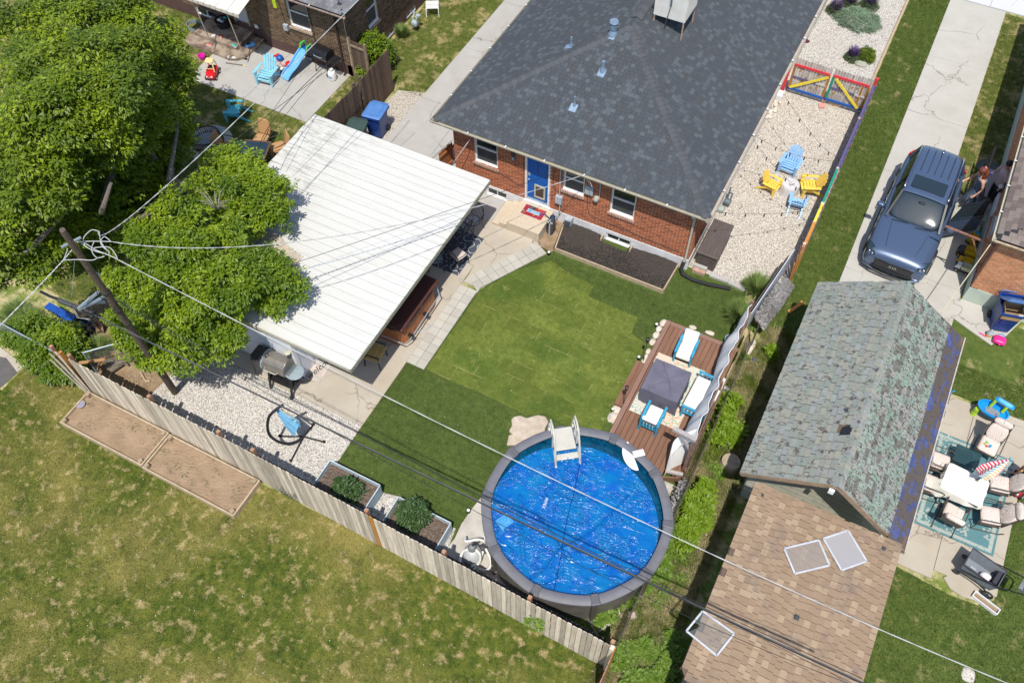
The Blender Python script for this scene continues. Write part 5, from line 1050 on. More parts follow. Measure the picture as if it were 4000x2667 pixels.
# ------------------------------------------------------------------ deck
m_dk=M('brown_deck_board',(.235,.125,.08),.75,(.195,.10,.062),3,rnd=.09,bump=.15,bsc=60,spec=.3,stretch=(4,.5,1)); m_dkb=M('deck_border',(.27,.155,.115),.7,(.235,.13,.095),3)
dk=thing('pool_deck','brown plank deck with step wrapped round the pool edge','deck',(-2,13,0)); db_=dk.location; DZ=.45
def dky(x): q=(2.34)**2-(x-PX)**2; return PY+math.sqrt(q) if q>0 else 10.85
nb_=14; X0,X1=-2.93,-.90; wB=(X1-X0)/nb_
for i in range(nb_):
    a,b=X0+i*wB+.004,X0+(i+1)*wB-.006; ya,yb=dky(a),dky(b)
    if b>-1.2: ya,yb=max(ya,10.95),max(yb,10.92)
    yj=[13.9,12.9,14.6][i%3]
    for (p,q,r_,s_) in ((ya,yb,yj-.004,yj-.004),(yj+.004,yj+.004,15.36,15.36)):
        m=MB().hull([(a-db_.x,p-db_.y,DZ-.03),(b-db_.x,q-db_.y,DZ-.03),(b-db_.x,s_-db_.y,DZ-.03),(a-db_.x,r_-db_.y,DZ-.03)],[(a-db_.x,p-db_.y,DZ),(b-db_.x,q-db_.y,DZ),(b-db_.x,s_-db_.y,DZ),(a-db_.x,r_-db_.y,DZ)]); obj('deck_board',m,m_dk,dk)
obj('border_board',MB().bb(-3.075-db_.x,-2.94-db_.x,10.86-db_.y,15.5-db_.y,DZ-.03,DZ+.012),m_dkb,dk,bevel=.01); obj('border_board',MB().bb(-2.935-db_.x,-.88-db_.x,15.37-db_.y,15.5-db_.y,DZ-.03,DZ+.01),m_dkb,dk,bevel=.01)
obj('fascia',MB().bb(-3.06-db_.x,-3.035-db_.x,10.86-db_.y,15.48-db_.y,0,DZ-.03),m_dk,dk); obj('fascia',MB().bb(-3.03-db_.x,-.88-db_.x,15.46-db_.y,15.485-db_.y,0,DZ-.03),m_dk,dk); obj('fascia',MB().bar((-1.38-db_.x,10.72-db_.y,DZ-.1),(-.88-db_.x,10.95-db_.y,DZ-.1),.03,.2),m_dk,dk)
obj('joists',MB().bb(-2.9-db_.x,-.95-db_.x,11.2-db_.y,15.3-db_.y,.02,DZ-.06),M('dark_underside',(.03,.02,.015),.9),dk)
for x in (-3.35,-3.215): obj('step_board',MB().bb(x-db_.x,x+.128-db_.x,12.35-db_.y,13.95-db_.y,.19,.22),m_dk,dk)
obj('step_riser',MB().bb(-3.34-db_.x,-3.32-db_.x,12.35-db_.y,13.95-db_.y,0,.19).bb(-3.32-db_.x,-3.08-db_.x,12.35-db_.y,12.37-db_.y,0,.19),m_dk,dk)
# rug on the deck
t=NT('floral_outdoor_rug'); x_,y_,z_=t.sep()
def petals(cx,cy,n,k,wid):
    dx=t.math('SUBTRACT',x_,cx); dy=t.math('SUBTRACT',y_,cy); r_=t.math('SQRT',t.math('ADD',t.math('MULTIPLY',dx,dx),t.math('MULTIPLY',dy,dy))); a_=t.math('ARCTAN2',dy,dx)
    w_=t.math('ABSOLUTE',t.math('SINE',t.math('ADD',t.math('MULTIPLY',a_,n),t.math('MULTIPLY',t.math('FLOOR',t.math('MULTIPLY',r_,k)),1.57))))
    f_=t.math('FRACT',t.math('MULTIPLY',r_,k)); sh=t.math('SUBTRACT',w_,t.math('POWER',f_,2.0)); return t.ramp(t.math('ABSOLUTE',sh),(wid*.6,1),(wid,0)),r_
base=(.60,.56,.46)
c=base
for cx,cy,n,k,col,rad in ((-2.62,12.55,6,3.2,(.03,.27,.30),.52),(-1.95,12.30,7,3.4,(.70,.16,.04),.62),(-1.62,13.35,6,3.2,(.03,.30,.32),.50),(-2.55,14.3,7,3.0,(.74,.20,.05),.72),(-1.45,12.15,5,2.6,(.25,.40,.25),.55),(-1.75,14.3,6,2.6,(.34,.45,.32),.6)):
    p__,r__=petals(cx,cy,n,k,.16); c=t.mix(t.math('MULTIPLY',p__,t.ramp(r__,(rad-.01,1),(rad,0))),c,col)
m_rug=t.out(t.mix(.12,c,base),.95,0,.1)
obj_=tag(obj('outdoor_rug',MB().bb(-2.87,-1.47,12.2,14.32,DZ+.002,DZ+.012),m_rug,None),'cream rug with orange and teal flowers on the deck','rug')
# covered table
m_cov2=M('slate_cover_fabric',(.135,.13,.175),.8,(.105,.10,.135),2.5,bump=.5,bsc=7); m_cov3=m_cov2
ct=thing('covered_fire_table','square table under a slate grey fitted cover on the deck','covered table',(-2.245,13.13,DZ+.012))
def cvf(u,v):
    q=2*PI*u; s_=max(abs(math.cos(q)),abs(math.sin(q))); x,y=math.cos(q)/s_*.52,math.sin(q)/s_*.535
    if v<=.5: k=v/.5; return (x*k,y*k,.66+.006*math.sin(x*9+y*4)-.012*(1-k)*0)
    k=(v-.5)/.5; fl=1+.03*k+.025*k*math.sin(q*14)+.012*k*math.sin(q*31); return (x*fl,y*fl,.655-.62*k)
m=MB().grid(96,16,cvf); obj('cover',m,m_cov2,ct,True)
obj('crease',MB().tube([(-.30,.5,.667),(-.05,.15,.668),(.1,-.05,.669),(.3,-.45,.667)],.008,4).tube([(.0,.16,.668),(-.3,.3,.667),(-.5,.05,.666)],.005,4),m_cov2,ct,True)
# blue wood chairs with cream cushions
m_bw=M('bright_blue_wood',(.015,.24,.42),.5,(.05,.34,.50),9); m_cu=M('cream_cushion',(.80,.77,.70),.85,(.75,.72,.65),3)
def lounge(label,x,y,rz,w,name='lounge_chair',back=True,slats=5,cush=2,grp='blue framed chairs with cream cushions on the deck',lean=15):
    c_=thing(name,label,'sofa' if w>.8 else 'armchair',(x,y,DZ+.012),rz,grp); h=w/2
    for sx in (-1,1):
        obj('armrest',MB().box((sx*h,-.02,.52),(.07,.66,.03)),m_bw,c_,bevel=.008)
        for yy in (-.30,.30): obj('leg',MB().bb(sx*h-.025,sx*h+.025,yy-.025,yy+.025,0,.505),m_bw,c_)
        obj('side_rail',MB().bb(sx*h-.015,sx*h+.015,-.27,.27,.20,.26),m_bw,c_)
        for i in range(5): obj('side_slat',MB().bb(sx*h-.01,sx*h+.01,-.22+i*.105,-.18+i*.105,.26,.50),m_bw,c_)
    obj('seat_frame',MB().bb(-h,h,-.30,.30,.20,.24),m_bw,c_)
    rot=(R(-lean),0,0); n=int(w/.085)
    obj('back_rail',MB().bb(-h,h,.33,.37,.66,.72),m_bw,c_); 
    for i in range(n): xx=-h+.06+i*(w-.12)/(n-1); obj('back_slat',MB().bar((xx,.30,.24),(xx,.35,.67),.035,.018,(0,1,0)),m_bw,c_)
    for i in range(cush if w>.8 else 1):
        cw=(w-.08)/(cush if w>.8 else 1); cx=-h+.04+cw*(i+.5)
        obj('seat_cushion',MB().box((cx,-.05,.31),(cw+.02,.60,.12)),m_cu,c_,True,bevel=.035)
        if back: obj('back_cushion',MB().box((cx,.27,.56),(cw+.02,.12,.46),(R(-lean-8),0,0)),m_cu,c_,True,bevel=.035)
    return c_
c1=lounge('blue armchair with cream cushions at the house end of the deck',-2.17,14.55,R(2),.47)
lounge('blue armchair seen from behind, nearest the pool',-2.17,12.08,R(180),.47)
lounge('blue loveseat with long cream cushion beside the hanging fabric screen',-1.24,13.28,R(-92),1.22,name='loveseat',cush=1)
# privacy fabric and its frame
m_fab=M('white_screen_fabric',(.82,.81,.79),.8,(.76,.75,.73),2.5); m_pst=M('brown_post',(.17,.095,.065),.8,(.24,.16,.12),7); m_gpst=M('weathered_grey_timber',(.42,.39,.38),.9,(.30,.27,.25),10,stretch=(2,2,2))
sc_=thing('fabric_screen','white fabric privacy screen sagging along the deck','privacy screen',(-.95,13.5,0)); sb=sc_.location
def fab(u,v):
    y=11.15+4.9*u; top=Vector((-.90-.10*u+.03*math.sin(u*38)+.015*math.sin(u*71),y,(2.15-.25*u)-.07*abs(math.sin(u*20)))); bot=Vector((-1.28+.16*u+.05*math.sin(u*15),y-.1*(1-u),.50+.02*math.sin(u*30))); 
    p=top.lerp(bot,v); p.x-=.16*math.sin(PI*v)*(.6+.4*math.sin(u*9+1)); return p-sb
f_=obj('fabric',MB().grid(90,16,fab),m_fab,sc_,True)
def fab2(u,v):
    y=11.25-.0*u-.35*u; w=1-.55*u; p=Vector((-.95-.30*v*w-.05*u,y+.55*(v-.5)*0+.0,2.0-1.5*u)); return Vector((-.92-.42*math.sin(v*PI*.5)*(1-.2*u)-.02,11.2+.35*(1-v)-.45*u*(.4+v*.6),(2.05-.55*v)*(1-u)+.50*u+.0))-sb
obj('fabric_tail',MB().grid(20,12,fab2),m_fab,sc_,True)
V_=[];
obj('scalloped_edge',MB().tube([fab(i/120,0)+Vector((0,0,.02)) for i in range(121)],.013,5),m_wht,sc_,True)
obj('post',MB().bb(-.93-sb.x,-.83-sb.x,11.10-sb.y,11.2-sb.y,0,2.15),m_pst,sc_); obj('post',MB().bb(-1.06-sb.x,-.96-sb.x,16.0-sb.y,16.1-sb.y,0,1.95),m_pst,sc_); obj('post',MB().bb(-.92-sb.x,-.84-sb.x,13.4-sb.y,13.48-sb.y,0,1.6),m_pst,sc_)
obj('cross_beam',MB().bar((-1.45-sb.x,11.2-sb.y,2.2),(-.83-sb.x,11.15-sb.y,2.2),.11,.09),m_gpst,sc_); obj('brace',MB().bar((-1.25-sb.x,11.2-sb.y,2.12),(-.9-sb.x,11.16-sb.y,1.6),.07,.05),m_gpst,sc_)
obj('top_rail',MB().bar((-.86-sb.x,11.2-sb.y,1.55),(-.95-sb.x,16.0-sb.y,1.5),.04,.09),m_pst,sc_); obj('low_rail',MB().bar((-.84-sb.x,11.0-sb.y,.75),(-.80-sb.x,16.0-sb.y,.7),.04,.12),m_pst,sc_)
obj('base_beam',MB().bar((-1.27-sb.x,10.92-sb.y,.52),(-.86-sb.x,11.02-sb.y,.52),.09,.08),m_gpst,sc_)
for i in range(11): obj('backing_board',MB().bb(-.84-sb.x,-.82-sb.x,11.1+i*.17-sb.y,11.25+i*.17-sb.y,.05,1.45),m_pst,sc_)
# torches, solar lights, rocks at the deck
def torch(label,x,y,rz=0):
    t_=thing('garden_torch',label,'torch',(x,y,0),rz,'black solar torches along the deck'); obj('pole',MB().cyl((0,0,0),(.0,0,1.05),.009,n=6),m_blk,t_,True); obj('lantern',MB().lathe([(.03,1.02),(.045,1.08),(.045,1.20),(.05,1.21),(.02,1.23)],n=12),m_blk,t_,True)
torch('black torch at the upper end of the deck step',*A('m',415,520)[:2]); torch('black torch at the lower end of the deck step',*A('m',258,880)[:2])
def solar(label,p):
    t_=thing('solar_light',label,'solar light',(p[0],p[1],0)); obj('lamp_body',MB().lathe([(.05,0),(.06,.10),(.055,.12),(.0,.12)],n=16),m_blk,t_,True); obj('lamp_cap',MB().lathe([(.0,.121),(.042,.121),(.042,.13),(0,.133)],n=16),m_wht,t_,True)
solar('round solar light by the top corner of the deck',A('m',516,245)); solar('round solar light beside the upper torch',A('m',380,495)); solar('round solar light on the rocks by the pool',A('m',182,892)); solar('round solar light at the edge of the pool pad',A('k',1412,895)); solar('black solar light at the corner of the mulch bed',A('u',1705,1080))
m_rk=M('tan_rock',(.56,.48,.38),.9,(.66,.60,.52),6,bump=.6,bsc=18)
def rock(label,p,r_,mat=m_rk,seed=0):
    random.seed(seed+11); m=MB().ball((0,0,r_[2]*.5),r_,9,6,.16); o=obj('rock',m,mat,None,True,loc=(p[0],p[1],p[2] if len(p)>2 else 0)); return tag(o,label,'rock')
rl=[('pale rock at the deck corner',(570,225),.13),('tan rock below the deck corner light',(535,270),.12),('buff rock with a reddish face by the deck',(515,320),.13),('oblong rock beside the deck border',(490,370),.12),('small rock next to the upper torch',(458,440),.10),('rounded rock left of the upper torch',(440,480),.10),('rock touching the deck step',(425,515),.10),('long pale rock near the lower torch',(215,885),.17),('pale rock against the pool rim',(190,950),.19),('small rock between deck and pool rim',(215,1000),.12)]
for i,(l_,p,r_) in enumerate(rl): rock(l_,A('m',*p),(r_*.85,r_,r_*.55),seed=i)
rock('round tan rock just past the top edge of the deck',A('m',795,258),(.12,.07,.06),seed=31); rock('pale rock peeping out behind the deck border',A('m',925,300),(.15,.08,.06),seed=32)
random.seed(21)
# white corrugated pot by the screen
cp=thing('corrugated_pot','small corrugated metal pot under the spiky grass by the screen','pot',(*A('m',1085,350,.2)[:2],0)); obj('pot',MB().lathe([(.16,0),(.17,.05),(.16,.08),(.175,.14),(.165,.18),(.18,.26),(.16,.26),(.14,.05),(0,.05)],n=20),m_galv,cp,True)
# ------------------------------------------------------------------ side gravel yard
tag(obj('stone_edging', MB().bar((-2.6,18.0,.03),(-2.02,18.0,.03),.14,.1), m_conc3, None), 'first pale kerb stone by the black drain hose', 'kerb stone')
tag(obj('stone_edging', MB().bar((-2.0,17.99,.03),(-1.45,17.93,.03),.14,.1), m_conc3, None), 'second pale kerb stone towards the spiky grass', 'kerb stone')
bs=thing('brick_step','two pink bricks with a grey slab at the house corner','bricks',(-2.95,18.0,0)); obj('brick',MB().bb(-.2,.2,-.12,0,0,.12),m_sill,bs); obj('slab',MB().bb(-.22,.2,.0,.12,0,.2),m_conc3,bs)
bx=thing('deck_box','long dark brown plastic storage box beside the house wall','storage box',(-2.86,18.9,0)); m_box=M('brown_resin_box',(.085,.065,.058),.55,(.12,.095,.085),4,stretch=(8,.6,1),bump=.2)
obj('body',MB().bb(-.29,.29,-.73,.73,.02,.60),m_box,bx,bevel=.01); obj('lid',MB().bb(-.33,.33,-.77,.77,.605,.68),m_box,bx,bevel=.02)
for x in (-.2,-.1,0,.1,.2): obj('panel_rib',MB().bb(x-.035,x+.035,-.745,-.73,.06,.56),m_box,bx)
for y in (-.55,-.2,.15,.5): obj('panel_rib',MB().bb(.29,.305,y-.14,y+.14,.06,.56),m_box,bx)
adirondack('adirondack_chair','sky blue plastic chair facing the covered fire pit from the far end',(-1.83,23.55,0),R(-4),m_sky,'plastic chairs round the covered fire pit',.88)
adirondack('adirondack_chair','sky blue plastic chair seen from behind, at the near end of the circle',(-1.10,21.88,0),R(186),m_sky,'plastic chairs round the covered fire pit',.74)
adirondack('adirondack_chair','yellow plastic chair on the house side of the fire pit',(-2.15,22.35,0),R(78),m_yel,'plastic chairs round the covered fire pit',.74)
adirondack('adirondack_chair','yellow plastic chair beside the painted fence',(-.88,22.85,0),R(-66),m_yel,'plastic chairs round the covered fire pit',.88)
cp=thing('covered_fire_pit','round fire pit under a wrinkled white cover between four chairs','fire pit',(-1.53,22.55,0)); m_wc_=M('white_vinyl_cover',(.62,.60,.60),.6,(.54,.52,.52),3)
obj('cover',MB().lathe([(.33,.0),(.31,.12),(.30,.25),(.285,.34),(.27,.36),(.15,.37),(0,.375)],n=36),m_wc_,cp,True); m=bpy.context.scene
for v in cp.children[0].data.vertices:
    q=math.atan2(v.co.y,v.co.x); k=1+.045*math.sin(q*9)*(1-v.co.z/.4)+.03*math.sin(q*17+1); v.co.x*=k; v.co.y*=k
obj('drawcord',MB().tube([(-.05,-.05,.385),(.0,-.12,.385),(.06,-.04,.39),(.1,.02,.385)],.01,5),m_blk,cp)
gm2=thing('gas_meter','dark grey gas meter by the corner of the brick house','gas meter',(*A('f',320,640,.2)[:2],0)); m_gm2=M('slate_meter',(.13,.17,.19),.5)
obj('meter_body',MB().pillow((0,-.05,.22),(.24,.2,.2)),m_gm2,gm2,True); obj('pipe',MB().tube([(-.05,.1,0),(-.05,.12,.45),(-.05,.2,.62)],.03,8).tube([(.07,.0,.3),(.08,.06,.5),(-.05,.12,.5)],.03,8),m_gm2,gm2,True,kind='stuff')
vn=tag(obj('vent_block',MB().pillow((A('f',255,730).x,A('f',255,730).y,.1),(.22,.2,.2)),M('pale_green_grey',(.35,.40,.36),.7),None,True),'pale grey green box on the gravel by the meter','utility box')
# painted gate
m_pick=M('grey_picket_wood',(.50,.46,.42),.9,(.36,.32,.28),8,rnd=.2,stretch=(4,4,.6),bump=.3); P_=lambda n,c:M(n,c,.6,tuple(q*.85 for q in c),6)
m_prd,m_pye,m_pbl,m_ppu,m_pgr,m_por2=P_('red_paint',(.66,.04,.06)),P_('yellow_paint',(.84,.68,.05)),P_('blue_paint',(.005,.10,.42)),P_('purple_paint',(.11,.09,.20)),P_('green_paint',(.01,.26,.16)),P_('orange_wood_stain',(.38,.17,.04))
def leaf_gate(label,x0,x1,y,n,inv):
    g_=thing('painted_gate',label,'gate',(x0,y,0)); w=x1-x0; h0,h1=.10,1.52
    for i in range(n): xx=(i+.5)*w/n; obj('picket',MB().add(*(lambda e,hh:([(xx-e,.02,h0),(xx+e,.02,h0),(xx+e,.02,hh-.04),(xx+e*.4,.02,hh),(xx-e*.4,.02,hh),(xx-e,.02,hh-.04),(xx-e,.04,h0),(xx+e,.04,h0),(xx+e,.04,hh-.04),(xx+e*.4,.04,hh),(xx-e*.4,.04,hh),(xx-e,.04,hh-.04)],[(0,1,2,3,4,5),(11,10,9,8,7,6)]+[((k+1)%6,k,k+6,(k+1)%6+6) for k in range(6)]))(w/n*.44,h1+random.uniform(-.03,.02))),m_pick,g_)
    obj('top_rail',MB().bb(0,w*.97,-.02,.018,1.20,1.285),m_prd,g_); obj('middle_rail',MB().bb(0.03,w*.68,-.018,.018,.72,.78),m_ppu,g_); obj('middle_rail',MB().bb(w*.68+.002,w*.97,-.018,.018,.72,.78),m_pick,g_); obj('bottom_rail',MB().bb(0,w,-.02,.018,.20,.28),m_pbl,g_)
    obj('brace',MB().bar((.06,-.035,.30) if inv else (w*.1,-.035,1.18),(w*.95,-.035,1.16) if inv else (w*.88,-.035,.26),.028,.09,(0,0,1)),m_pye,g_)
    obj('stile',MB().bb(-.01,.075,-.016,.018,.285,1.195),m_por2 if inv else m_pgr,g_); obj('stile',MB().bb(w-.085,w,-.016,.018,.285,1.195),m_por2,g_)
    if not inv: obj('stile',MB().bb(w*.78,w*.84,-.014,.018,.285,1.195),m_por2,g_)
    for i in range(9):
        xx=random.uniform(.15,w-.2); z=random.uniform(.4,1.1); obj('stained_patch',MB().add([(xx,.0185,z),(xx+.07,.0185,z+.05),(xx+.07,.0185,z+.14),(xx,.0185,z+.09)],[(0,1,2,3)]),m_por2,g_)
leaf_gate('left leaf of the painted picket gate with rising yellow brace',-3.10,-1.80,27.25,13,True); leaf_gate('right leaf of the painted picket gate with falling yellow brace',-1.74,-.42,27.27,13,False)
for l_,x,y in (('red painted post at the house end of the gate',-3.24,27.2),('red painted post at the fence end of the gate',-.33,27.4)): tag(obj('gate_post',MB().bb(x-.05,x+.05,y-.05,y+.05,0,1.55),m_prd,None),l_,'post')
p_=A('ah',540,562); tag(obj('paver_stone',MB().box((p_.x,p_.y,.05),(.22,.22,.06),(0,0,.3)),M('pink_paver',(.62,.30,.25),.9),None),'pink paver lying in front of the gate','paver'); p_=A('ah',560,515); tag(obj('paver_stone',MB().box((p_.x,p_.y,.07),(.14,.2,.10),(0,0,0)),M('dusty_pink_paver',(.45,.26,.24),.9),None),'dusty pink block under the middle of the gate','paver')
p_=A('ah',650,550); tag(obj('timber_block',MB().box((p_.x,p_.y,.06),(.42,.07,.07),(0,0,-.02)),M('new_wood',(.60,.40,.18),.8),None),'short new timber lying under the right gate leaf','timber')
# painted fence seen from above, panels by colour
pf_=thing('painted_fence','fence panels painted purple, green and yellow along the grass strip','fence',(-.30,19.3,0)); seq=[(0,1.0,m_orw,1.35),(1.0,1.9,m_pye,1.3),(1.9,3.6,m_pgr,1.28),(3.6,6.2,m_ppu,1.28),(6.2,8.1,m_ppu,1.28)]
for a,b,mm,h in seq:
    n=int((b-a)/.12)
    for i in range(n): y=a+(i+.5)*(b-a)/n; obj('fence_board',MB().bb(-.012,.012,y-.055,y+.055,.02,h+random.uniform(-.03,.03)),m_orw if a<1 else (m_ppu if mm is m_ppu else [m_pick,m_brw][i%2]),pf_)
    obj('top_rail',MB().bb(-.09,-.014,a+.02,b-.02,h-.10,h-.0),mm,pf_); obj('low_rail',MB().bb(-.05,-.014,a+.02,b-.02,.3,.38),mm,pf_)
    obj('post',MB().bb(-.10,-.02,a-.045,a+.02,0,h+.03),m_fw,pf_)
m=MB()
m_lat=[P_('blue_slat_paint',(.02,.10,.30)),P_('pink_slat_paint',(.50,.12,.16)),P_('white_slat_paint',(.5,.48,.46))]
for i in range(60): a=1.0+i*.118; obj('woven_slat',MB().bar((.025,a,.1),(.03,a+.16,1.28),.05,.008,(1,0,0)),m_lat[i%3],pf_)
ob=thing('orange_board_fence','orange brown boards leaning together at the end of the painted fence','fence',(-.42,18.5,0))
for i in range(8): obj('fence_board',MB().bar((.10+.0*i,i*.115,0),(.05+random.uniform(-.05,.03),i*.118+.05,1.45-.06*abs(i-4)),.105,.02,(1,0,0)),[m_orw,m_ow,m_brw][i%3],ob)
wp_=thing('long_board','pale blue white board standing on edge along the gravel','panel',(-.75,17.5,0)); obj('board',MB().bar((.20,1.45,1.0),(-.18,-1.3,.9),.025,.75),M('blue_white_board',(.56,.60,.68),.5),wp_); obj('back_board',MB().bar((.10,1.3,.7),(-.26,-1.2,.6),.03,1.0),M('dark_brown_board',(.10,.075,.06),.8),wp_)
# silver leaf screen
m_ivy=leafmat('silver_leaf',(.22,.215,.215),(.40,.385,.39),(.16,.155,.145),.12,.8,.2)
def leafpatch(name,label,cat,fn,n,size,mat,par=None,kind='stuff',fold=.3,ax=(1,.55)):
    P=np.array([fn() for _ in range(n)]); a=rng.uniform(0,2*PI,n); tl=rng.normal(0,.55,(n,2)); s_=size*rng.uniform(.6,1.3,n)
    d=np.stack([np.cos(a),np.sin(a),tl[:,0]],1); d/=np.linalg.norm(d,axis=1)[:,None]; e=np.stack([-np.sin(a),np.cos(a),tl[:,1]],1); e/=np.linalg.norm(e,axis=1)[:,None]
    d*=s_[:,None]*ax[0]; e*=s_[:,None]*ax[1]; up_=np.array([0,0,1.])
    V=np.stack([P-d*.5,P+e*.5+up_*s_[:,None]*fold*.25,P+d*.5,P-e*.5+up_*s_[:,None]*fold*.25],1).reshape(-1,3)
    F=np.arange(4*n).reshape(-1,4); T=np.concatenate([F[:,[0,1,2]],F[:,[0,2,3]]],0).reshape(2,n,3).transpose(1,0,2).reshape(-1,3)
    return raw(name,V,T,mat,label,cat,kind,par)
def ivf():
    t_=random.random(); y=16.4+1.95*t_; w=.42-.1*abs(t_-.5); u=random.random(); return (-.88+.30*t_+w*u+.05,y,.35+.75*(1-u*.75)*(.6+.4*math.sin(PI*min(1,t_+.15)))+random.uniform(-.05,.05))
leafpatch('artificial_ivy','grey leafy screen hung over the fence beside the pale board','leaf screen',ivf,2600,.085,m_ivy,fold=.8,ax=(1,.8))
leafpatch('artificial_ivy','narrow grey leafy strip along the fence foot below the deck','leaf screen',lambda:(-.78+random.uniform(-.09,.1),random.uniform(8.4,10.9),random.uniform(.05,.7)),1000,.075,m_ivy,fold=.8,ax=(1,.8))
# string lights with bulbs
def curve3(ps,n=24):
    a,b,c=(Vector(p) for p in ps); return [ (a*(1-t)*(1-2*t)+b*4*t*(1-t)+c*t*(2*t-1)) for t in [i/n for i in range(n+1)]]
def strlight(label,ps,nb):
    s_=thing('string_lights',label,'string lights',(0,0,0)); pts=curve3(ps); obj('wire',MB().tube(pts,.006,4),m_blk,s_)
    for i in range(nb):
        k=(i+.5)/nb*(len(pts)-1); p=pts[int(k)].lerp(pts[int(k)+1],k-int(k)); obj('bulb',MB().cyl(p,p-Vector((0,0,.06)),.022,n=6).ball(p-Vector((0,0,.10)),(.024,.024,.035),7,5),m_dkgr,s_,True)
strlight('string lights from the house corner by the gate to the fence',[A('d',800,810,2.0),A('d',1090,1215,1.75),A('f',1300,265,1.5)],6)
strlight('string lights from the eave over the far blue chair to the fence',[A('f',560,70,2.5),A('f',930,240,1.9),A('f',1310,290,1.5)],6)
strlight('string lights from the eave across the fire pit to the yellow fence end',[A('f',545,105,2.5),A('f',830,440,1.8),A('f',1160,690,1.4)],7)
strlight('string lights from the house corner to the fence above the deck box',[A('f',210,735,2.4),A('f',720,750,1.8),A('f',1130,695,1.4)],6)
# shrubs in the white gravel: built further down with the plants
eb=thing('timber_edging','weathered timber edging between gravel and grass','edging',(-.49,33,0))
for i in range(5): obj('edging_board',MB().bb(-.04,.04,-5.6+i*2.2,-3.42+i*2.2,-.02,.12),m_board,eb)
for l_,k_,p,r_ in (('flat boulder below the round green shrub','d',(1480,570),(.24,.13,.10)),('boulder by the eave near the purple shrubs','d',(1075,200),(.10,.16,.14)),('small dark stone by the gate end of the eave','d',(952,440),(.06,.08,.07))): rock(l_,A(k_,*p),r_,M('grey_green_boulder',(.36,.37,.30),.9) if 'grey_green_boulder' not in bpy.data.materials else bpy.data.materials['grey_green_boulder'],seed=len(l_))
rd=tag(obj('red_plants',MB().ball((*A('d',1005,360,.05)[:2],.05),(.14,.09,.07),10,6,.3),M('dark_red_leaf',(.10,.015,.03),.7),None),'low dark red plant near the eave on the white gravel','plant'); random.seed(5)
ri=thing('rubble_strip','strip of orange stones and a white block by the eave','rubble',(*A('ah',85,600)[:2],0))
for i in range(16): obj('stone',MB().ball((random.uniform(-.12,.12),random.uniform(-.55,.55),.06),(.07,.08,.06),7,5,.2),m_rk,ri)
obj('white_block',MB().bb(-.12,.12,.6,.95,0,.22),m_found,ri)
# ------------------------------------------------------------------ car
m_car=M('blue_grey_car_paint',(.080,.120,.205),.30,(.080,.120,.205),1,metal=.35); m_car.node_tree.nodes['Principled BSDF'].inputs['Coat Weight'].default_value=.8; m_car.node_tree.nodes['Principled BSDF'].inputs['Coat Roughness'].default_value=.05
m_cg=NT('car_glass').out((.022,.038,.050),.04,.15,1.0); m_chr=M('chrome',(.6,.62,.64),.15,metal=1); m_trimb=M('black_trim',(.02,.02,.022),.45)
car=thing('parked_car','blue grey suv parked on the concrete driveway with one door open','car',(2.35,22.72,.03),R(-2)); car.scale=(1.0,.985,1)
# stations front(-y) to rear: y, half width, z bottom, z shoulder, z top(centre), top half width
ST=[(-2.46,.74,.40,.60,.68,.60),(-2.40,.88,.28,.70,.80,.68),(-2.28,.94,.26,.80,.92,.72),(-2.0,.955,.24,.84,.985,.74),(-1.5,.975,.24,.93,1.05,.76),(-1.15,.975,.24,.97,1.09,.76),(-.9,.975,.24,.99,1.10,.78),(.0,.975,.24,1.0,1.10,.80),(1.2,.975,.24,1.02,1.10,.80),(1.9,.97,.26,1.03,1.10,.80),(2.25,.94,.32,1.0,1.08,.78),(2.42,.86,.40,.92,1.0,.70),(2.48,.72,.48,.80,.86,.60)]
def loft(st,fn,mat,name,par,caps=True):
    m=MB(); vs=[]; n=None
    for s_ in st: r_=fn(s_); n=len(r_); vs+=r_
    fs=[(i*n+j,i*n+j+1,(i+1)*n+j+1,(i+1)*n+j) for i in range(len(st)-1) for j in range(n-1)]
    if caps: fs+=[tuple(range(n))[::-1],tuple(range((len(st)-1)*n,len(st)*n))]
    m.add(vs,fs); o=obj(name,m,mat,par,True); s2=o.modifiers.new('sub','SUBSURF'); s2.levels=s2.render_levels=2; return o
def prof(s_):
    y,hw_,zb,zs,zt,tw=s_; L=[(-hw_*.93,zb),(-hw_,zb+.12),(-hw_,(zb+zs)/2),(-hw_*.985,zs-.04),(-hw_*.93,zs+.02),(-tw,(zs+zt)/2+.03),(-tw*.45,zt-.005),(0,zt)]
    return [(x,y,z) for x,z in L]+[(-x,y,z) for x,z in L[-2::-1]]
body=loft(ST,prof,m_car,'body',car)
# greenhouse
GH=[(-1.02,.80,.66,1.09),(-.62,.83,.64,1.36),(-.22,.86,.66,1.62),(.1,.87,.68,1.68),(.9,.87,.68,1.71),(1.7,.86,.66,1.68),(2.02,.84,.62,1.60),(2.3,.80,.58,1.22)]
def gp(s_,o=0):
    y,bw,tw,zt=s_; zb=1.0; h=max(.02,zt-zb); k=min(1,h/.66); t_=bw+(tw-bw)*k
    L=[(-bw,zb),(-(bw+(t_-bw)*.5),zb+h*.5),(-t_,zt-.06*k),(-t_*.9,zt-.015),(-t_*.5,zt+.008),(0,zt+.015)]
    return [(x,y,z) for x,z in L]+[(-x,y,z) for x,z in L[-2::-1]]
gl=loft(GH,gp,m_cg,'windows',car)
def rfp(s_):
    y,bw,tw,zt=s_; L=[(-tw-.005,zt-.075),(-tw*.94,zt-.008),(-tw*.5,zt+.018),(0,zt+.026)]; return [(x,y,z) for x,z in L]+[(-x,y,z) for x,z in L[-2::-1]]
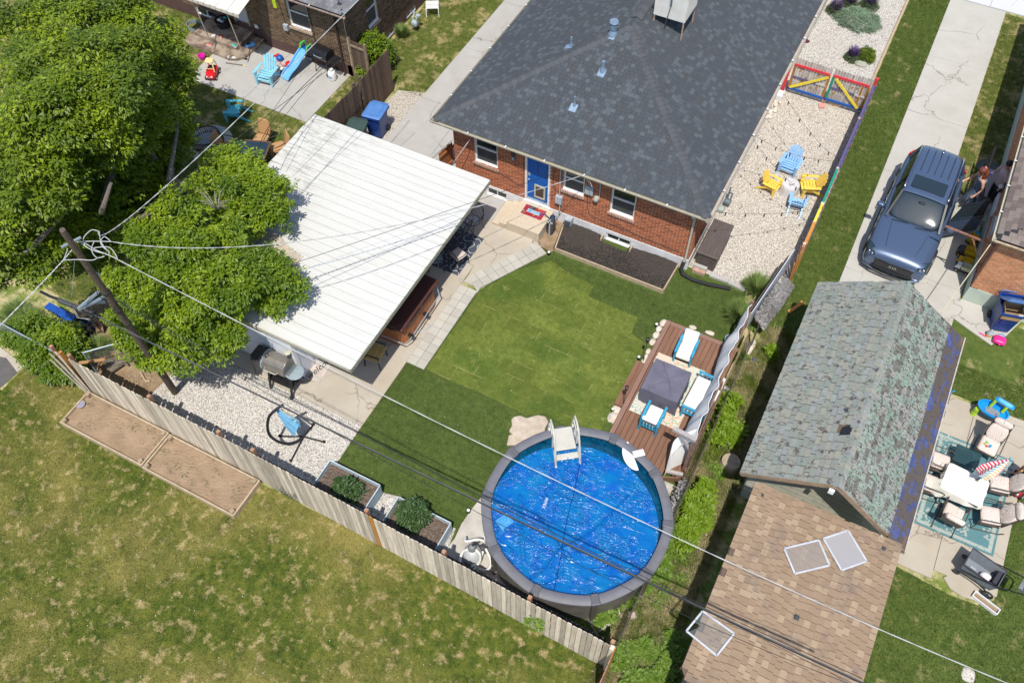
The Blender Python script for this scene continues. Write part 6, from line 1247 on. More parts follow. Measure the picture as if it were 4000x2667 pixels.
loft([(-.26,.8,.655,1.615),(-.22,.8,.665,1.635),(.1,.8,.69,1.69),(.9,.8,.69,1.72),(1.7,.8,.67,1.69),(2.05,.8,.63,1.61),(2.12,.8,.61,1.58)],rfp,m_car,'roof',car,False)
obj('sunroof',MB().bb(-.50,.50,-.02,.52,1.716,1.728),m_cg,car,bevel=.03).rotation_euler=(R(1.5),0,0)
for i,x in enumerate((-.42,-.2,.0,.2,.42)): obj('roof_rib',MB().bar((x,.70,1.742),(x,1.85,1.712),.016,.014),m_trimb,car)
for sx in (-1,1):
    obj('roof_rail',MB().tube([(sx*.66,-.12,1.66),(sx*.665,-.02,1.73),(sx*.665,1.0,1.775),(sx*.65,1.85,1.735),(sx*.645,1.95,1.66)],.024,6),m_chr,car,True)
    obj('pillar',MB().bar((sx*.80,-1.0,1.10),(sx*.66,-.25,1.62),.06,.04),m_trimb,car); obj('pillar',MB().bar((sx*.865,.42,1.05),(sx*.70,.42,1.66),.09,.03,(1,0,0)),m_trimb,car); obj('pillar',MB().bar((sx*.85,1.98,1.08),(sx*.65,1.9,1.6),.2,.04,(1,0,0)),m_car,car)
    obj('side_mirror',MB().pillow((sx*1.07,-.62,1.10),(.24,.16,.15)),m_car,car,True); obj('mirror_arm',MB().bb(sx*.9,sx*1.0,-.66,-.60,1.03,1.07),m_trimb,car)
    obj('headlight',MB().hull([(sx*.63,-2.46,.60),(sx*.92,-2.34,.62),(sx*.96,-2.05,.70),(sx*.66,-2.3,.68)][::sx],[(sx*.63,-2.40,.80),(sx*.90,-2.28,.82),(sx*.93,-1.98,.90),(sx*.68,-2.20,.90)][::sx]),m_cg,car,bevel=.02)
    for q in range(2): obj('headlight_lens',MB().ball((sx*(.72+.10*q),-2.40+.06*q,.79),(.045,.045,.045),10,6),m_chr,car,True)
    obj('fog_light',MB().hull([(sx*.70,-2.40,.36),(sx*.84,-2.30,.36),(sx*.84,-2.26,.36),(sx*.70,-2.36,.36)][::sx],[(sx*.72,-2.42,.54),(sx*.86,-2.31,.54),(sx*.86,-2.27,.54),(sx*.72,-2.37,.54)][::sx]),m_trimb,car)
    obj('tail_light',MB().hull([(sx*.80,2.30,.80),(sx*.93,2.15,.80),(sx*.93,2.2,.80),(sx*.80,2.44,.80)][::sx],[(sx*.78,2.22,1.10),(sx*.91,2.05,1.10),(sx*.91,2.12,1.10),(sx*.78,2.38,1.08)][::sx]),m_red,car)
    for y in (-1.52,1.42):
        w_=obj('wheel',MB().cyl((sx*.76,y,.37),(sx*.985,y,.37),.37,n=28),m_blkr,car,True); obj('rim',MB().cyl((sx*.985,y,.37),(sx*.992,y,.37),.24,n=20),m_galv,w_); obj('wheel_arch',MB().tube([(sx*.975,y+.43*math.cos(q),.37+.43*math.sin(q)) for q in np.linspace(-.2,PI+.2,16)],.03,6),m_trimb,car,True)
    for y in (-.30,.62): obj('door_handle',MB().pillow((sx*.985,y+.3,.90),(.04,.2,.035)),m_chr,car,True) if not (sx==1 and y<0) else None
    obj('window_trim',MB().bar((sx*.875,-.75,1.03),(sx*.885,2.05,1.05),.02,.02),m_chr,car); obj('sill_trim',MB().bar((sx*.985,-1.05,.27),(sx*.985,1.0,.27),.03,.08),m_trimb,car)
for y in (-.80,.42,1.3): obj('door_gap',MB().bar((-.978,y,.34),(-.955,y,1.0),.008,.012,(1,0,0)),m_blk,car)
gg=obj('grille',MB().hull([(-.54,-2.50,.46),(.54,-2.50,.46),(.48,-2.40,.46),(-.48,-2.40,.46)],[(-.60,-2.475,.70),(.60,-2.475,.70),(.5,-2.33,.70),(-.5,-2.33,.70)]),m_trimb,car,bevel=.02)
obj('grille_surround',MB().tube([(-.50,-2.475,.50),(.50,-2.475,.50),(.60,-2.41,.58),(.58,-2.44,.70),(.0,-2.50,.72),(-.58,-2.44,.70),(-.60,-2.41,.58),(-.50,-2.475,.50)],.022,6),m_chr,car,True)
for i in range(3): obj('grille_bar',MB().bar((-.5,-2.505+.006*i,.52+.05*i),(.5,-2.505+.006*i,.52+.05*i),.014,.012),m_dkgr,car)
text('KIA',.12,(0,-2.505,.60),(R(80),0,0),m_chr,car,name='badge_letters',ext=.004,sx=1.3); text('TELLURIDE',.085,(0,-2.33,.865),(R(40),0,0),m_chr,car,name='bonnet_letters',ext=.003,sx=1.6)
obj('bumper_strip',MB().tube([(-.86,-2.40,.33),(-.5,-2.52,.31),(0,-2.55,.30),(.5,-2.52,.31),(.86,-2.40,.33)],.035,6),m_chr,car,True); obj('lower_grille',MB().tube([(-.62,-2.46,.42),(0,-2.52,.42),(.62,-2.46,.42)],.035,6),m_trimb,car,True)
for sx in (-1,1): obj('bonnet_crease',MB().tube([(sx*.56,-1.15,1.088),(sx*.50,-1.7,1.04),(sx*.44,-2.1,.965)],.010,5),m_car,car,True)
obj('wiper',MB().tube([(-.6,-1.08,1.11),(-.1,-1.02,1.135)],.012,5),m_blk,car); obj('wiper',MB().tube([(.1,-1.09,1.11),(.62,-1.0,1.135)],.012,5),m_blk,car); obj('rear_view_mirror',MB().pillow((0,-.42,1.51),(.2,.08,.05)),m_blk,car,True)
obj('aerial',MB().pillow((0,1.88,1.73),(.06,.16,.08)),m_chr,car,True)
def dq(u,z,o): return (1.0+.86*u-.66*o,-.18+.76*u+.75*o,z)
def dslab(u0,u1,z0,z1,o0,o1,tk=.07,s2=0): return MB().hull([dq(u0,z0,o0),dq(u1,z0,o0),dq(u1,z0,o0+tk),dq(u0,z0,o0+tk)],[dq(u0+s2,z1,o1),dq(u1,z1,o1),dq(u1,z1,o1+tk),dq(u0+s2,z1,o1+tk)])
dr_=obj('open_door',dslab(0,1,.32,1.03,0,0,.09),m_car,car,bevel=.02); obj('door_window',dslab(.04,.98,1.03,1.56,.03,.10,.02,.22),m_cg,dr_); obj('door_trim',MB().bar(dq(0,1.04,-.005),dq(1,1.04,-.005),.02,.02),m_chr,dr_)
obj('door_frame',MB().bar(dq(.02,1.04,.03),dq(.24,1.57,.10),.03,.03).bar(dq(.24,1.57,.10),dq(1,1.57,.10),.03,.03),m_trimb,dr_,kind='stuff'); obj('door_handle',MB().bar(dq(.78,.90,-.02),dq(.94,.90,-.02),.03,.03),m_chr,dr_)
obj('doorway_dark',MB().bb(.955,.982,-.35,.6,.36,.98),m_blk,car)
# ------------------------------------------------------------------ orange brick house on the right
ho=thing('orange_brick_house','orange brick house corner with pale green foundation and brown roof','house',(5,22,0)); m_bk3=M('orange_brick',(.50,.205,.095),.85,(.56,.28,.15),6,rnd=.14,bump=.3,bsc=90); m_mort3=M('buff_mortar',(.68,.52,.38),.95); m_fd3=M('pale_green_foundation',(.42,.50,.43),.8,(.50,.56,.48),3)
W1=Wall((0,20.62),(1,0),(0,-1),ho); W2=Wall((4.5,0),(0,1),(-1,0),ho)
W1.solid('wall',m_mort3,4.5,12,.62,2.75,[]); W1.bricks(m_bk3,4.5,8.5,.625,2.7,[],L=.24,H=.083,lim=250); W1.solid('foundation',m_fd3,4.47,12,-.1,.62,[],-.2,.03)
o4=[(22.25,23.1,1.25,2.15)]
W2.solid('wall',m_mort3,20.62,32,.62,2.75,o4); W2.bricks(m_bk3,20.62,30,.625,2.7,o4,L=.24,H=.083,lim=250); W2.solid('foundation',m_fd3,20.60,32,-.1,.62,[],-.2,.03)
W2.window(22.25,23.1,1.25,2.15,sill=M('buff_sill_brick',(.60,.46,.38),.9,rnd=.1))
r0=[Vector(q)-ho.location for q in ((4.30,20.45,2.86),(12,20.45,2.86),(12,24.5,4.6),(8.3,24.5,4.6),(4.30,34,2.86),(8.3,34,4.6))]
obj('roof',MB().add(r0+[v-Vector((0,0,.07)) for v in r0],[(0,1,2,3),(0,3,5,4),(6,9,8,7),(6,10,11,9),(0,6,7,1),(0,4,10,6)]),m_roofbase,ho)
m_tb=shmat('brown_shingle',[(.165,.13,.115),(.20,.16,.14),(.14,.11,.10),(.22,.18,.155)],grit=.2)
shingles(ho,m_tb,(4.30,20.44,2.87),(1,0,0),(0,4.05,1.74),lambda u,v:v*.92<u<6 and v<4.3,28,30,.22,.15,lim=120); shingles(ho,m_tb,(4.29,20.45,2.87),(0,1,0),(4.0,0,1.74),lambda u,v:v*.92<u<9 and v<4.3,45,30,.22,.15,lim=120)
gutter((4.26,20.46,2.86),(12,20.46,2.86),(0,-1,0),ho,M('rusty_white_gutter',(.72,.66,.55),.6,(.58,.33,.12),9),1.0); gutter((4.31,34,2.86),(4.31,20.4,2.86),(-1,0,0),ho,m_trim)
f=MB(); f.bb(4.33-5,4.36-5,20.5-22,34-22,2.68,2.84); obj('fascia',f,m_trim,ho); f=MB(); f.bb(4.36-5,12-5,20.48-22,20.5-22,2.7,2.84); obj('fascia',f,m_rust,ho); obj('soffit',MB().bb(4.37-5,7,20.5-22,12,2.74,2.75),m_trim,ho)
k=MB(); W2.box(k,23.35,24.3,2.05,2.3,.02,.16); obj('window_awning',k,m_grey,ho); k=MB(); W2.box(k,23.5,24.3,.85,1.15,.02,.10); obj('utility_box',k,m_found,ho,bevel=.01); k=MB(); k.tube([W2.P(21.4,1.9,.02),W2.P(21.5,.9,.02),W2.P(20.9,.75,.02),W2.P(20.64,.7,.03)],.012,5); obj('cable_on_wall',k,m_blk,ho)
k=MB(); k.ball(W2.P(24.35,1.35,.12),.09,10,6); obj('wall_lamp',k,M('lamp_glass_white',(.6,.6,.6),.2),ho,True)
po=thing('side_porch','concrete side porch with black scrolled railing','porch',(4.1,25.2,0)); obj('landing',MB().bb(-.25,.38,-.95,.9,0,.45),m_conc3,po); obj('step',MB().bb(-.25,.38,-1.3,-.955,0,.22),m_conc3,po)
ra=[(-.22,-1.25,.95),(-.22,-.4,1.35),(-.2,.85,1.38)]; obj('handrail',MB().tube(ra,.028,6),m_blk,po,True); obj('low_rail',MB().tube([(q[0],q[1],q[2]-.5) for q in ra],.016,6),m_blk,po,True)
for i in range(16): y=-1.2+i*.135; z=.95+min(1,(y+1.25)/.85)*.4; obj('baluster',MB().tube([(-.22,y,z-.9 if y>-.9 else .2),(-.24,y,z-.3),(-.22+.0,y+.05,z-.2),(-.22,y,z)],.011,5),m_blk,po,True)
for i in range(9): y=-.95+i*.21; z=1.02+min(1,(y+1.25)/.85)*.3; obj('scroll',MB().tube([(-.225,y+.07*math.cos(q)*(1-q/14),z+.09*math.sin(q)*(1-q/14)) for q in np.linspace(0,9,16)],.010,5),m_blk,po,True)
tag(obj('round_glass_cover',MB().tube([(4.12+.36*math.cos(q),26.65+.36*math.sin(q),.03) for q in np.linspace(0,2*PI,28)],.03,6).lathe([(0,.03),(.34,.03)],n=24,c=(4.12,26.65,0)),M('dark_hoop',(.10,.13,.125),.3),None,True,kind='stuff'),'round dark hoop cover leaning on the grass by the railing','hoop')
cl_=thing('clothesline_bracket','rusty iron bracket pole reaching out from the orange brick wall','bracket',(4.5,20.97,2.1)); m_irn=M('rusty_iron',(.36,.17,.13),.8,(.20,.09,.06),12); obj('arm',MB().bar((0,0,0),(-1.42,.12,.0),.045,.045),m_irn,cl_); obj('brace',MB().bar((-.65,.05,.0),(-.0,.0,-.95),.03,.03),m_irn,cl_); obj('wall_plate',MB().bar((-.02,0,.05),(-.02,0,-1.3),.03,.06,(0,1,0)),m_irn,cl_)
def cable(name,label,ps,r,mat,n=30,twist=0,cat='overhead cable'):
    pts=curve3(ps,n if not twist else 220); t_=thing(name,label,cat,(0,0,0))
    if twist:
        for k in range(2): obj('strand',MB().tube([p+Vector((math.cos(i*.42+k*PI)*r*.8,math.sin(i*.42+k*PI)*r*.3,math.sin(i*.42+k*PI)*r*.8)) for i,p in enumerate(pts)],r*.85,5),mat,t_,True)
    else: obj('wire',MB().tube(pts,r,5),mat,t_,True)
    return t_
m_rope=M('cream_rope',(.62,.55,.38),.8); cable('clothes_line','cream rope running from the old shed corner to the orange house eave',[A('r',240,1010,2.35),A('r',600,510,2.4),A('r',965,0,2.7)],.014,m_rope,cat='rope')
# ------------------------------------------------------------------ people
def skin(name,verts,edges,mat,par,root=0,lv=2):
    me=bpy.data.meshes.new(name); me.from_pydata([v[:3] for v in verts],edges,[]); o=bpy.data.objects.new(name,me); COL.objects.link(o); o.parent=par; me.materials.append(mat)
    s_=o.modifiers.new('skin','SKIN'); s_.use_smooth_shade=True
    for i,v in enumerate(verts): me.skin_vertices[0].data[i].radius=(v[3],v[4] if len(v)>4 else v[3])
    me.skin_vertices[0].data[root].use_root=True; su=o.modifiers.new('sub','SUBSURF'); su.levels=su.render_levels=lv; return o
m_skin=M('skin',(.58,.33,.23),.6,spec=.3); m_hr=M('auburn_hair',(.17,.045,.02),.6,(.10,.025,.012),20,stretch=(8,8,1)); m_hd=M('dark_hair',(.02,.014,.01),.6)
def body_mesh(par,lean=0,armL=None,armR=None,sit=0,mat=m_skin,s=1.0):
    l=lean; V=[(0,0,.92,.13,.11),(0,-.02-l*.3,1.12,.12,.10),(0,-.03-l*.7,1.34,.15,.11),(0,-.04-l,1.46,.06),(0,-.06-l*1.1,1.54,.055),(0,-.09-l*1.2,1.64,.10),(0,-.09-l*1.2,1.74,.08),
     (-.10,0,.86,.10),(-.11,-.02,.48,.065),(-.11,.02,.10,.042),(-.11,-.12,.04,.04),(.10,0,.86,.10),(.11,-.02,.48,.065),(.11,.02,.10,.042),(.11,-.12,.04,.04),(-.19,-.04-l*.9,1.40,.06),(.19,-.04-l*.9,1.40,.06)]
    E=[(0,1),(1,2),(2,3),(3,4),(4,5),(5,6),(0,7),(7,8),(8,9),(9,10),(0,11),(11,12),(12,13),(13,14),(2,15),(2,16)]
    for a,root_ in ((armL or [(-.25,-.05,1.12),(-.25,-.12,.88),(-.25,-.14,.80)],15),(armR or [(.25,-.05,1.12),(.25,-.12,.88),(.25,-.14,.80)],16)):
        k=len(V); V+=[(*a[0],.042),(*a[1],.03),(*a[2],.036)]; E+=[(root_,k),(k,k+1),(k+1,k+2)]
        h=Vector(a[2]); d=(h-Vector(a[1])).normalized(); sd=d.cross(Vector((0,0,1))); sd=sd.normalized() if sd.length>.1 else Vector((1,0,0))
        for f_ in range(5):
            o1=h+d*.03+sd*(f_-1.7)*.018; o2=h+d*(.07+.012*(2-abs(f_-2)))+sd*(f_-1.7)*.023; kk=len(V); V+=[(*o1,.009),(*o2,.008)]; E+=[(k+2,kk),(kk,kk+1)]
    return skin('body',V,E,mat,par)
def face(par,y0,z0):
    obj('nose',MB().ball((0,y0-.10,z0),(.014,.02,.022),6,5),m_skin,par,True)
    for sx in (-1,1): obj('eye',MB().ball((sx*.035,y0-.088,z0+.03),(.014,.008,.009),8,5),m_wht,par,True); obj('ear',MB().ball((sx*.10,y0,z0+.01),(.014,.022,.03),6,5),m_skin,par,True)
    obj('mouth',MB().ball((0,y0-.092,z0-.05),(.025,.008,.007),8,5),M('lips',(.45,.12,.10),.5),par,True)
w1=thing('person','woman with auburn hair in a blue patterned dress leaning into the open car door','person',(3.88,24.45,0.02),R(-58))
body_mesh(w1,lean=.14,armL=[(-.30,-.22,1.15),(-.28,-.42,1.05),(-.26,-.48,1.03)],armR=[(.28,-.12,1.12),(.28,-.25,.92),(.28,-.30,.88)]); face(w1,-.26,1.66)
t=NT('blue_floral_dress'); v_=t.vor(45); m_dr=t.out(t.mix(t.ramp(v_,(.32,0),(.45,1)),(.45,.50,.56),(.03,.075,.16)),.8); 
obj('dress',MB().lathe([(.36,.42),(.30,.65),(.22,.92),(.17,1.08),(.20,1.25),(.20,1.38),(.10,1.46),(.07,1.48)],n=22,sy=.72),m_dr,w1,True)
for ch in list(w1.children):
    if ch.name.startswith('dress'):
        for v in ch.data.vertices: v.co.y-=max(0,(v.co.z-.92))*.26; k=1+.05*math.sin(8*math.atan2(v.co.y,v.co.x))*(1 if v.co.z<.8 else 0); v.co.x*=k
obj('hair',MB().ball((0,-.235,1.72),(.125,.135,.125),14,9,.04).pillow((0,-.12,1.50),(.26,.16,.46),(R(-12),0,0)),m_hr,w1,True,kind='stuff'); obj('hair_clip',MB().pillow((.0,-.20,1.845),(.10,.04,.03)),M('pink_clip',(.8,.25,.35),.5),w1,True)
w2=thing('person','man in a pale pink shirt and black trousers holding a blue cup','person',(4.33,24.62,.46),R(-60)); w2.scale=(.93,.93,.93)
body_mesh(w2,armL=[(-.27,-.10,1.16),(-.16,-.32,1.20),(-.10,-.38,1.22)],armR=[(.26,-.06,1.14),(.27,-.10,.90),(.27,-.12,.82)]); face(w2,-.09,1.66)
obj('shirt',MB().lathe([(.19,.84),(.185,1.0),(.19,1.18),(.205,1.32),(.16,1.43),(.08,1.48)],n=20,sy=.72,c=(0,-.03,0)),M('pale_pink_cloth',(.55,.40,.38),.85),w2,True); obj('sleeve',MB().cyl((-.19,-.05,1.41),(-.27,-.10,1.18),.075,.07),bpy.data.materials['pale_pink_cloth'],w2,True); obj('sleeve',MB().cyl((.19,-.05,1.41),(.26,-.07,1.18),.075,.07),bpy.data.materials['pale_pink_cloth'],w2,True)
for sx in (-1,1): obj('trouser_leg',MB().tube([(sx*.09,0,.92),(sx*.11,-.01,.5),(sx*.11,.02,.12)],[.125,.095,.075],12),m_blk,w2,True); obj('shoe',MB().pillow((sx*.11,-.05,.035),(.10,.28,.08)),M('tan_shoe',(.3,.2,.14),.6) if sx<0 else bpy.data.materials['tan_shoe'],w2,True)
obj('hair',MB().ball((0,-.07,1.74),(.115,.125,.11),14,9,.03),m_hd,w2,True)
cup=thing('cup','blue cup in the hand of the man in the pink shirt','cup',tuple(w2.location+Matrix.Rotation(R(-60),3,'Z')@(Vector((-.08,-.44,1.22))*.93))); obj('cup_body',MB().lathe([(.035,-.06),(.045,.06),(.04,.06),(.03,-.05)],n=14),m_db,cup,True)
# toy trucks by the wall
def truck(label,p,rz,c1,c2,s=1):
    t_=thing('toy_truck',label,'toy truck',(p[0],p[1],.03),rz,'toy trucks along the foundation'); t_.scale=(s,)*3
    obj('chassis',MB().bb(-.10,.10,-.24,.24,.06,.11),m_dkgr,t_); obj('cab',MB().bb(-.10,.10,-.25,-.08,.11,.22).v and MB().hull([(-.10,-.25,.11),(.10,-.25,.11),(.10,-.08,.11),(-.10,-.08,.11)],[(-.09,-.20,.25),(.09,-.20,.25),(.09,-.08,.25),(-.09,-.08,.25)]),c1,t_,bevel=.01); obj('cab_window',MB().bb(-.075,.075,-.245,-.215,.155,.21),m_cg,t_)
    m=MB().hull([(-.09,-.05,.12),(.09,-.05,.12),(.09,.22,.12),(-.09,.22,.12)],[(-.13,-.07,.27),(.13,-.07,.27),(.13,.26,.27),(-.13,.26,.27)]); m.f=[f for i,f in enumerate(m.f) if i!=1]; o=obj('dump_bed',m,c2,t_); s_=o.modifiers.new('t','SOLIDIFY'); s_.thickness=.012
    for x in (-.11,.11):
        for y in (-.16,.14): w_=obj('wheel',MB().cyl((x-.025,y,.06),(x+.025,y,.06),.06,n=14),m_blkr,t_,True); obj('hub',MB().cyl((x+(.026 if x>0 else -.026),y,.06),(x+(.03 if x>0 else -.03),y,.06),.03,n=10),c2,t_)
m_ty=M('toy_yellow',(.72,.45,.02),.4); m_tc=M('toy_cream',(.70,.66,.45),.4); m_tb2=M('toy_cyan',(.03,.32,.62),.4)
truck('blue and yellow toy truck nearest the car door',A('e',1120,1200,.1),R(160),m_tb2,m_ty,1.05); truck('small yellow toy truck beside the weed',A('e',1110,1255,.1),R(200),m_ty,m_ty,.6); truck('large yellow dump truck with grey front',A('e',1060,1330,.1),R(-100),m_dkgr,m_ty,1.2); truck('yellow dump truck between the large one and the cream one',A('e',1040,1400,.1),R(-96),m_ty,m_ty,.9); truck('cream and white toy dump truck at the near end of the row',A('e',1030,1460,.1),R(-98),m_wht,m_tc,1.0)
bin_('overfull blue bin with raised lid against the orange brick house',(5.62,20.12,.02),R(14),m_bb,m_bl,open_=-42,s=1.0); cb=thing('cardboard_box','brown cardboard boxes sticking out of the blue bin','cardboard box',(5.64,19.98,.96),R(14)); m_cd=M('cardboard',(.42,.27,.14),.85)
m=MB()
for q in ((-.26,.26,-.25,-.24),(-.26,.26,.12,.13),(-.26,-.25,-.24,.12),(.25,.26,-.24,.12)): m.bb(*q,-.2,.14)
obj('box_walls',m,m_cd,cb); obj('box_label',MB().bb(.12,.25,-.258,-.251,-.02,.12),m_wht,cb)
p_=A('r',830,1270,.1); jg=thing('plastic_jug','clear plastic jug with a yellow label on the concrete','jug',(p_.x,p_.y,.03)); obj('jug',MB().lathe([(.07,0),(.085,.05),(.085,.17),(.03,.24),(.03,.27)],n=14),M('hazy_plastic',(.42,.47,.52),.3),jg,True); obj('jug_label',MB().lathe([(.087,.03),(.087,.10)],n=14),m_ty,jg,True)
m_pk=M('hot_pink_plastic',(.85,.03,.28),.4); p_=A('r',950,1350,.1); pk=thing('pink_toy_case','round hot pink toy case on the edge of the grass','toy',(p_.x,p_.y,.02)); obj('case',MB().pillow((0,0,.10),(.36,.28,.18)),m_pk,pk,True); obj('latch',MB().pillow((.02,-.15,.10),(.06,.05,.04)),m_pk,pk,True); obj('straps',MB().tube([(-.1,.12,.18),(0,.17,.2),(.1,.12,.18)],.015,5),m_tb2,pk,True)
p_=A('r',740,1275,.03); tag(obj('pink_toy',MB().bar((p_.x-.08,p_.y+.02,.05),(p_.x+.12,p_.y-.04,.05),.03,.02),m_pk,None),'thin pink handle on the concrete beside the jug','toy')
# ------------------------------------------------------------------ old shed with peeling green and blue shingles
os_=thing('old_shingle_shed','old block garage with peeling pale green shingle roof and blue strip','garage',(2.4,14,0)); ob_=os_.location
m_gs=shmat('peeling_green_shingle',[(.245,.265,.225),(.225,.255,.225),(.285,.285,.235),(.27,.29,.27),(.235,.25,.215),(.275,.27,.23),(.25,.26,.25)],.9,patch=[(.085,.072,.065),(.20,.20,.19)],psc=5.5,pf=(.565,.62),grit=.2)
m_gs2=shmat('mottled_green_shingle',[(.22,.29,.24),(.27,.32,.28),(.28,.27,.25),(.21,.26,.22),(.16,.16,.14),(.25,.28,.26)],.9,patch=[(.075,.065,.055),(.085,.075,.065)],psc=9,pf=(.53,.60),grit=.25)
m_bs=shmat('blue_brown_shingle',[(.055,.075,.20),(.07,.095,.24),(.10,.08,.07),(.055,.07,.18)],.8,patch=[(.095,.078,.065)],psc=2.6,pf=(.46,.52),grit=.2)
m_blk_w=M('pale_block_wall',(.48,.47,.38),.9,(.42,.41,.33),3,rnd=.06,bump=.2)
X0,X1,XR,Y0,Y1,ZE,ZR=.42,3.78,2.40,10.72,17.1,2.40,3.60
def q3(*p): return Vector(p)-ob_
v=[q3(X0,Y0,ZE),q3(X0,Y1,ZE),q3(XR,Y0,ZR),q3(XR,Y1,ZR),q3(4.36,Y0-.05,2.15),q3(4.36,Y1+.15,2.15)]
obj('roof',MB().add(v+[p-Vector((0,0,.06)) for p in v],[(0,2,3,1),(2,4,5,3),(6,7,9,8),(8,9,11,10),(0,6,8,2),(2,8,10,4),(1,3,9,7),(3,5,11,9),(0,1,7,6),(4,10,11,5)]),m_dkw,os_)
sl2=math.hypot(XR-X0,ZR-ZE)
def hole(u,v): return not (abs(u-1.55)<.14 and abs(v-(sl2-.28))<.09)
shingles(os_,m_gs,(X0-.02,Y0-.03,ZE),(0,1,0),(XR-X0,0,ZR-ZE),lambda u,v:0<u<Y1-Y0+.05 and v<sl2 and hole(u,v),26,18,.255,.135,t=.018,lim=300,jit=.08,lift=.014,gap=.02,clip=(0,Y1-Y0+.05))
sx_=3.80-XR; slr=math.hypot(4.36-XR,1.45); ux=(4.36-XR)/slr; uz=-1.45/slr; cutv=.62
shingles(os_,m_gs2,(XR,Y0-.03,ZR),(0,1,0),(ux,0,uz),lambda u,v:0<u<Y1-Y0+.08 and v<slr-cutv,27,15,.25,.13,t=.012,lim=240,jit=.1,lift=.010,gap=.018,clip=(0,Y1-Y0+.08))
shingles(os_,m_bs,(XR+ux*(slr-cutv),Y0-.06,ZR+uz*(slr-cutv)),(0,1,0),(ux,0,uz),lambda u,v:-.1<u<Y1-Y0+.2 and v<cutv+.02-(.12*max(0,math.sin(u*2.1+1))+.06*math.sin(u*9)) ,29,7,.23,.095,t=.014,lim=100,jit=.25,lift=.014,skip=.02,clip=(-.05,Y1-Y0+.15))
for p in os_.children: pass
hp=MB().add([q3(XR-.33,12.05,ZR-.15),q3(XR-.10,12.1,ZR-.02),q3(XR-.12,12.42,ZR-.03),q3(XR-.30,12.3,ZR-.14)],[(0,1,2,3)]); obj('roof_hole',hp,m_blk,os_)
caps((XR,Y0-.05,ZR-.02),(XR,Y1+.05,ZR-.02),0,step=.13,w=.12,lift=.035,root=os_,mat=m_gs)
obj('roof_patch',MB().pillow(q3(XR-.38,12.75,ZR-.20),(.18,.2,.012),(0,-R(31),.2)),m_dkgr,os_)
obj('fascia',MB().bar(q3(4.375,Y0-.08,2.12),q3(4.375,Y1+.18,2.12),.03,.12),M('peeling_grey_white',(.50,.47,.42),.8,(.36,.33,.29),8),os_)
for a,b in ((q3(X0,Y0-.02,ZE-.05),q3(XR,Y0-.02,ZR-.05)),(q3(XR,Y0-.02,ZR-.05),q3(4.36,Y0-.05,2.08))): obj('gable_board',MB().bar(a,b,.03,.13),m_gw,os_)
obj('trim_bracket',MB().box(q3(2.32,Y0-.08,3.38),(.12,.06,.14)),m_wht,os_)
B1=Wall((0,11.42),(1,0),(0,-1),os_); BW=Wall((.66,0),(0,1),(-1,0),os_)
B1.solid('wall',m_blk_w,.66,3.9,-.1,2.15,[],-.2,0); BW.solid('wall',m_blk_w,11.42,17.0,-.1,2.3,[],-.2,0); B1.bricks(m_blk_w,.66,3.9,.0,2.12,[],L=.40,H=.20,d=.012,g=.014)
BW.bricks(m_blk_w,11.42,12.3,.0,2.12,[],L=.40,H=.20,d=.012,g=.014)
g_=MB().add([q3(.66,11.4,2.15),q3(3.9,11.4,2.15),q3(3.9,11.4,2.40),q3(XR,11.4,3.5),q3(.66,11.4,2.48)],[(0,1,2,3,4)]); obj('gable_wall',g_,m_blk_w,os_)
for i in range(4,10): z=2.2+i*.12; xw=.66+max(0,(z-2.45))*1.6; xe=3.95-max(0,(z-2.35))*1.3; obj('gable_plank',MB().bb(xw-ob_.x,xe-ob_.x,11.36-ob_.y,11.385-ob_.y,z,z+.105),m_gw,os_)
obj('wall',MB().bb(3.85-ob_.x,4.0-ob_.x,11.42-ob_.y,17.0-ob_.y,-.1,2.2).bb(.87-ob_.x,3.8-ob_.x,16.85-ob_.y,17.0-ob_.y,-.1,2.3),m_blk_w,os_,kind='stuff')
# ------------------------------------------------------------------ tan shed roof in front
ts=thing('tan_roof_shed','low shed with tan brown shingle roof in the lower right','shed',(2.5,7,0)); tb_=ts.location
m_ts=shmat('tan_shingle',[(.285,.20,.13),(.31,.22,.145),(.27,.188,.122),(.36,.265,.175),(.29,.205,.135),(.30,.21,.138)],.9,patch=[(.17,.135,.115)],psc=1.3,pf=(.52,.74),grit=.2)
TZ=2.62
def tz(x,y): return TZ-.012*(10.4-y)
rpts=[(.80,5.85),(.84,10.42),(4.12,10.55),(4.10,4.0),(2.4,4.0)]
v=[Vector((x,y,tz(x,y)-.03))-tb_ for x,y in rpts]; obj('roof',MB().add(v+[p-Vector((0,0,.08)) for p in v],[(4,3,2,1,0),(5,6,7,8,9)]+[(i,(i+1)%5,(i+1)%5+5,i+5) for i in range(5)]),M('tan_underlay',(.14,.10,.075),.9),ts)
it=[]
nR=22
for j in range(26):
    x0=.80+j*.13; y=3.95+random.uniform(-.17,0)
    while y<10.55:
        w=.172*random.uniform(.9,1.1); w=min(w,10.56-y) if y<10.53 else w; yc=y+w/2; xx=x0+.065
        
        if yc+w/2<10.58 and w>.03 and inpoly(np.array([xx]),np.array([yc]),[(.78,5.9),(.80,10.60),(4.16,10.60),(4.16,3.9),(2.35,3.9)])[0] and not (j==0 and random.random()<.12): it.append((Vector((xx,yc,tz(xx,yc)+random.uniform(-.002,.003)))-tb_,(.140,w-.012,.012),(random.uniform(-.004,.004),R(-3.6),0)))
        y+=w
pieces('shingle',ts,m_ts,it,300,'shingle_field')
obj('wall',MB().bb(1.0-2.5,3.95-2.5,5.0-7,10.3-7,-.1,2.45),M('shed_wall_boards',(.30,.26,.21),.9),ts)
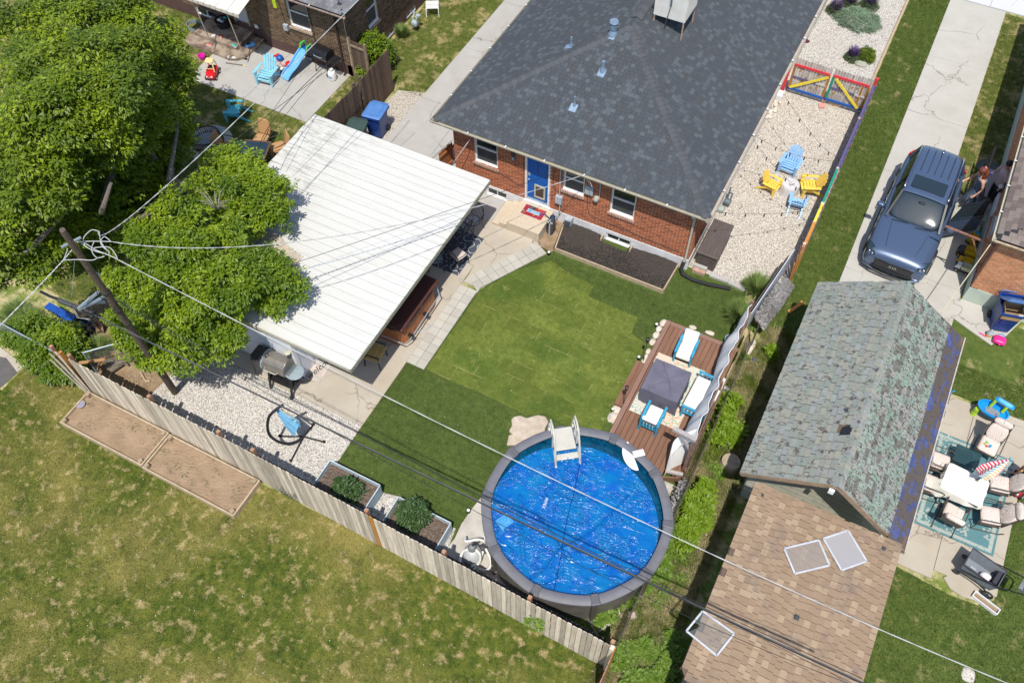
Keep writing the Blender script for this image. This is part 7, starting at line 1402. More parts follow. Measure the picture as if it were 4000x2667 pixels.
obj('fascia',MB().bar(Vector((4.13,3.9,TZ-.14))-tb_,Vector((4.13,10.55,TZ-.08))-tb_,.02,.12),m_dkw,ts); obj('fascia',MB().bar(Vector((.79,5.85,TZ-.24))-tb_,Vector((.83,10.42,TZ-.08))-tb_,.02,.08),m_dkw,ts)
obj('mended_strip',MB().hull([Vector((*A('o',*q,TZ-.03)[:2],tz(3,5)+.016))-tb_ for q in ((990,1265),(1055,1272),(1078,1100),(1020,1088))],[Vector((*A('o',*q,TZ-.03)[:2],tz(3,5)+.024))-tb_ for q in ((990,1265),(1055,1272),(1078,1100),(1020,1088))]),M('grey_felt',(.10,.095,.10),.8),ts)
for q,r_ in (((860,945),.05),((635,145),.03),((1430,492),.04)): p=A('o',*q,TZ); obj('loose_flake',MB().pillow(Vector((p.x,p.y,TZ+.03))-tb_,(r_*2,r_*2.6,.015)),m_dkgr,ts)
m_al=M('aluminium_frame',(.70,.71,.74),.35,metal=.3)
def glasspane(nm,a,tr,rg=.1,c=(.5,.52,.55)):
    t=NT(nm); t.out(c,rg,0,.6); ts_=t.n('ShaderNodeBsdfTransparent'); mx=t.n('ShaderNodeMixShader'); mx.inputs[0].default_value=a; t.lk(ts_.outputs[0],mx.inputs[1]); t.lk(t.b.outputs[0],mx.inputs[2]); t.lk(mx.outputs[0],t.t.nodes['Material Output'].inputs['Surface']); return t.m
def screen(label,k_,pts,z,mat,broken=False):
    P_=[A(k_,*q,z) for q in pts]; c=sum(P_,Vector())/4; t_=thing('window_screen',label,'window screen',c); loc=[p-c for p in P_]
    for i in range(4): obj('frame_bar',MB().bar(loc[i],loc[(i+1)%4],.04,.02),m_al,t_)
    m=MB()
    if broken: m.add([loc[0],loc[1],loc[2],loc[3].lerp(loc[2],.05),loc[3].lerp(loc[0],.35).lerp(loc[1],.22),loc[3].lerp(loc[0],.45)],[(0,1,2,3,4,5)])
    else: m.add(loc,[(0,1,2,3)])
    o=obj('mesh_panel' if not broken else 'broken_glass',m,mat,t_); return t_
m_mesh=glasspane('dusty_mesh',.45,0,.8,(.40,.36,.33)); m_mesh2=glasspane('dusty_pale_mesh',.72,0,.7,(.42,.41,.42)); m_gl2=glasspane('thin_glass',.20,0,.05,(.35,.40,.42))
screen('left framed window screen lying on the tan roof with debris','o',[(778,490),(1005,435),(1076,600),(848,655)],TZ+.03,m_mesh); screen('right framed window screen with paler mesh on the tan roof','o',[(1035,425),(1197,370),(1320,573),(1155,632)],TZ+.03,m_mesh2)
screen('broken glass pane in a white frame overhanging the tan roof edge','ab',[(632,292),(898,480),(752,665),(497,458)],TZ+.01,m_gl2,True)
tag(obj('tyre',MB().tube([(4.28+.0,10.15+.17*math.cos(q),.2+.17*math.sin(q)) for q in np.linspace(0,2*PI,24)],.045,8),m_blkr,None,True),'black bicycle tyre between the two sheds','tyre')
tag(obj('tree_stump',MB().lathe([(.30,0),(.25,.12),(.235,.32),(.0,.33)],n=18,c=(*A('x',1230,900,.2)[:2],0),sx=1.05),M('cut_wood',(.44,.36,.27),.9,(.30,.24,.17),9,bump=.7,bsc=12),None,True),'cut tree stump in the weeds beside the shed','tree stump')
p_=A('m',1265,508); tag(obj('blue_litter',MB().ball((p_.x,p_.y,.05),(.07,.05,.03),8,5,.3),m_db,None,True),'scrap of blue plastic in the weedy strip','litter')
p_=A('w',1350,990); tag(obj('offcut_board',MB().box((p_.x,p_.y,.12),(.10,.55,.03),(.2,.1,-.5)),m_orw,None),'orange wood offcut lying in the grass strip','board')
p_=A('v',885,1455); rock('pink grey stone in the weeds below the pool',p_,(.14,.12,.10),M('pink_stone',(.50,.42,.36),.9),seed=77); p_=A('m',1040,735); rock('white stone at the foot of the deck screen',p_,(.16,.10,.12),m_found,seed=78); rock('pale stone by the fence below the silver leaves',A('m',1240,410),(.10,.30,.10),m_rk,seed=79); random.seed(31)
p_=A('o',1985,1320); tag(obj('white_patch',MB().pillow((p_.x,p_.y,.01),(.30,.34,.04),None,2,14,6),M('spilled_sand',(.60,.57,.50),.95,bump=.5),None,True),'patch of spilled pale sand on the lawn','sand')
tag(obj('timber_scrap',MB().box((*A('o',130,1310)[:2],.12),(.34,.04,.03),(0,0,-.3)),m_brw,None),'short rusty red timber in the ground cover','timber')
# ------------------------------------------------------------------ furniture patio on the right
t=NT('teal_flower_rug'); v1=t.vor(2.2,vec=t.scl(None,(1,1,0))); v2=t.vor(13,vec=t.scl(None,(1,1,0))); x_,y_,z_=t.sep(); fl=t.math('MULTIPLY',t.ramp(v1,(.36,1),(.46,0)),t.ramp(v2,(.40,1),(.48,0))); 
ex=t.math('MINIMUM',t.math('SUBTRACT',x_,4.86),t.math('SUBTRACT',6.84,x_)); ey=t.math('MINIMUM',t.math('SUBTRACT',y_,12.72),t.math('SUBTRACT',15.7,y_)); e=t.math('MINIMUM',ex,ey)
bd=t.math('MULTIPLY',t.ramp(e,(.055,0),(.065,1)),t.ramp(e,(.15,1),(.16,0))); bd=t.math('MULTIPLY',bd,t.ramp(t.vor(20,vec=t.scl(None,(1,1,0))),(.2,0),(.3,1)))
c=t.mix(t.math('MULTIPLY',t.math('MAXIMUM',fl,bd),.85),(.10,.21,.225),(.40,.42,.37)); c=t.val(c,t.ramp(t.noise(60,2,.8),(.2,.8),(.8,1.2))); m_tr=t.out(c,.95,0,.1)
tag(obj('teal_rug',MB().bb(4.86,6.84,12.72,15.7,.035,.045),m_tr,None),'faded teal outdoor rug with cream flowers under the dining set','rug')
t=NT('wavy_cushion'); x_,y_,z_=t.sep(); w_=t.n('ShaderNodeTexWave'); w_.inputs['Scale'].default_value=3.2; w_.inputs['Distortion'].default_value=6; w_.inputs['Detail'].default_value=1; w_.inputs['Detail Scale'].default_value=2.2; t.lk(t.pos,w_.inputs['Vector'])
m_wc2=t.out(t.mix(t.ramp(w_.outputs['Fac'],(.0,.75),(.10,.0),(.5,0),(.6,.25)),(.70,.60,.53),(.27,.23,.21)),.85); m_br=M('bronze_metal',(.085,.065,.055),.5)
def patiochair(label,x,y,rz):
    c_=thing('cushioned_chair',label,'chair',(x,y,.045),rz,'bronze patio chairs with wavy patterned cushions')
    obj('seat_cushion',MB().pillow((0,0,.42),(.48,.50,.13),(R(4),0,0),5,20,8),m_wc2,c_,True); obj('back_cushion',MB().pillow((0,.33,.68),(.48,.13,.50),(R(-28),0,0),5,20,8),m_wc2,c_,True); obj('head_roll',MB().pillow((0,.47,.96),(.48,.15,.18),(R(-28),0,0),3,20,8),m_wc2,c_,True)
    for sx in (-1,1):
        obj('arm_frame',MB().tube([(sx*.27,.42,.72),(sx*.28,.15,.64),(sx*.28,-.22,.62),(sx*.27,-.32,.55),(sx*.26,-.28,.30),(sx*.26,-.34,.02),(sx*.26,-.05,.01),(sx*.26,.34,.01),(sx*.26,.45,.1)],.015,6),m_br,c_,True)
        obj('back_frame',MB().tube([(sx*.24,.16,.32),(sx*.25,.30,.62),(sx*.24,.52,1.02)],.013,6),m_br,c_,True)
    obj('seat_frame',MB().bb(-.26,.26,-.24,.24,.31,.34),m_br,c_); obj('back_mesh',MB().hull([(-.24,.26,.34),(.24,.26,.34),(.24,.28,.34),(-.24,.28,.34)],[(-.24,.52,1.0),(.24,.52,1.0),(.24,.54,1.0),(-.24,.54,1.0)]),m_br,c_)
patiochair('cushioned chair with a small toy on the seat near the water table',6.03,15.55,R(-8))
patiochair('cushioned chair half under the blue strip of the old shed, far one',4.98,14.50,R(95)); patiochair('cushioned chair half under the blue strip of the old shed, near one',4.93,13.75,R(95))
patiochair('cushioned chair right of the striped umbrella',6.50,14.55,R(-80)); patiochair('cushioned chair at the right end of the table, nearer the stroller wagon',6.45,13.55,R(-78)); patiochair('cushioned chair seen from behind at the near side of the table',5.60,13.16,R(172))
for i in range(6): q=i*1.1; tag(obj('toy_piece',MB().ball((5.98+.07*math.cos(q),15.52+.07*math.sin(q),.55),(.035,.03,.025),7,5),[m_tb2,m_wht,m_gn,m_ty,m_red,m_tb2][i],None,True),['blue toy piece on the cushion','white toy piece on the cushion','green toy piece on the cushion','yellow toy piece on the cushion','red toy piece on the cushion','dark blue toy piece on the cushion'][i],'toy')
tt=thing('dining_table','patio table under a white tablecloth with striped umbrella through it','table',(5.62,13.92,.045)); m_tc2=M('white_tablecloth',(.80,.79,.72),.8,(.74,.73,.64),2)
def tcf(u,v):
    q=2*PI*u; s_=(abs(math.cos(q))**14+abs(math.sin(q))**14)**(-1/14); x,y=.52*math.cos(q)*s_,.42*math.sin(q)*s_
    if v<.5: k=v/.5; return (x*k,y*k,.72)
    k=(v-.5)/.5; drop=.14+.30*max(0,-math.cos(q-.9))**3; return (x*(1+.06*k+.05*k*math.sin(q*9))-(.25*k if drop>.3 else 0),y*(1+.06*k+.05*k*math.sin(q*9)),.72-drop*k)
tag(obj('tablecloth',MB().grid(80,12,tcf),m_tc2,None,True,loc=(5.62,13.92,.045),rz=R(-5)),'white tablecloth with faint stripes draped over the dining table','tablecloth')
obj('table_top',MB().bb(-.5,.5,-.4,.4,.68,.70),m_br,tt).rotation_euler.z=R(-12)
for x in (-.4,.4):
    for y in (-.3,.3): obj('leg',MB().cyl((x,y,0),(x,y,.68),.02,n=8),m_br,tt)
um=thing('striped_umbrella','closed striped patio umbrella in red, blue and cream leaning over the table','umbrella',(5.72,14.10,.77)); 
t=NT('umbrella_stripes'); x_,y_,z_=t.sep(); wv=t.ramp(t.math('FRACT',t.math('MULTIPLY',z_,13)),(.49,0),(.51,1)); r_=t.rnd(); cc=t.ramp(r_,(0,(.70,.03,.10)),(.4,(.05,.36,.50)),(.7,(.72,.52,.22))); cc.node.color_ramp.interpolation='CONSTANT'; m_um=t.out(t.mix(wv,(.78,.76,.72),cc),.8)
ax=Vector((.32,.16,.95)).normalized()*1.25; a_=ax.cross(Vector((0,0,1))).normalized(); b_=ax.normalized().cross(a_)
for i in range(12):
    q0,q1=i*PI/6,(i+1)*PI/6; m=MB(); rr=[.02,.10,.17,.215,.19]; vs=[]
    for j,r_ in enumerate(rr):
        c_=ax*(1-j*.17); k=1.12 if i%2 else .86
        for q in (q0,q1): vs.append(c_+(a_*math.cos(q)+b_*math.sin(q))*r_*(1.14 if (q==q0)==(i%2==0) else .72))
    m.add(vs,[(2*j,2*j+1,2*j+3,2*j+2) for j in range(4)]); obj('canopy_panel',m,m_um,um)
obj('pole',MB().cyl((0,0,-.5),ax*1.02,.018,n=8),m_br,um,True); obj('finial',MB().ball(ax*1.04,.035,8,6),m_teal,um,True)
sg=thing('side_table','low dark glass top table on the teal rug behind the umbrella','table',(5.58,14.95,.045),R(-3)); obj('glass_top',MB().bb(-.32,.32,-.27,.27,.42,.435),glasspane('smoked_glass',.75,0,.1,(.03,.07,.075)),sg,bevel=.03)
for x in (-.28,.28):
    for y in (-.22,.22): obj('leg',MB().cyl((x,y,0),(x,y,.42),.015,n=6),m_br,sg)
wt=thing('water_table','bright blue and green toddler water table','water table',(*A('p',1060,310,.3)[:2],.03),R(-8)); m_wb=M('bright_blue_plastic',(.01,.30,.75),.3); m_lg=M('lime_green_plastic',(.38,.62,.03),.4)
obj('basin',MB().lathe([(.0,.28),(.34,.28),(.40,.33),(.42,.42),(.38,.42),(.36,.35),(0,.34)],n=26,sy=.62),m_wb,wt,True); obj('sand',MB().lathe([(0,.37),(.2,.365)],n=14,sy=.6,c=(.0,-.04,0)),M('wet_sand',(.30,.29,.28),.8,(.12,.16,.22),12),wt)
for x,y in ((-.33,-.12),(.33,-.10),(-.2,.2),(.25,.2)): obj('leg',MB().lathe([(.085,0),(.07,.07),(.085,.09),(.068,.15),(.08,.17),(.06,.29)],n=14,c=(x*1.05,y,0)),m_lg,wt,True)
obj('upper_tray',MB().pillow((.16,.20,.62),(.52,.17,.07),(0,0,-.1),3,20,6),m_wb,wt,True); obj('tray_inset',MB().pillow((.16,.20,.645),(.40,.10,.04),(0,0,-.1),3,20,6),M('pale_blue_plastic',(.15,.50,.85),.3),wt,True)
for x in (-.10,.22): obj('tower',MB().cyl((x,.08,.38),(x+.03,.14,.60),.045,.04,10),m_lg,wt,True)
toycar('toy_car','red push car with cream pillars at the right edge of the patio',(7.02,14.98,.03),R(-20),1.0)
tag(obj('blue_stick',MB().bar(A('p',600,98,.05),A('p',660,72,.05),.03,.02),m_tb2,None),'short bright blue stick at the edge of the lawn','stick')
# folding wagon
wg=thing('stroller_wagon','grey fabric stroller wagon with black frame on the patio','wagon',(*A('q',880,900,.3)[:2],.03),R(-14)); m_wf=M('grey_wagon_fabric',(.21,.235,.26),.8,(.17,.19,.21),6); m_wf2=M('dark_inner_fabric',(.045,.04,.055),.8)
lo=[(-.40,-.22,.18),(.36,-.22,.18),(.36,.22,.18),(-.40,.22,.18)]; hi=[(-.46,-.27,.60),(.42,-.27,.56),(.42,.27,.56),(-.46,.27,.60)]
m=MB().add(lo+hi,[(0,1,5,4),(1,2,6,5),(2,3,7,6),(3,0,4,7),(0,3,2,1)]); o=obj('fabric_tub',m,m_wf,wg); s_=o.modifiers.new('t','SOLIDIFY'); s_.thickness=.025
obj('floor_cloth',MB().bb(-.38,.34,-.20,.20,.215,.225),m_wf,wg); obj('inner_pocket',MB().bb(.27,.36,-.19,.19,.24,.54),m_wf2,wg); obj('rim_tube',MB().tube([Vector(p) for p in hi+hi[:1]],.022,6),m_wf2,wg,True)
for sy in (-1,1): obj('push_bar',MB().tube([(-.42,sy*.29,.36),(.0,sy*.30,.50),(.42,sy*.29,.66),(.95,sy*.20,.92)],.018,6),m_blk,wg,True); obj('frame_tube',MB().tube([(-.42,sy*.28,.2),(.0,sy*.30,.3),(.38,sy*.28,.14)],.016,6),m_blk,wg,True)
obj('handle',MB().tube([(.95,-.20,.92),(1.02,-.12,.95),(1.02,.12,.95),(.95,.20,.92)],.024,8),m_blk,wg,True)
cd=MB().hull([(.74,-.13,.78),(.86,-.13,.80),(.86,.13,.80),(.74,.13,.78)],[(.72,-.15,.90),(.88,-.15,.93),(.88,.15,.93),(.72,.15,.90)]); cd.f=[f for i,f in enumerate(cd.f) if i!=1]; o=obj('cup_tray',cd,m_wf,wg); s_=o.modifiers.new('t','SOLIDIFY'); s_.thickness=.015
for x,y,r_ in ((-.44,-.26,.085),(-.44,.26,.085),(.38,-.33,.14),(.38,.33,.14)): w_=obj('wheel',MB().tube([(x+r_*.85*math.cos(q),y,r_+r_*.85*math.sin(q)) for q in np.linspace(0,2*PI,22)],r_*.17,7),m_blkr,wg,True); obj('spokes',MB().bar((x-r_*.8,y,r_),(x+r_*.8,y,r_),.02,.02).bar((x,y,.02),(x,y,r_*1.8),.02,.02),m_dkgr,w_,kind='stuff')
hl=thing('bike_helmet','white helmet with red stripes lying in the wagon','helmet',tuple(wg.location+Matrix.Rotation(R(-14),3,'Z')@Vector((.12,-.04,.23)))); obj('shell',MB().ball((0,0,.09),(.14,.115,.10),16,9),m_wht,hl,True)
for i in range(3): obj('red_stripe',MB().bar((.05,-.06+i*.03,.175),(.12,-.05+i*.03,.12),.008,.006),m_red,hl)
tag(obj('wagon_toy',MB().bar(wg.location+Vector((-.25,.07,.24)),wg.location+Vector((-.12,.03,.25)),.05,.03),m_grey,None),'small grey toy on the wagon floor','toy')
pt_=thing('planter_tray','empty white rectangular planter tray on the soil','planter',(*A('q',940,1270,.06)[:2],0),R(-18))
for q in ((-.33,.33,-.09,-.07),(-.33,.33,.07,.09),(-.33,-.31,-.07,.07),(.31,.33,-.07,.07)): obj('tray_side',MB().bb(*q,0,.12),m_wht,pt_)
obj('tray_soil',MB().bb(-.31,.31,-.07,.07,.0,.05),m_dirt,pt_)
# ------------------------------------------------------------------ under the carport
t=NT('trellis_rug'); x_,y_,z_=t.sep(); sx1=t.math('MULTIPLY',x_,17.5); sy1=t.math('MULTIPLY',y_,17.5); w1_=t.math('ADD',t.math('SINE',sx1),t.math('SINE',sy1)); w2_=t.math('ABSOLUTE',t.math('ADD',w1_,t.math('MULTIPLY',t.math('SINE',t.math('MULTIPLY',sx1,.5)),t.math('SINE',t.math('MULTIPLY',sy1,.5)))))
m_trr=t.out(t.mix(t.ramp(w2_,(.16,1),(.24,0)),(.055,.065,.085),(.48,.50,.52)),.95)
tag(obj('trellis_rug',MB().bb(-11.4,-9.5,14.42,16.1,.032,.042),m_trr,None),'dark blue grey rug with pale trellis pattern under the carport edge','rug')
m_iron=M('wrought_iron',(.02,.021,.025),.45)
def ironchair(label,x,y,rz,cush=None):
    c_=thing('metal_chair',label,'chair',(x,y,.043),rz,'black metal mesh chairs at the carport table')
    for i in range(8): obj('seat_slat',MB().bb(-.20+i*.052,-.17+i*.052,-.21,.21,.40,.41),m_galv if cush is None else m_iron,c_)
    obj('seat_ring',MB().tube([(.24*math.cos(q),.23*math.sin(q),.405) for q in np.linspace(0,2*PI,20)],.013,5),m_iron,c_,True)
    for i in range(9): a=(i-4)/4*.20; obj('back_wire',MB().tube([(a,.21,.42),(a*1.1,.27,.65),(a,.32,.88-.10*(a/.2)**2)],.007,4),m_iron,c_,True)
    obj('back_hoop',MB().tube([(-.23,.19,.42),(-.25,.26,.66),(-.17,.31,.86),(0,.33,.92),(.17,.31,.86),(.25,.26,.66),(.23,.19,.42)],.014,6),m_iron,c_,True)
    for sx in (-1,1): obj('arm',MB().tube([(sx*.25,.25,.63),(sx*.29,.05,.62),(sx*.27,-.17,.60),(sx*.22,-.20,.42)],.013,6),m_iron,c_,True); obj('leg',MB().tube([(sx*.20,-.18,.40),(sx*.23,-.24,.0)],.013,6),m_iron,c_,True); obj('leg',MB().tube([(sx*.20,.18,.40),(sx*.23,.27,.0)],.013,6),m_iron,c_,True)
    if cush: obj('cushion',MB().pillow((0,0,.44),(.44,.42,.07),None,7,20,6),cush,c_,True)
t=NT('medallion_cushion'); v_=t.vor(7.5); m_med=t.out(t.mix(t.ramp(t.math('SINE',t.math('MULTIPLY',v_,90)),(.2,0),(.9,.7)),(.62,.55,.47),t.ramp(t.sep(t.vor(7.5,out='Color'))[0],(0,(.10,.12,.35)),(.5,(.55,.10,.05)),(1,(.12,.10,.10)))),.9)
ironchair('metal chair with a medallion patterned cushion in the sun',-9.72,14.85,R(165),m_med); ironchair('metal mesh chair with pale seat at the near end of the rug',-10.25,14.42,R(120)); ironchair('metal mesh chair with pale seat at the far end of the rug',-10.0,16.30,R(-15)); ironchair('metal mesh chair under the roof edge behind the table',-10.15,15.85,R(-100))
it_=thing('metal_table','round black metal mesh table under the carport','table',(-10.3,15.2,.043)); obj('table_ring',MB().tube([(.52*math.cos(q),.52*math.sin(q),.70) for q in np.linspace(0,2*PI,36)],.016,6),m_iron,it_,True); obj('mesh_top',MB().lathe([(0,.695),(.51,.695)],n=30),glasspane('mesh_black',.6,0,.6,(.03,.03,.035)),it_)
for i in range(4): q=PI/4+i*PI/2; obj('leg',MB().tube([(.1*math.cos(q),.1*math.sin(q),.68),(.2*math.cos(q),.2*math.sin(q),.35),(.36*math.cos(q),.36*math.sin(q),0)],.013,6),m_iron,it_,True)
# hot tub
m_hc=M('oxblood_vinyl',(.085,.028,.022),.5,(.065,.022,.018),3); m_hw=M('cedar_slat',(.44,.155,.05),.6,(.36,.12,.038),5,rnd=.10,stretch=(3,3,.6))
ht=thing('hot_tub','hot tub with dark red cover and orange cedar slats under the carport','hot tub',(-10.42,12.35,.03)); sq=[]
def rr_(hx,hy,r,n=8):
    L=[]
    for cx,cy,a0 in ((hx-r,hy-r,0),(-hx+r,hy-r,PI/2),(-hx+r,-hy+r,PI),(hx-r,-hy+r,3*PI/2)):
        for i in range(n+1): q=a0+i*PI/2/n; L.append((cx+r*math.cos(q),cy+r*math.sin(q)))
    return L
obj('shell',MB().prism(rr_(.86,.98,.36),0,.78),m_dkw,ht)
L=rr_(.885,1.005,.38,10); tot=0; pts=[]
for i in range(len(L)):
    a,b=Vector(L[i]),Vector(L[(i+1)%len(L)]); n=max(1,round((b-a).length/.062))
    for k in range(n): p=a.lerp(b,(k+.5)/n); pts.append(((p.x,p.y,.41),((b-a).length/n-.006,.018,.74),(0,0,math.atan2((b-a).y,(b-a).x))))
pieces('slat',ht,m_hw,pts)
obj('cover_skirt',MB().prism(rr_(.93,1.05,.42,10),.76,.84),m_hc,ht,bevel=.015); obj('cover',MB().prism(rr_(.92,.515,.05),0,.10),m_hc,ht,bevel=.03,loc=(0,.525,.845)); obj('cover',MB().prism(rr_(.92,.515,.05),0,.10),m_hc,ht,bevel=.03,loc=(0,-.525,.845))
obj('cover_top',MB().prism(rr_(.92,1.04,.42,10),.845,.965),m_hc,ht,bevel=.03)
obj('lift_bar',MB().tube([(.75,1.10,.55),(1.00,.85,.50),(1.03,-.9,.42),(.95,-1.1,.40),(.2,-1.13,.42),(-.2,-1.08,.70)],.018,6),m_galv,ht,True); 
for y in (.1,-.75): obj('bracket',MB().bb(.90,1.05,y-.05,y+.05,.38,.46),m_blk,ht)
tag(obj('grey_hose',MB().tube([A('i',1430,1168,.04),A('i',1480,1160,.04),A('i',1520,1130,.04),A('i',1560,1105,.05)],.022,6),m_grey,None,True),'piece of grey hose on the concrete beside the hot tub','hose')
bn=thing('bench','small slatted yellow wood bench with black sides by the hot tub','bench',(-10.05,10.62,.03),R(8)); m_ywd=M('yellow_wood',(.58,.38,.12),.6,(.50,.32,.10),6,rnd=.08)
for i in range(6): obj('seat_slat',MB().bb(-.28,.28,-.24+i*.085,-.165+i*.085,.40,.43),m_ywd,bn)
for i in range(4): obj('back_slat',MB().bb(-.28,.28,.30+i*.02,.32+i*.02,.50+i*.10,.58+i*.10),m_ywd,bn)
for x in (-.26,.26): obj('cast_side',MB().tube([(x,-.22,0),(x,-.20,.40),(x,-.24,.56),(x,.10,.60),(x,.28,.45),(x,.38,.9)],.022,6),m_blk,bn,True); obj('leg',MB().tube([(x,.26,0),(x,.22,.40)],.02,6),m_blk,bn,True)
bn.rotation_euler.z=R(100)
p_=A('i',720,1440,.03); p_=A('ag',900,395,.03); m2=thing('script_mat','pale pink doormat with black script lettering at the garage door','doormat',(p_.x,p_.y,.034),R(4)); obj('mat',MB().bb(-.26,.26,-.48,.48,0,.012),M('faded_pink_mat',(.56,.47,.42),.9,(.42,.38,.34),4),m2); text('welcome',.28,(.02,0,.013),(0,0,R(70)),m_blk,m2,ext=.001,sh=.35)
# pellet grill
pg_=thing('pellet_grill','bronze grey barrel grill with chimney against the white garage wall','grill',(-12.0,8.83,.03),R(2)); m_brz=M('bronze_enamel',(.30,.28,.245),.38,(.24,.22,.19),5,metal=.5)
m=MB(); n=18; r_=.30; vs=[(x,r_*math.cos(q)*.92,.92+r_*math.sin(q)) for x in (-.36,.36) for q in np.linspace(0,2*PI,n+1)[:-1]]; m.add(vs,[((i+1)%n,i,i+n,(i+1)%n+n) for i in range(n)]+[tuple(range(n)),tuple(range(2*n-1,n-1,-1))]); obj('barrel',m,m_brz,pg_,bevel=.01)
obj('end_band',MB().cyl((-.37,0,.92),(-.33,0,.92),.31,n=22),m_galv,pg_,True); obj('handle',MB().tube([(-.22,-.30,.98),(-.2,-.37,1.0),(.18,-.37,1.0),(.2,-.30,.98)],.016,8),m_lad,pg_,True)
obj('hopper',MB().bb(-.74,-.37,-.24,.24,.62,1.04),m_dkgr,pg_,bevel=.03); obj('hopper_lid',MB().pillow((-.58,.02,1.08),(.36,.46,.09),None,5,18,6),M('hopper_black',(.035,.035,.035),.5),pg_,True); obj('hopper_side',MB().tube([(-.82,-.2,.02),(-.78,-.2,.9),(-.78,.2,.9),(-.82,.22,.02)],.014,5),m_blk,pg_,True)
obj('chimney',MB().cyl((.30,.20,.95),(.30,.20,1.36),.05,n=14),m_dkgr,pg_,True); obj('chimney_cap',MB().lathe([(.09,1.38),(.085,1.40),(0,1.43)],n=16,c=(.30,.20,0)),m_trim,pg_,True)
obj('side_shelf',MB().lathe([(0,.80),(.26,.80),(.27,.84),(.25,.845),(0,.83)],n=22,c=(.52,.0,0),sy=.95),m_galv,pg_,True)
for i in range(12): y=-.2+i*.036; obj('grate_bar',MB().bb(.375,.47,y,y+.014,.875,.885),m_blk,pg_)
for x in (-.30,.42): obj('leg',MB().bar((x,-.12,.7),(x+.08,-.38,.05),.06,.05),m_blk,pg_); obj('leg',MB().bar((x,.12,.7),(x,.30,.02),.06,.05),m_blk,pg_)
obj('caster',MB().cyl((.46,-.40,.06),(.54,-.40,.06),.06,n=14),m_blkr,pg_,True); obj('bottom_shelf',MB().bb(-.34,.5,-.28,.24,.28,.31),m_blk,pg_,bevel=.01); obj('badge',MB().bb(.10,.22,-.287,-.28,.84,.88),m_blk,pg_)
# hammock chair stand
hk=thing('hammock_stand','black C shaped hammock chair stand on the white gravel','hammock stand',(*A('j',1935,800,0)[:2],0)); b_=hk.location
P0=A('j',1775,550,1.95)-b_; arc=[Vector((0,0,.05)),A('j',1870,835,.12)-b_,A('j',1780,845,.35)-b_,A('j',1690,800,.75)-b_,A('j',1658,735,1.15)-b_,A('j',1665,650,1.55)-b_,A('j',1705,600,1.8)-b_,P0]
def smooth_(pts,k=6):
    out=[]
    for i in range(len(pts)-1):
        p0,p1,p2,p3=pts[max(i-1,0)],pts[i],pts[i+1],pts[min(i+2,len(pts)-1)]
        for s_ in range(k): u=s_/k; out.append(.5*((2*p1)+(-p0+p2)*u+(2*p0-5*p1+4*p2-p3)*u*u+(-p0+3*p1-3*p2+p3)*u**3))
    return out+[pts[-1]]
obj('curved_pole',MB().tube(smooth_(arc),.040,8),m_iron,hk,True)
for q in ((2010,700),(1835,980),(1750,790),(2090,835)): p=A('j',*q,.03)-b_; obj('foot_bar',MB().tube([(0,0,.05),p],.026,7),m_iron,hk,True); obj('foot_cap',MB().cyl(p,p+Vector((0,0,.05)),.04,n=8),m_blkr,hk,True)
hc_=thing('hammock_chair','pale blue fabric hammock chair hanging from the black stand','hammock chair',tuple(A('j',1720,580,1.75))); hb2=hc_.location; m_hf=M('pale_blue_canvas',(.20,.48,.70),.85,(.15,.41,.63),8,bump=.4,bsc=30)
TL,TR_=A('j',1800,630,1.35)-hb2,A('j',1890,680,1.2)-hb2
def hcf(u,v):
    a=Vector((0,0,0)).lerp(A('j',1905,715,1.0)-hb2,u); lowp=A('j',1880,800,.45)-hb2; midl=A('j',1800,760,.6)-hb2
    top=Vector((0,0,-.05)).lerp(A('j',1900,700,1.05)-hb2,u); bot=(Vector((0,0,-.15))*(1-u)**2+midl*2*u*(1-u)+lowp*u*u); return top.lerp(bot,v)+Vector((0,-.10*math.sin(PI*v)*u+.012*math.sin(v*22),.0))
obj('seat_fabric',MB().grid(16,22,hcf),m_hf,hc_,True); obj('spreader_bar',MB().tube([TL+Vector((-.1,0,.25)),TR_+Vector((.02,0,.05))],.018,6),m_ywd,hc_,True); obj('rope',MB().tube([P0+b_-hb2,(0,0,0)],.012,5),m_hf,hc_); obj('side_strap',MB().tube([(0,0,0),TR_+Vector((.02,0,.05)),A('j',1905,715,1.0)-hb2],.025,6),m_hf,hc_,True)
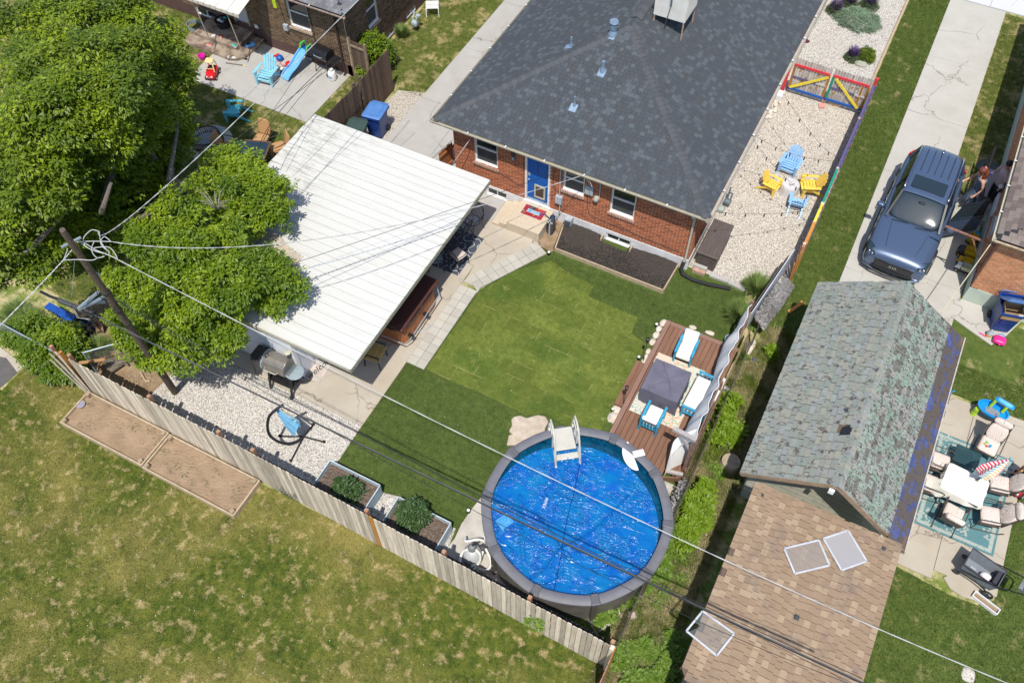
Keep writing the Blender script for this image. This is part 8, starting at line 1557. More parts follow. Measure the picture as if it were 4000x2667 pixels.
# ------------------------------------------------------------------ plants
def clumps(cs, n, size, mat, name, label=None, cat=None, par=None, kind=None, per=7, droop=.35, ax=(1,.42), flat=.25, shell=.55, up=.5, hemi=False, zmin=.02, sub=0):
    """leaves in small whorls spread through a set of ellipsoids (cx,cy,cz,rx,ry,rz)"""
    if sub: 
        out=[]
        for c in cs:
            for _ in range(sub):
                d=rng.normal(0,1,3); d[2]+=.35; d/=np.linalg.norm(d); q=rng.uniform(.55,1.0); k=rng.uniform(.26,.46); out.append((c[0]+d[0]*c[3]*q,c[1]+d[1]*c[4]*q,c[2]+d[2]*c[5]*q,c[3]*k,c[4]*k,c[5]*k*.75))
        cs=out
    cs=np.array(cs,float); wgt=(cs[:,3]*cs[:,4]+cs[:,3]*cs[:,5]+cs[:,4]*cs[:,5])**1.0; wgt/=wgt.sum(); nt=n//per; k=rng.choice(len(cs),nt,p=wgt)
    d=rng.normal(0,1,(nt,3)); d[:,2]+=up*.6; d/=np.linalg.norm(d,axis=1)[:,None]
    if hemi: d[:,2]=np.abs(d[:,2])
    r_=1-shell*rng.random(nt)**1.8; r_*=1+.16*np.sin(d[:,0]*7+k)*np.cos(d[:,1]*6+2*k)+rng.normal(0,.05,nt); C=cs[k,:3]+d*r_[:,None]*cs[k,3:6]; C[:,2]=np.maximum(C[:,2],zmin)
    C=np.repeat(C,per,0); D=np.repeat(d,per,0); N=len(C); a=rng.uniform(0,2*PI,N); o=np.stack([np.cos(a),np.sin(a),rng.uniform(-.6,.35,N)],1); o=o*.9+D*.55; o[:,2]-=droop; o/=np.linalg.norm(o,axis=1)[:,None]
    L=size*rng.uniform(.6,1.25,N)[:,None]; B=C+o*L*rng.uniform(.15,.8,(N,1)); s_=np.cross(o,np.array([0,0,1.])+rng.normal(0,flat,(N,3))); s_/=np.linalg.norm(s_,axis=1)[:,None]; nn_=np.cross(s_,o)
    w=L*ax[1]*.5; V=np.stack([B,B+o*L*.45+s_*w+nn_*L*.06,B+o*L*ax[0]-nn_*L*.05,B+o*L*.45-s_*w+nn_*L*.06],1).reshape(-1,3); F=np.arange(4*N).reshape(-1,4)
    T=np.stack([F[:,[0,1,2]],F[:,[0,2,3]]],1).reshape(-1,3)
    return raw(name,V,T,mat,label,cat,kind,par)
m_lfA=leafmat('boxelder_leaf_dark',(.085,.150,.006),(.330,.420,.012),(.090,.150,.006),.30,.45,.5); m_lfB=leafmat('boxelder_leaf_bright',(.105,.190,.006),(.330,.430,.014),(.105,.185,.008),.33,.45,.5)
m_bark=M('grey_bark',(.22,.185,.15),.95,(.11,.09,.07),9,stretch=(3,3,.7),bump=1,bsc=20)
def limb(pts,r0,r1): 
    P_=smooth_([Vector(p) for p in pts],5); n=len(P_); return P_,[r0+(r1-r0)*i/(n-1) for i in range(n)]
def tree(label,base,cs,n,mat,limbs,size=.12,name='deciduous_tree',**kw):
    t_=thing(name,label,'tree',base); b=Vector(base); bb=np.array([[c[0]-b.x,c[1]-b.y,c[2],*c[3:]] for c in cs]); 
    for i,(pts,r0,r1) in enumerate(limbs):
        P_,rs=limb([Vector(p)-b for p in pts],r0,r1); obj('trunk' if i==0 else 'branch',MB().tube(P_,rs,10 if i==0 else 7),m_bark,t_,True)
    clumps(bb,n,size,mat,'crown',par=t_,**kw); return t_
def E3(x,y,z,r,rz=None): p=A('F',x,y,z); return (p.x,p.y,p.z,r,r,rz or r*.8)
# big tree in the upper left
cA=[E3(150,130,5.5,1.3),E3(370,110,6.0,1.25),E3(120,330,6,1.2),E3(330,290,7,1.4),E3(470,60,6,.9),E3(480,230,6.2,1.1),E3(600,210,4.8,1.05),E3(640,330,4.4,.95),E3(420,400,7,1.15),E3(220,480,7,1.3),E3(60,560,6,1.15),E3(350,520,6.5,1.0),E3(520,420,5.0,1.1),E3(620,450,3.8,.75),E3(130,700,6.4,1.1),E3(80,860,5.5,1.05),E3(240,640,6,1.0),E3(40,1010,4.8,.95),E3(160,1010,4.4,.75),E3(560,560,3.4,.85),E3(680,560,2.9,.55),E3(690,290,4.6,.55),E3(380,700,4.0,1.0),E3(520,680,3.6,.85),E3(230,60,5,1.0),E3(560,100,4.6,.8),E3(50,760,5.5,.9),E3(300,820,4.2,.9),E3(640,620,2.6,.6),E3(640,470,4.0,.8),E3(600,600,3.8,.8),E3(560,750,3.4,.65),E3(680,560,3.2,.6),E3(480,560,5,.9),E3(470,640,4.0,.9),E3(400,760,4.2,.85),E3(300,900,4.0,.8),E3(210,930,3.8,.7),E3(470,870,3.2,.7),E3(380,980,3.0,.65),E3(270,820,3.0,.7),E3(560,680,3.2,.6),E3(430,800,2.8,.8),E3(360,900,2.6,.7),E3(540,760,2.6,.6),E3(330,1000,2.4,.6),E3(610,700,2.2,.5)]
bA=(-18.6,12.0,0)
tree('large dark green tree filling the upper left, its branches over the neighbour lawn',bA,cA,235000,m_lfA,[([bA,(-18.5,12.0,2.2),(-18.9,12.4,4.5)],.26,.16),([(-18.5,12,2.0),(-17.8,12.6,3.2),A('a',1370,1400,4),A('a',1240,1180,5),A('a',1050,900,6)],.15,.05),([(-18.9,12.4,4.3),A('h',780,230,5.0),A('h',850,30,6.0)],.12,.04),([(-18.9,12.4,4.0),A('h',280,490,5.2),A('h',40,520,5.2)],.09,.04),([(-18.5,12,2.4),(-17.4,12.0,3.3),A('h',1290,10,4.4),A('a',1560,1060,4.2),A('a',1530,900,4.6)],.10,.03)],size=.118,shell=.85,sub=22,per=9)
cB=[E3(960,700,3.4,.75),E3(880,640,3.4,.6),E3(1040,760,3.5,.8),E3(820,790,3.8,.8),E3(700,860,4.2,.75),E3(960,850,3.5,.55),E3(890,930,3.9,.65),E3(760,1000,4.2,.85),E3(600,960,4.2,.7),E3(1060,1070,3.4,.62),E3(960,1080,3.7,.85),E3(830,1130,3.7,.95),E3(1120,1110,3.3,.5),E3(640,1130,3.8,.75),E3(740,1230,3.2,.85),E3(880,1250,3.0,.75),E3(560,1220,3.0,.65),E3(640,1320,2.6,.75),E3(800,1330,2.6,.7),E3(500,1100,3.9,.55),E3(470,1240,2.4,.45),E3(1070,1180,3.0,.45),E3(960,800,3.4,.7),E3(1095,850,3.3,.42),E3(720,1380,2.2,.5),E3(1160,760,3.2,.0001),E3(450,900,3.6,.6),E3(545,1340,2.9,.42),E3(600,1390,2.4,.45),E3(500,1300,3.2,.35)]
bB=(-16.3,10.6,0)
tree('bright green boxelder tree spreading over the white metal roof beside the pole',bB,cB,130000,m_lfB,[([bB,(-16.3,10.6,1.6),(-16.0,10.4,2.6)],.20,.13),([(-16.1,10.5,2.4),A('h',1060,560,3.2),A('h',1500,700,3.6),A('h',1900,800,3.5)],.10,.03),([(-16,10.4,2.5),A('h',930,420,3.6),A('h',1400,90,3.8),A('h',1310,10,4.2)],.09,.03),([(-16,10.4,2.4),A('h',1250,900,3.1),A('h',1500,1150,2.9)],.08,.03)],size=.108,shell=.85,sub=20,per=9)
# bare twigs on the bright tree
tw=thing('dead_twigs','bare grey dead twigs sticking out of the bright green tree','twigs',tuple(A('h',1640,180,4.3))); b_=tw.location
for i in range(26): a=random.uniform(0,6.28); p=Vector((math.cos(a)*random.uniform(.2,.6),math.sin(a)*random.uniform(.2,.6),random.uniform(-.1,.35))); obj('twig',MB().tube([(0,0,-.3),p*.5,p],[.012,.007,.003],5),M('grey_twig',(.34,.30,.26),.9) if i==0 else bpy.data.materials['grey_twig'],tw,True)
tree('low bright green boxelder shrub growing through the galvanised fence','%s'and(-18.2,6.0,0),[E3(130,1290,.6,.55),E3(250,1330,.7,.55),E3(200,1420,.6,.5),E3(60,1310,.5,.4),E3(270,1440,.5,.4),E3(150,1370,.9,.5),E3(290,1380,.5,.35)],15000,m_lfB,[([(-18.2,6,0),(-18.2,6.0,.7)],.05,.02)],size=.11,name='shrub',hemi=False)
tree('green shrub beside the corner of the dark brick house','x'and(-17.0,21.6,0),[(-17.0,21.6,.8,.55,.6,.7),(-16.9,21.9,.5,.5,.5,.5),(-17.1,21.1,.4,.35,.3,.4),(-16.95,20.9,.3,.3,.2,.3)],9000,m_lfB,[([(-17,21.6,0),(-17,21.6,.8)],.05,.02)],size=.10,name='shrub')
m_peo=leafmat('peony_leaf',(.035,.075,.018),(.06,.12,.028),None,.2,.45,.4)
def bush(label,c,rs,n,mat,size,name='bush',**kw): t_=thing(name,label,'plant' if name!='bush' else 'bush',(c[0],c[1],c[2])); clumps([(0,0,0,*rs)],n,size,mat,'foliage',par=t_,zmin=-.05,**kw); obj('stem',MB().cyl((0,0,-.05),(0,0,rs[2]*.6),.02,n=6),m_bark,t_); return t_
bush('dark green bush in the left galvanised planter',(*A('k',350,700,.6)[:2],.45),(.34,.32,.40),2600,m_peo,.105,shell=.6); bush('taller dark green bush in the right galvanised planter',(*A('k',920,900,.7)[:2],.45),(.36,.34,.55),3600,m_peo,.105,shell=.6)
# shrubs in the gravel garden
m_lav=leafmat('lavender_leaf',(.05,.09,.03),(.10,.14,.06),None,.1); m_lfl=leafmat('lavender_flower',(.10,.05,.17),(.20,.12,.30),None,.1); m_art=leafmat('silver_green_leaf',(.16,.25,.15),(.23,.33,.21),(.18,.24,.17),.1,.8,.2); m_rnd=leafmat('lime_needles',(.14,.20,.01),(.20,.26,.02),(.08,.13,.01),.2)
def blade_tuft(name,label,c,r_,h,n,mat,cat='plant',par=None,w=.012,spread=1.0,lean=.8):
    t_=thing(name,label,cat,c) if par is None else par; a=rng.uniform(0,2*PI,n); q=rng.random(n)**.5*r_*.25; l=rng.uniform(.35,1,n)*lean; hh=h*rng.uniform(.6,1.15,n); V=[]; 
    for t in (0,.35,.7,1.0):
        x=np.cos(a)*(q+r_*l*t**1.6*spread); y=np.sin(a)*(q+r_*l*t**1.6*spread); z=hh*(t-.45*t*t*l); ww=w*(1-t**2*.9)
        V+= [np.stack([x-np.sin(a)*ww/2,y+np.cos(a)*ww/2,z],1),np.stack([x+np.sin(a)*ww/2,y-np.cos(a)*ww/2,z],1)]
    V=np.stack(V,1).reshape(-1,3); i0=np.arange(n)[:,None]*8; F=np.concatenate([i0+np.array([[2*j,2*j+1,2*j+3,2*j+2]]) for j in range(3)],0); raw('leaf_blades' if par is None else 'flower_spikes',V,F,mat,None,None,None,t_); return t_
for l_,k_,q,r_ in (('purple flowering shrub nearest the eave at the top','d',(1260,80),.33),('purple flowering shrub at the top, left of the largest','d',(1390,20),.34),('purple flowering shrub at the top right of the grey mound','d',(1560,35),.36),('small purple flowering shrub touching the round lime shrub','d',(1410,490),.27)):
    p=A(k_,*q,.15); t_=bush(l_,(p.x,p.y,0.0),(r_,r_,r_*1.1),2600,m_lav,.05,name='flowering_shrub',hemi=True,shell=.4); blade_tuft('',None,None,r_*1.15,.62,420,m_lfl,par=t_,w=.022,lean=.7)
p=A('d',1450,165,.1); bush('low spreading silver green mound on the white gravel',(p.x,p.y,0),(.88,.72,.28),14000,m_art,.05,name='groundcover_shrub',hemi=True,shell=.2,droop=.0); p=A('d',1530,485,.15); bush('round lime green shrub on the white gravel',(p.x,p.y,0),(.33,.33,.40),6500,m_rnd,.045,name='round_shrub',hemi=True,shell=.2,droop=0)
m_org=leafmat('ornamental_grass_blade',(.15,.23,.06),(.28,.36,.11),None,.3); 
blade_tuft('ornamental_grass','spiky ornamental grass clump between gravel and white board',(*A('w',640,640,.1)[:2],0),.55,.75,900,m_org,w=.016); blade_tuft('ornamental_grass','spiky ornamental grass clump nearest the deck',(*A('w',320,1150,.1)[:2],0),.55,.8,900,m_org,w=.016); blade_tuft('ornamental_grass','small spiky grass at the end of the kerb stones',(*A('w',440,560,0)[:2],0),.25,.3,260,m_org,w=.012)
blade_tuft('tall_grass','tall grass clump growing at the grey gas meter',(*A('ai',510,430,0)[:2],0),.38,.55,900,m_org,w=.013)
for l_,q in (('tall grass tuft behind the junk heap at the left',(250,450)),('tall grass tuft beside the blue sheet at the left',(1000,760)),('dry tall grass tuft by the fallen chain link fence',(1380,940)),('tall grass tuft against the galvanised fence',(420,560))): blade_tuft('tall_grass',l_,(*A('y',*q)[:2],0),.5,.5,1100,m_org,w=.013)
m_weedB=leafmat('bright_weed_leaf',(.135,.23,.012),(.22,.33,.02),None,.3); m_vine=leafmat('vine_leaf',(.095,.18,.02),(.18,.28,.035),None,.25)
def wp(label,k_,pts,n,mat,h=.4,size=.10,name='weed_patch'):
    cs=[]; 
    for x,y,r_ in pts: p=A(k_,x,y,.1); cs.append((p.x,p.y,h*.35,r_,r_,h))
    clumps(cs,n,size,mat,name,label,'plants',kind='stuff',hemi=False,shell=.8,droop=.1,ax=(1,.6),sub=9)
wp('bright green weedy bush along the fence beside the deck','m',[(1070,850,.25),(1050,950,.28),(1000,1050,.30),(1080,1100,.30),(970,1140,.2)],6500,m_weedB,.5); wp('bright green weedy bush beside the lower rim of the pool','l',[(1640,700,.35),(1600,780,.40),(1560,860,.35),(1650,800,.32),(1540,930,.22),(1520,1030,.16)],9000,m_weedB,.5)
wp('dark green vines creeping round the lower right of the pool','l',[(1480,900,.22),(1440,1000,.22),(1400,1100,.28),(1350,1200,.28),(1260,1260,.25),(1180,1320,.28),(1100,1390,.25),(1000,1470,.22),(940,1500,.18)],6500,m_vine,.22,.10)
wp('dense green ground cover at the bottom beside the tan roof','F',[(2500,2560,.45),(2600,2600,.5),(2450,2640,.5),(2700,2640,.5),(2560,2660,.5),(2640,2520,.3),(2420,2560,.3),(2780,2667,.4)],19000,m_vine,.25,.09)
wp('low green weeds scattered along the strip between fence and old shed','F',[(2760,1700,.25),(2700,1950,.25),(2780,1830,.2),(2650,2150,.3),(2640,2260,.25),(2560,2330,.3),(2820,1520,.22),(2890,1400,.2),(2950,1280,.2),(2720,2060,.18)],2400,m_vine,.14,.075); wp('small bright weed against the old shed wall','n',[(310,480,.14)],900,m_weedB,.3); wp('green weed between the shed and the tan roof','n',[(590,1330,.14),(620,1350,.12)],700,m_vine,.3); wp('green leaves under the tree stump','x',[(1050,1000,.14),(1120,1060,.14)],900,m_vine,.2,.08)
wp('vine creeping up the right end of the pale fence','F',[(2070,2440,.10),(2100,2470,.08)],400,m_vine,.9,.07)
# ------------------------------------------------------------------ utility pole and overhead cables
pb=A('j',950,455,0); ptop=A('F',243,898,8.6); ax_=(ptop-pb); up_=thing('utility_pole','tall weathered wooden utility pole leaning over the gravel yard','utility pole',tuple(pb))
m_pole=M('weathered_pole',(.075,.052,.038),.95,(.17,.13,.10),7,stretch=(9,9,.35),bump=1,bsc=25); m_stl=M('pale_steel',(.36,.42,.47),.45,metal=.3)
obj('shaft',MB().tube([ax_*t for t in (0,.25,.5,.75,.985,1.0)],[.10,.095,.085,.075,.064,.056],14),m_pole,up_,True)
L_=lambda k_,x,y,z:A(k_,x,y,z)-pb
br=[L_('h',600,990,5.6)]; 
obj('standoff_arm',MB().bar(L_('h',755,860,6.0),br[0],.06,.05),m_stl,up_); obj('standoff_arm',MB().bar(L_('h',815,885,5.8),br[0]+Vector((0,0,-.05)),.06,.05),m_stl,up_); obj('standoff_arm',MB().bar(L_('h',805,938,5.5),L_('h',690,950,5.5),.05,.05),m_stl,up_)
obj('top_bracket',MB().bar(L_('h',470,522,7.9),L_('h',620,445,7.95),.04,.04),m_stl,up_)
for i,(x,y) in enumerate(((575,500),(585,525),(598,550),(605,575))): obj('insulator',MB().lathe([(.03,0),(.055,.03),(.05,.06),(.055,.08),(.03,.11)],n=12,c=L_('h',x,y,7.7-.1*i)),m_irn,up_,True); obj('insulator_bracket',MB().bar(L_('h',x-25,y-8,7.7-.1*i),L_('h',x,y,7.7-.1*i),.03,.03),m_stl,up_)
obj('cable_band',MB().tube([L_('h',740,720,6.6),L_('h',752,760,6.5)],.05,8),m_stl,up_); 
for t in (.30,.52,.60,.70): obj('cable_band',MB().cyl(ax_*t,ax_*(t+.006),.10,n=12),m_iron,up_)
obj('riser_wire',MB().tube([L_('h',745,720,6.7),L_('h',770,800,6.3),L_('h',850,870,5.9),L_('h',930,1010,5.2),L_('h',960,1080,4.9)],.012,5),m_blk,up_); obj('riser_wire',MB().tube([L_('h',720,820,6.3),L_('h',760,900,5.9),L_('h',870,960,5.5),L_('h',880,1020,5.3)],.010,5),m_blk,up_)
m_wc1=M('white_cable',(.50,.50,.50),.5); m_bc=M('black_cable',(.022,.022,.024),.5); Zp=7.9
cn=lambda l_,ps,r_=.013,m_=None,tw=1: cable('overhead_cable',l_,ps,r_,m_ or m_wc1,twist=tw)
cn('white twisted cable from the pole up over the dark brick house',[A('h',755,400,Zp),A('h',1330,0,7.4),A('b',1590,-20,7.2)],.007)
cn('white twisted cable from the pole straight across the metal roof to the brick house',[A('h',850,478,Zp),A('i',870,428,5.6),A('g',1235,458,2.75)],.0075)
cn('long white twisted cable from the pole to the lower right corner',[A('h',830,578,Zp),A('l',830,655,6.6),A('o',2300,1395,7.4)],.0072)
cn('white cable from the pole down to the left edge',[A('h',535,520,Zp),A('h',480,625,7.7),A('h',-40,1160,6.8)],.008)
lp_=MB()
for pts in ([(755,400),(700,390),(640,450),(650,510)],[(760,400),(770,470),(800,520),(835,560),(830,580)],[(850,478),(800,440),(770,480),(790,520),(830,550)],[(900,612),(880,570),(830,520),(720,525)],[(720,480),(700,540),(740,600),(800,590)],[(590,480),(650,490),(730,540),(830,580),(900,612)],[(600,480),(700,475),(850,478)],[(515,530),(510,560),(485,620)],[(485,620),(600,615),(700,620),(740,608)],[(620,490),(700,540),(800,570)]): lp_.tube(smooth_([A('h',x,y,Zp+.0)-pb for x,y in pts]),.009,6)
obj('cable_loops',lp_,m_wc1,up_,True,kind='stuff')
Zc=5.55
cn('thick black cable bundle from the pole across the pool to the lower right',[A('h',640,1000,Zc),A('k',1792,945,5.0),A('o',1320,1385,5.5)],.018,m_bc,0)
cn('second black cable wrapped along the thick bundle',[A('h',650,1003,Zc+.05),A('k',1792,938,5.07),A('o',1320,1378,5.56)],.009,M('dull_grey_wire',(.10,.10,.11),.4),1)
cn('thin black wire above the thick bundle from the pole',[A('h',890,925,5.9),A('k',1500,742,5.3),A('o',1290,1340,5.7)],.007,m_bc,0); cn('thin black wire just below the thick bundle',[A('h',900,935,5.8),A('l',180,820,5.0),A('o',1200,1373,5.4)],.006,m_bc,0); cn('second thin wire next to the thick bundle over the gravel',[A('h',905,928,5.85),A('j',2352,770,5.2),A('o',1240,1380,5.5)],.005,m_bc,0)
cn('thin black wire from the pole side to the far upper edge',[A('h',860,415,7.6),A('b',600,1140,6.6),A('b',1720,300,6.2)],.007,m_bc,0); cn('dark twisted drop wire over the patio of the dark brick house',[A('b',700,1280,4.2),A('b',960,885,4.2),A('b',1470,420,4.0)],.010,m_bc,0); cn('black drop wire ending at the gutter of the dark brick house',[A('b',820,970,4.6),A('b',1050,620,4.1),A('b',1345,150,3.1)],.006,m_bc,0); cn('black drop wire over the slide towards the dark brick wall',[A('b',730,1270,4.4),A('b',1100,800,3.8),A('b',1250,640,3.3)],.007,m_bc,0)
cn('thin black wire across the white metal roof to the blue door',[A('i',400,670,4.6),A('i',1180,410,3.9),A('g',985,455,2.6)],.007,m_bc,0); cn('grey twisted wire across the white metal roof to its right edge',[A('i',560,690,3.4),A('i',1100,535,3.0),A('i',1755,330,2.65)],.009,m_grey,1); cn('faint grey wire on the white roof between the two cables',[A('i',580,685,3.3),A('i',1180,470,3.2),A('i',1800,245,2.9)],.005,m_grey,0)
cn('thin grey wire crossing the left corner of the white roof',[A('b',1385,1080,2.75),A('b',1180,1310,2.7),A('b',980,1530,2.6)],.006,m_grey,0); cn('thin wire hanging from the pole down to the galvanised fence',[A('y',1250,590,4.0),A('y',780,1010,2.5),A('y',0,1640,1.6)],.006,m_bc,0); cn('grey vertical guy wire at the pole',[A('h',570,630,7.5),A('h',560,760,6.6),A('h',550,900,5.8)],.005,m_grey,0)
cn('white and purple drop wire by the left window of the brick house',[A('g',232,370,1.3),A('g',290,290,1.9),A('g',365,185,2.4)],.010,m_wc1,1)
tt_=MB()
for q in ((0,0),(25,35),(-10,-30)): tt_.tube([A('g',1225+q[0]*.3,460,2.75),A('g',1250+q[0],480+q[1]*.5,2.65),A('g',1275+q[0],515+q[1],2.6)],.008,5)
tag(obj('service_drop_end',tt_,m_wc1,None,True,kind='stuff'),'frayed white ends of the cable at the brick house eave','cable')
sp_=thing('cable_splice','black cable splice box with coils of wire beside the utility pole','cable splice',tuple(A('h',700,1040,5.5))); b_=sp_.location
obj('splice_case',MB().bar(A('h',560,965,5.55)-b_,A('h',720,1045,5.5)-b_,.10,.09),m_dkgr,sp_,bevel=.02); obj('splice_case',MB().bar(A('h',450,925,5.6)-b_,A('h',560,970,5.55)-b_,.10,.12),m_dkgr,sp_,bevel=.02)
obj('incoming_cable',MB().tube([A('h',310,860,5.7)-b_,A('h',380,895,5.65)-b_,A('h',460,925,5.6)-b_],.035,6),m_blk,sp_,True)
for i in range(9): r_=.13+.03*random.random(); o_=Vector((random.uniform(-.08,.08),random.uniform(-.06,.06),random.uniform(-.08,.08))); obj('wire_coil',MB().tube([o_+Vector((r_*math.cos(q),r_*.6*math.sin(q),r_*.7*math.sin(q+i*.4))) for q in np.linspace(0,2*PI,18)],.009,5),m_blk,sp_,True)
for i in range(5): obj('loose_wire',MB().tube([A('h',560,980,5.4)-b_,A('h',590+i*14,1060,5.1)-b_,A('h',690,1070+i*6,5.3)-b_],.006,4),m_wc1 if i<2 else m_blk,sp_,True)
# ------------------------------------------------------------------ junk heap at the left
def gp_(x,y,z=0): return A('y',x,y,z)
m_bt=M('blue_tarp',(.005,.09,.42),.5,(.01,.05,.25),6,bump=.8,bsc=20)
j1=thing('blue_bench_frame','long blue frame lying across the junk heap','frame',(0,0,0)); j1.location=gp_(800,400); b_=j1.location
obj('side_board',MB().bar(gp_(640,320,.5)-b_,gp_(1000,520,.5)-b_,.22,.05),m_bt,j1); obj('side_rail',MB().bar(gp_(660,380,.35)-b_,gp_(1060,640,.35)-b_,.06,.06),m_dkgr,j1); obj('cross_piece',MB().bar(gp_(920,490,.4)-b_,gp_(850,640,.1)-b_,.08,.03),m_stl,j1); obj('cross_piece',MB().bar(gp_(700,370,.5)-b_,gp_(760,330,.5)-b_,.04,.03),m_stl,j1)
def rag(label,c,w,l,rz,mat,h=.12,name='tarp'):
    s_=random.random()*9; o=obj(name,MB().grid(22,12,lambda u,v:((u-.5)*l,(v-.5)*w*(1+.4*math.sin(u*9+s_)),.03+h*abs(math.sin(u*11+s_)*math.cos(v*7+s_*2))+random.uniform(0,.02))),mat,None,True,loc=(c.x,c.y,0),rz=rz); return tag(o,label,'sheet')
rag('crumpled bright blue sheet lying in the tall grass',gp_(640,600),.22,1.2,R(24),m_bt); rag('small crumpled blue sheet nearest the galvanised fence',gp_(430,590),.4,.45,.3,m_bt); rag('crumpled white plastic beside the blue sheet',gp_(800,660),.3,.8,-.3,M('white_plastic_sheet',(.6,.62,.63),.4),.10); rag('dark blue sheet under the pole arm',gp_(1180,640),.5,.7,-.6,M('navy_sheet',(.004,.02,.07),.5),.2); rag('brown crumpled paper sacks on the junk heap',gp_(1330,640),.5,.6,1.2,M('brown_paper',(.26,.17,.10),.8,(.36,.25,.15),5),.25); rag('torn beige cloth in the weeds behind the shrub',gp_(560,740),.16,1.1,-.32,M('beige_cloth',(.48,.38,.30),.85),.06)
def plank(label,k_,a,b,z0,z1,w,mat,t_=.03): tag(obj('plank',MB().bar(A(k_,*a,z0),A(k_,*b,z1),w,t_),mat,None),label,'plank')
plank('orange new board leaning at the broken fence end','y',(1050,1110),(1420,1060),.9,.6,.10,M('new_orange_board',(.50,.29,.13),.8)); plank('short orange board crossing the long new board','y',(1420,1060),(1330,1170),.6,.2,.12,bpy.data.materials['new_orange_board']); plank('grey weathered plank standing in the weeds','y',(1130,880),(1210,1060),.3,.1,.14,m_gwd); plank('grey plank on the ground behind the chain link','y',(1430,1075),(1600,1110),.1,.05,.10,m_gwd); plank('dark plank half under the weeds','y',(1010,1040),(1090,1000),.1,.1,.10,m_dkw); plank('thin pale lath leaning in the junk heap','y',(1250,1040),(1310,960),.1,.3,.04,m_board)
lg=thing('fallen_log','grey fallen log behind the leaning chain link fence','log',tuple(A('t',740,300,.1))); b_=lg.location; obj('log',MB().tube([A('t',600,390,.12)-b_,A('t',720,300,.14)-b_,A('t',860,190,.16)-b_],[.09,.11,.10],9),m_bark,lg,True); obj('side_branch',MB().tube([A('t',720,300,.14)-b_,A('t',790,330,.10)-b_],[.05,.03],7),m_bark,lg,True)
tag(obj('broken_branch',MB().tube(smooth_([A('t',910,400,.05),A('t',935,440,.06),A('t',960,485,.05),A('t',1010,492,.04)]),.028,7),M('pale_branch',(.48,.36,.24),.9),None,True),'short pale broken branch on the gravel by the pole','branch'); tag(obj('root_stub',MB().ball((*A('t',1195,290,.05)[:2],.03),(.05,.12,.05),8,5,.2),m_bark,None,True),'small dark root stub under the bright tree','root')
x,y=sample([A('t',*q)[:2] for q in ((560,420),(700,480),(900,400),(1000,380),(1150,620),(1300,600),(1100,520),(850,560),(620,520))],500); N=len(x); a=rng.uniform(0,PI,N); l=rng.uniform(.02,.09,N); V=np.stack([np.stack([x-np.cos(a)*l,y-np.sin(a)*l,np.full(N,.02)],1),np.stack([x+np.cos(a)*l,y+np.sin(a)*l,np.full(N,.03)],1),np.stack([x+np.cos(a)*l*.2+.006,y+np.sin(a)*l*.2+.012,np.full(N,.035)],1)],1).reshape(-1,3); raw('bark_litter',V,np.arange(3*N).reshape(-1,3),m_board,'scattered twigs and bark on the dirt by the pole','litter')
poly('street_kerb',[A('y',-40,860)[:2],A('y',340,1140)[:2],A('y',240,1235)[:2],A('y',90,1040)[:2],A('y',-60,1010)[:2]],.02,m_conc,.06); poly('street_path',[A('y',-60,1010)[:2],A('y',90,1040)[:2],A('y',240,1235)[:2],A('y',-60,1500)[:2]],.008,M('dark_asphalt',(.12,.11,.105),.9))
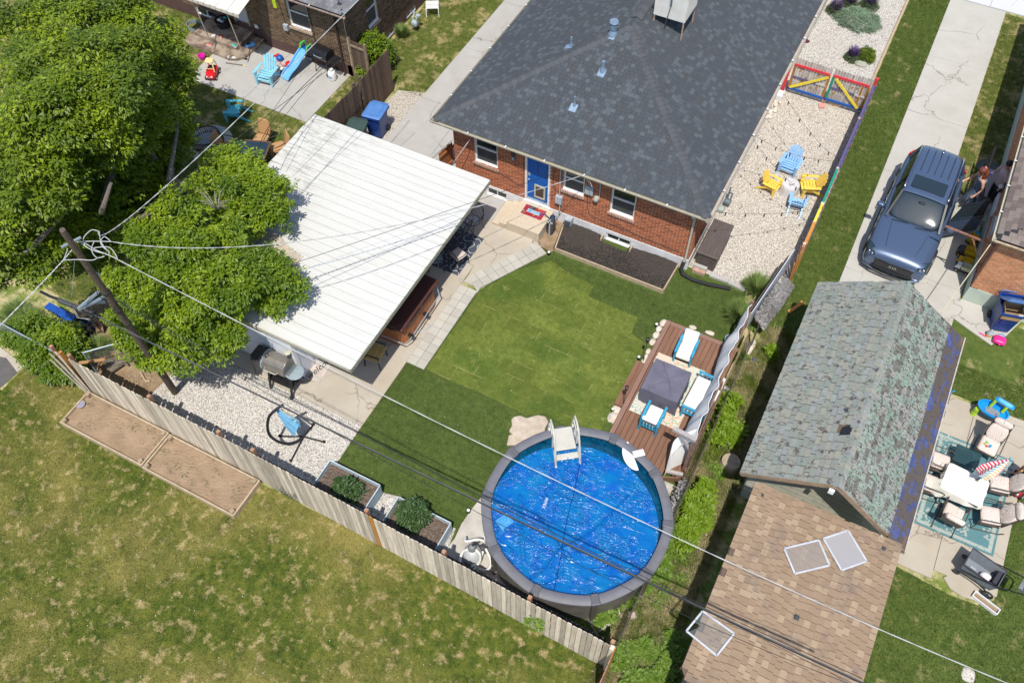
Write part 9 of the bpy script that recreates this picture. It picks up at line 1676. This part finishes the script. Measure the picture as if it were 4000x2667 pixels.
# scattered stones on top of the gravel and petals on the grass
def stones(P,n,s0,s1,mat,label,cat='gravel',name='loose_gravel',z=.012,excl=()):
    x,y=sample(P,n,excl); N=len(x); r_=rng.uniform(s0,s1,N); a=rng.uniform(0,2*PI,N); V=[]
    for dx,dy,dz in ((1,0,0),(0,.8,0),(-1,0,0),(0,-.8,0),(0,0,.7)): V.append(np.stack([x+r_*(dx*np.cos(a)-dy*np.sin(a)),y+r_*(dx*np.sin(a)+dy*np.cos(a)),z+r_*dz],1))
    V=np.stack(V,1).reshape(-1,3); i0=np.arange(N)[:,None]*5; F=np.concatenate([i0+np.array([[j,(j+1)%4,4]]) for j in range(4)],0); return raw(name,V,F,mat,label,cat)
m_st=M('pale_pebble',(.66,.62,.55),.8,(.46,.40,.33),25); t=m_st
def pebmat(n,cols): t=NT(n); r_=t.g.outputs['Random Per Island']; c=t.ramp(r_,*[(i/len(cols),c) for i,c in enumerate(cols)]); c.node.color_ramp.interpolation='CONSTANT'; return t.out(c,.8,0,.3)
m_peb=pebmat('mixed_pebble',[(.72,.69,.64),(.58,.55,.50),(.40,.36,.31),(.76,.73,.69),(.52,.44,.34),(.20,.18,.17),(.66,.63,.58)])
stones([(-15.2,6.05),(-9.6,6.05),(-9.25,7.3),(-9.28,8.6),(-14.6,8.62),(-15.0,8.0)],1500,.008,.018,m_peb,'loose white stones on the gravel yard by the pole'); stones([(-3.0,18.02),(-.62,18.02),(-.35,19.4),(-.35,27.2),(-3.3,27.2)],1300,.008,.017,m_peb,'loose tan stones on the side gravel yard'); stones([(-3.3,27.3),(-.52,27.3),(-.48,36),(-3.3,36)],800,.008,.017,m_peb,'loose white stones beyond the painted gate'); stones([(-9.6,6.1),(-5.4,6.1),(-5.5,7.2),(-7.6,7.2),(-9.4,7.4)],900,.010,.022,m_peb,'loose stones between the metal planters',excl=[rect(-9.3,-7.6,6.3,7.2),rect(-7.1,-5.5,6.2,7.2)])
m_chip=pebmat('mulch_chip',[(.03,.026,.024),(.05,.042,.036),(.025,.022,.02),(.09,.07,.055),(.035,.03,.028),(.05,.042,.036)]); stones([(-7.3,16.75),(-3.66,16.75),(-3.7,17.75),(-7.3,17.75)],1500,.012,.030,m_chip,'black bark chips on the mulch bed','mulch','mulch_chips',z=.13,excl=[rect(-6.15,-5.1,17.55,17.9)])
m_pet=pebmat('pale_petal',[(.70,.66,.45),(.62,.56,.36),(.74,.72,.60)]); 
for P_,d_,l_ in ((L_field,3,'pale petals scattered over the olive lawn'),(L_back,1.3,'pale petals scattered over the back lawn'),(L_nw,3,'pale petals scattered over the patchy lawn'),(L_rs,2,'pale petals on the grass strip')): stones(P_,d_,.006,.015,m_peb if 0 else m_pet,l_,'petals','fallen_petals',z=.04,excl=[cpool,deckP]+beds+[rect(-15.9,-9,8.8,16.4)])
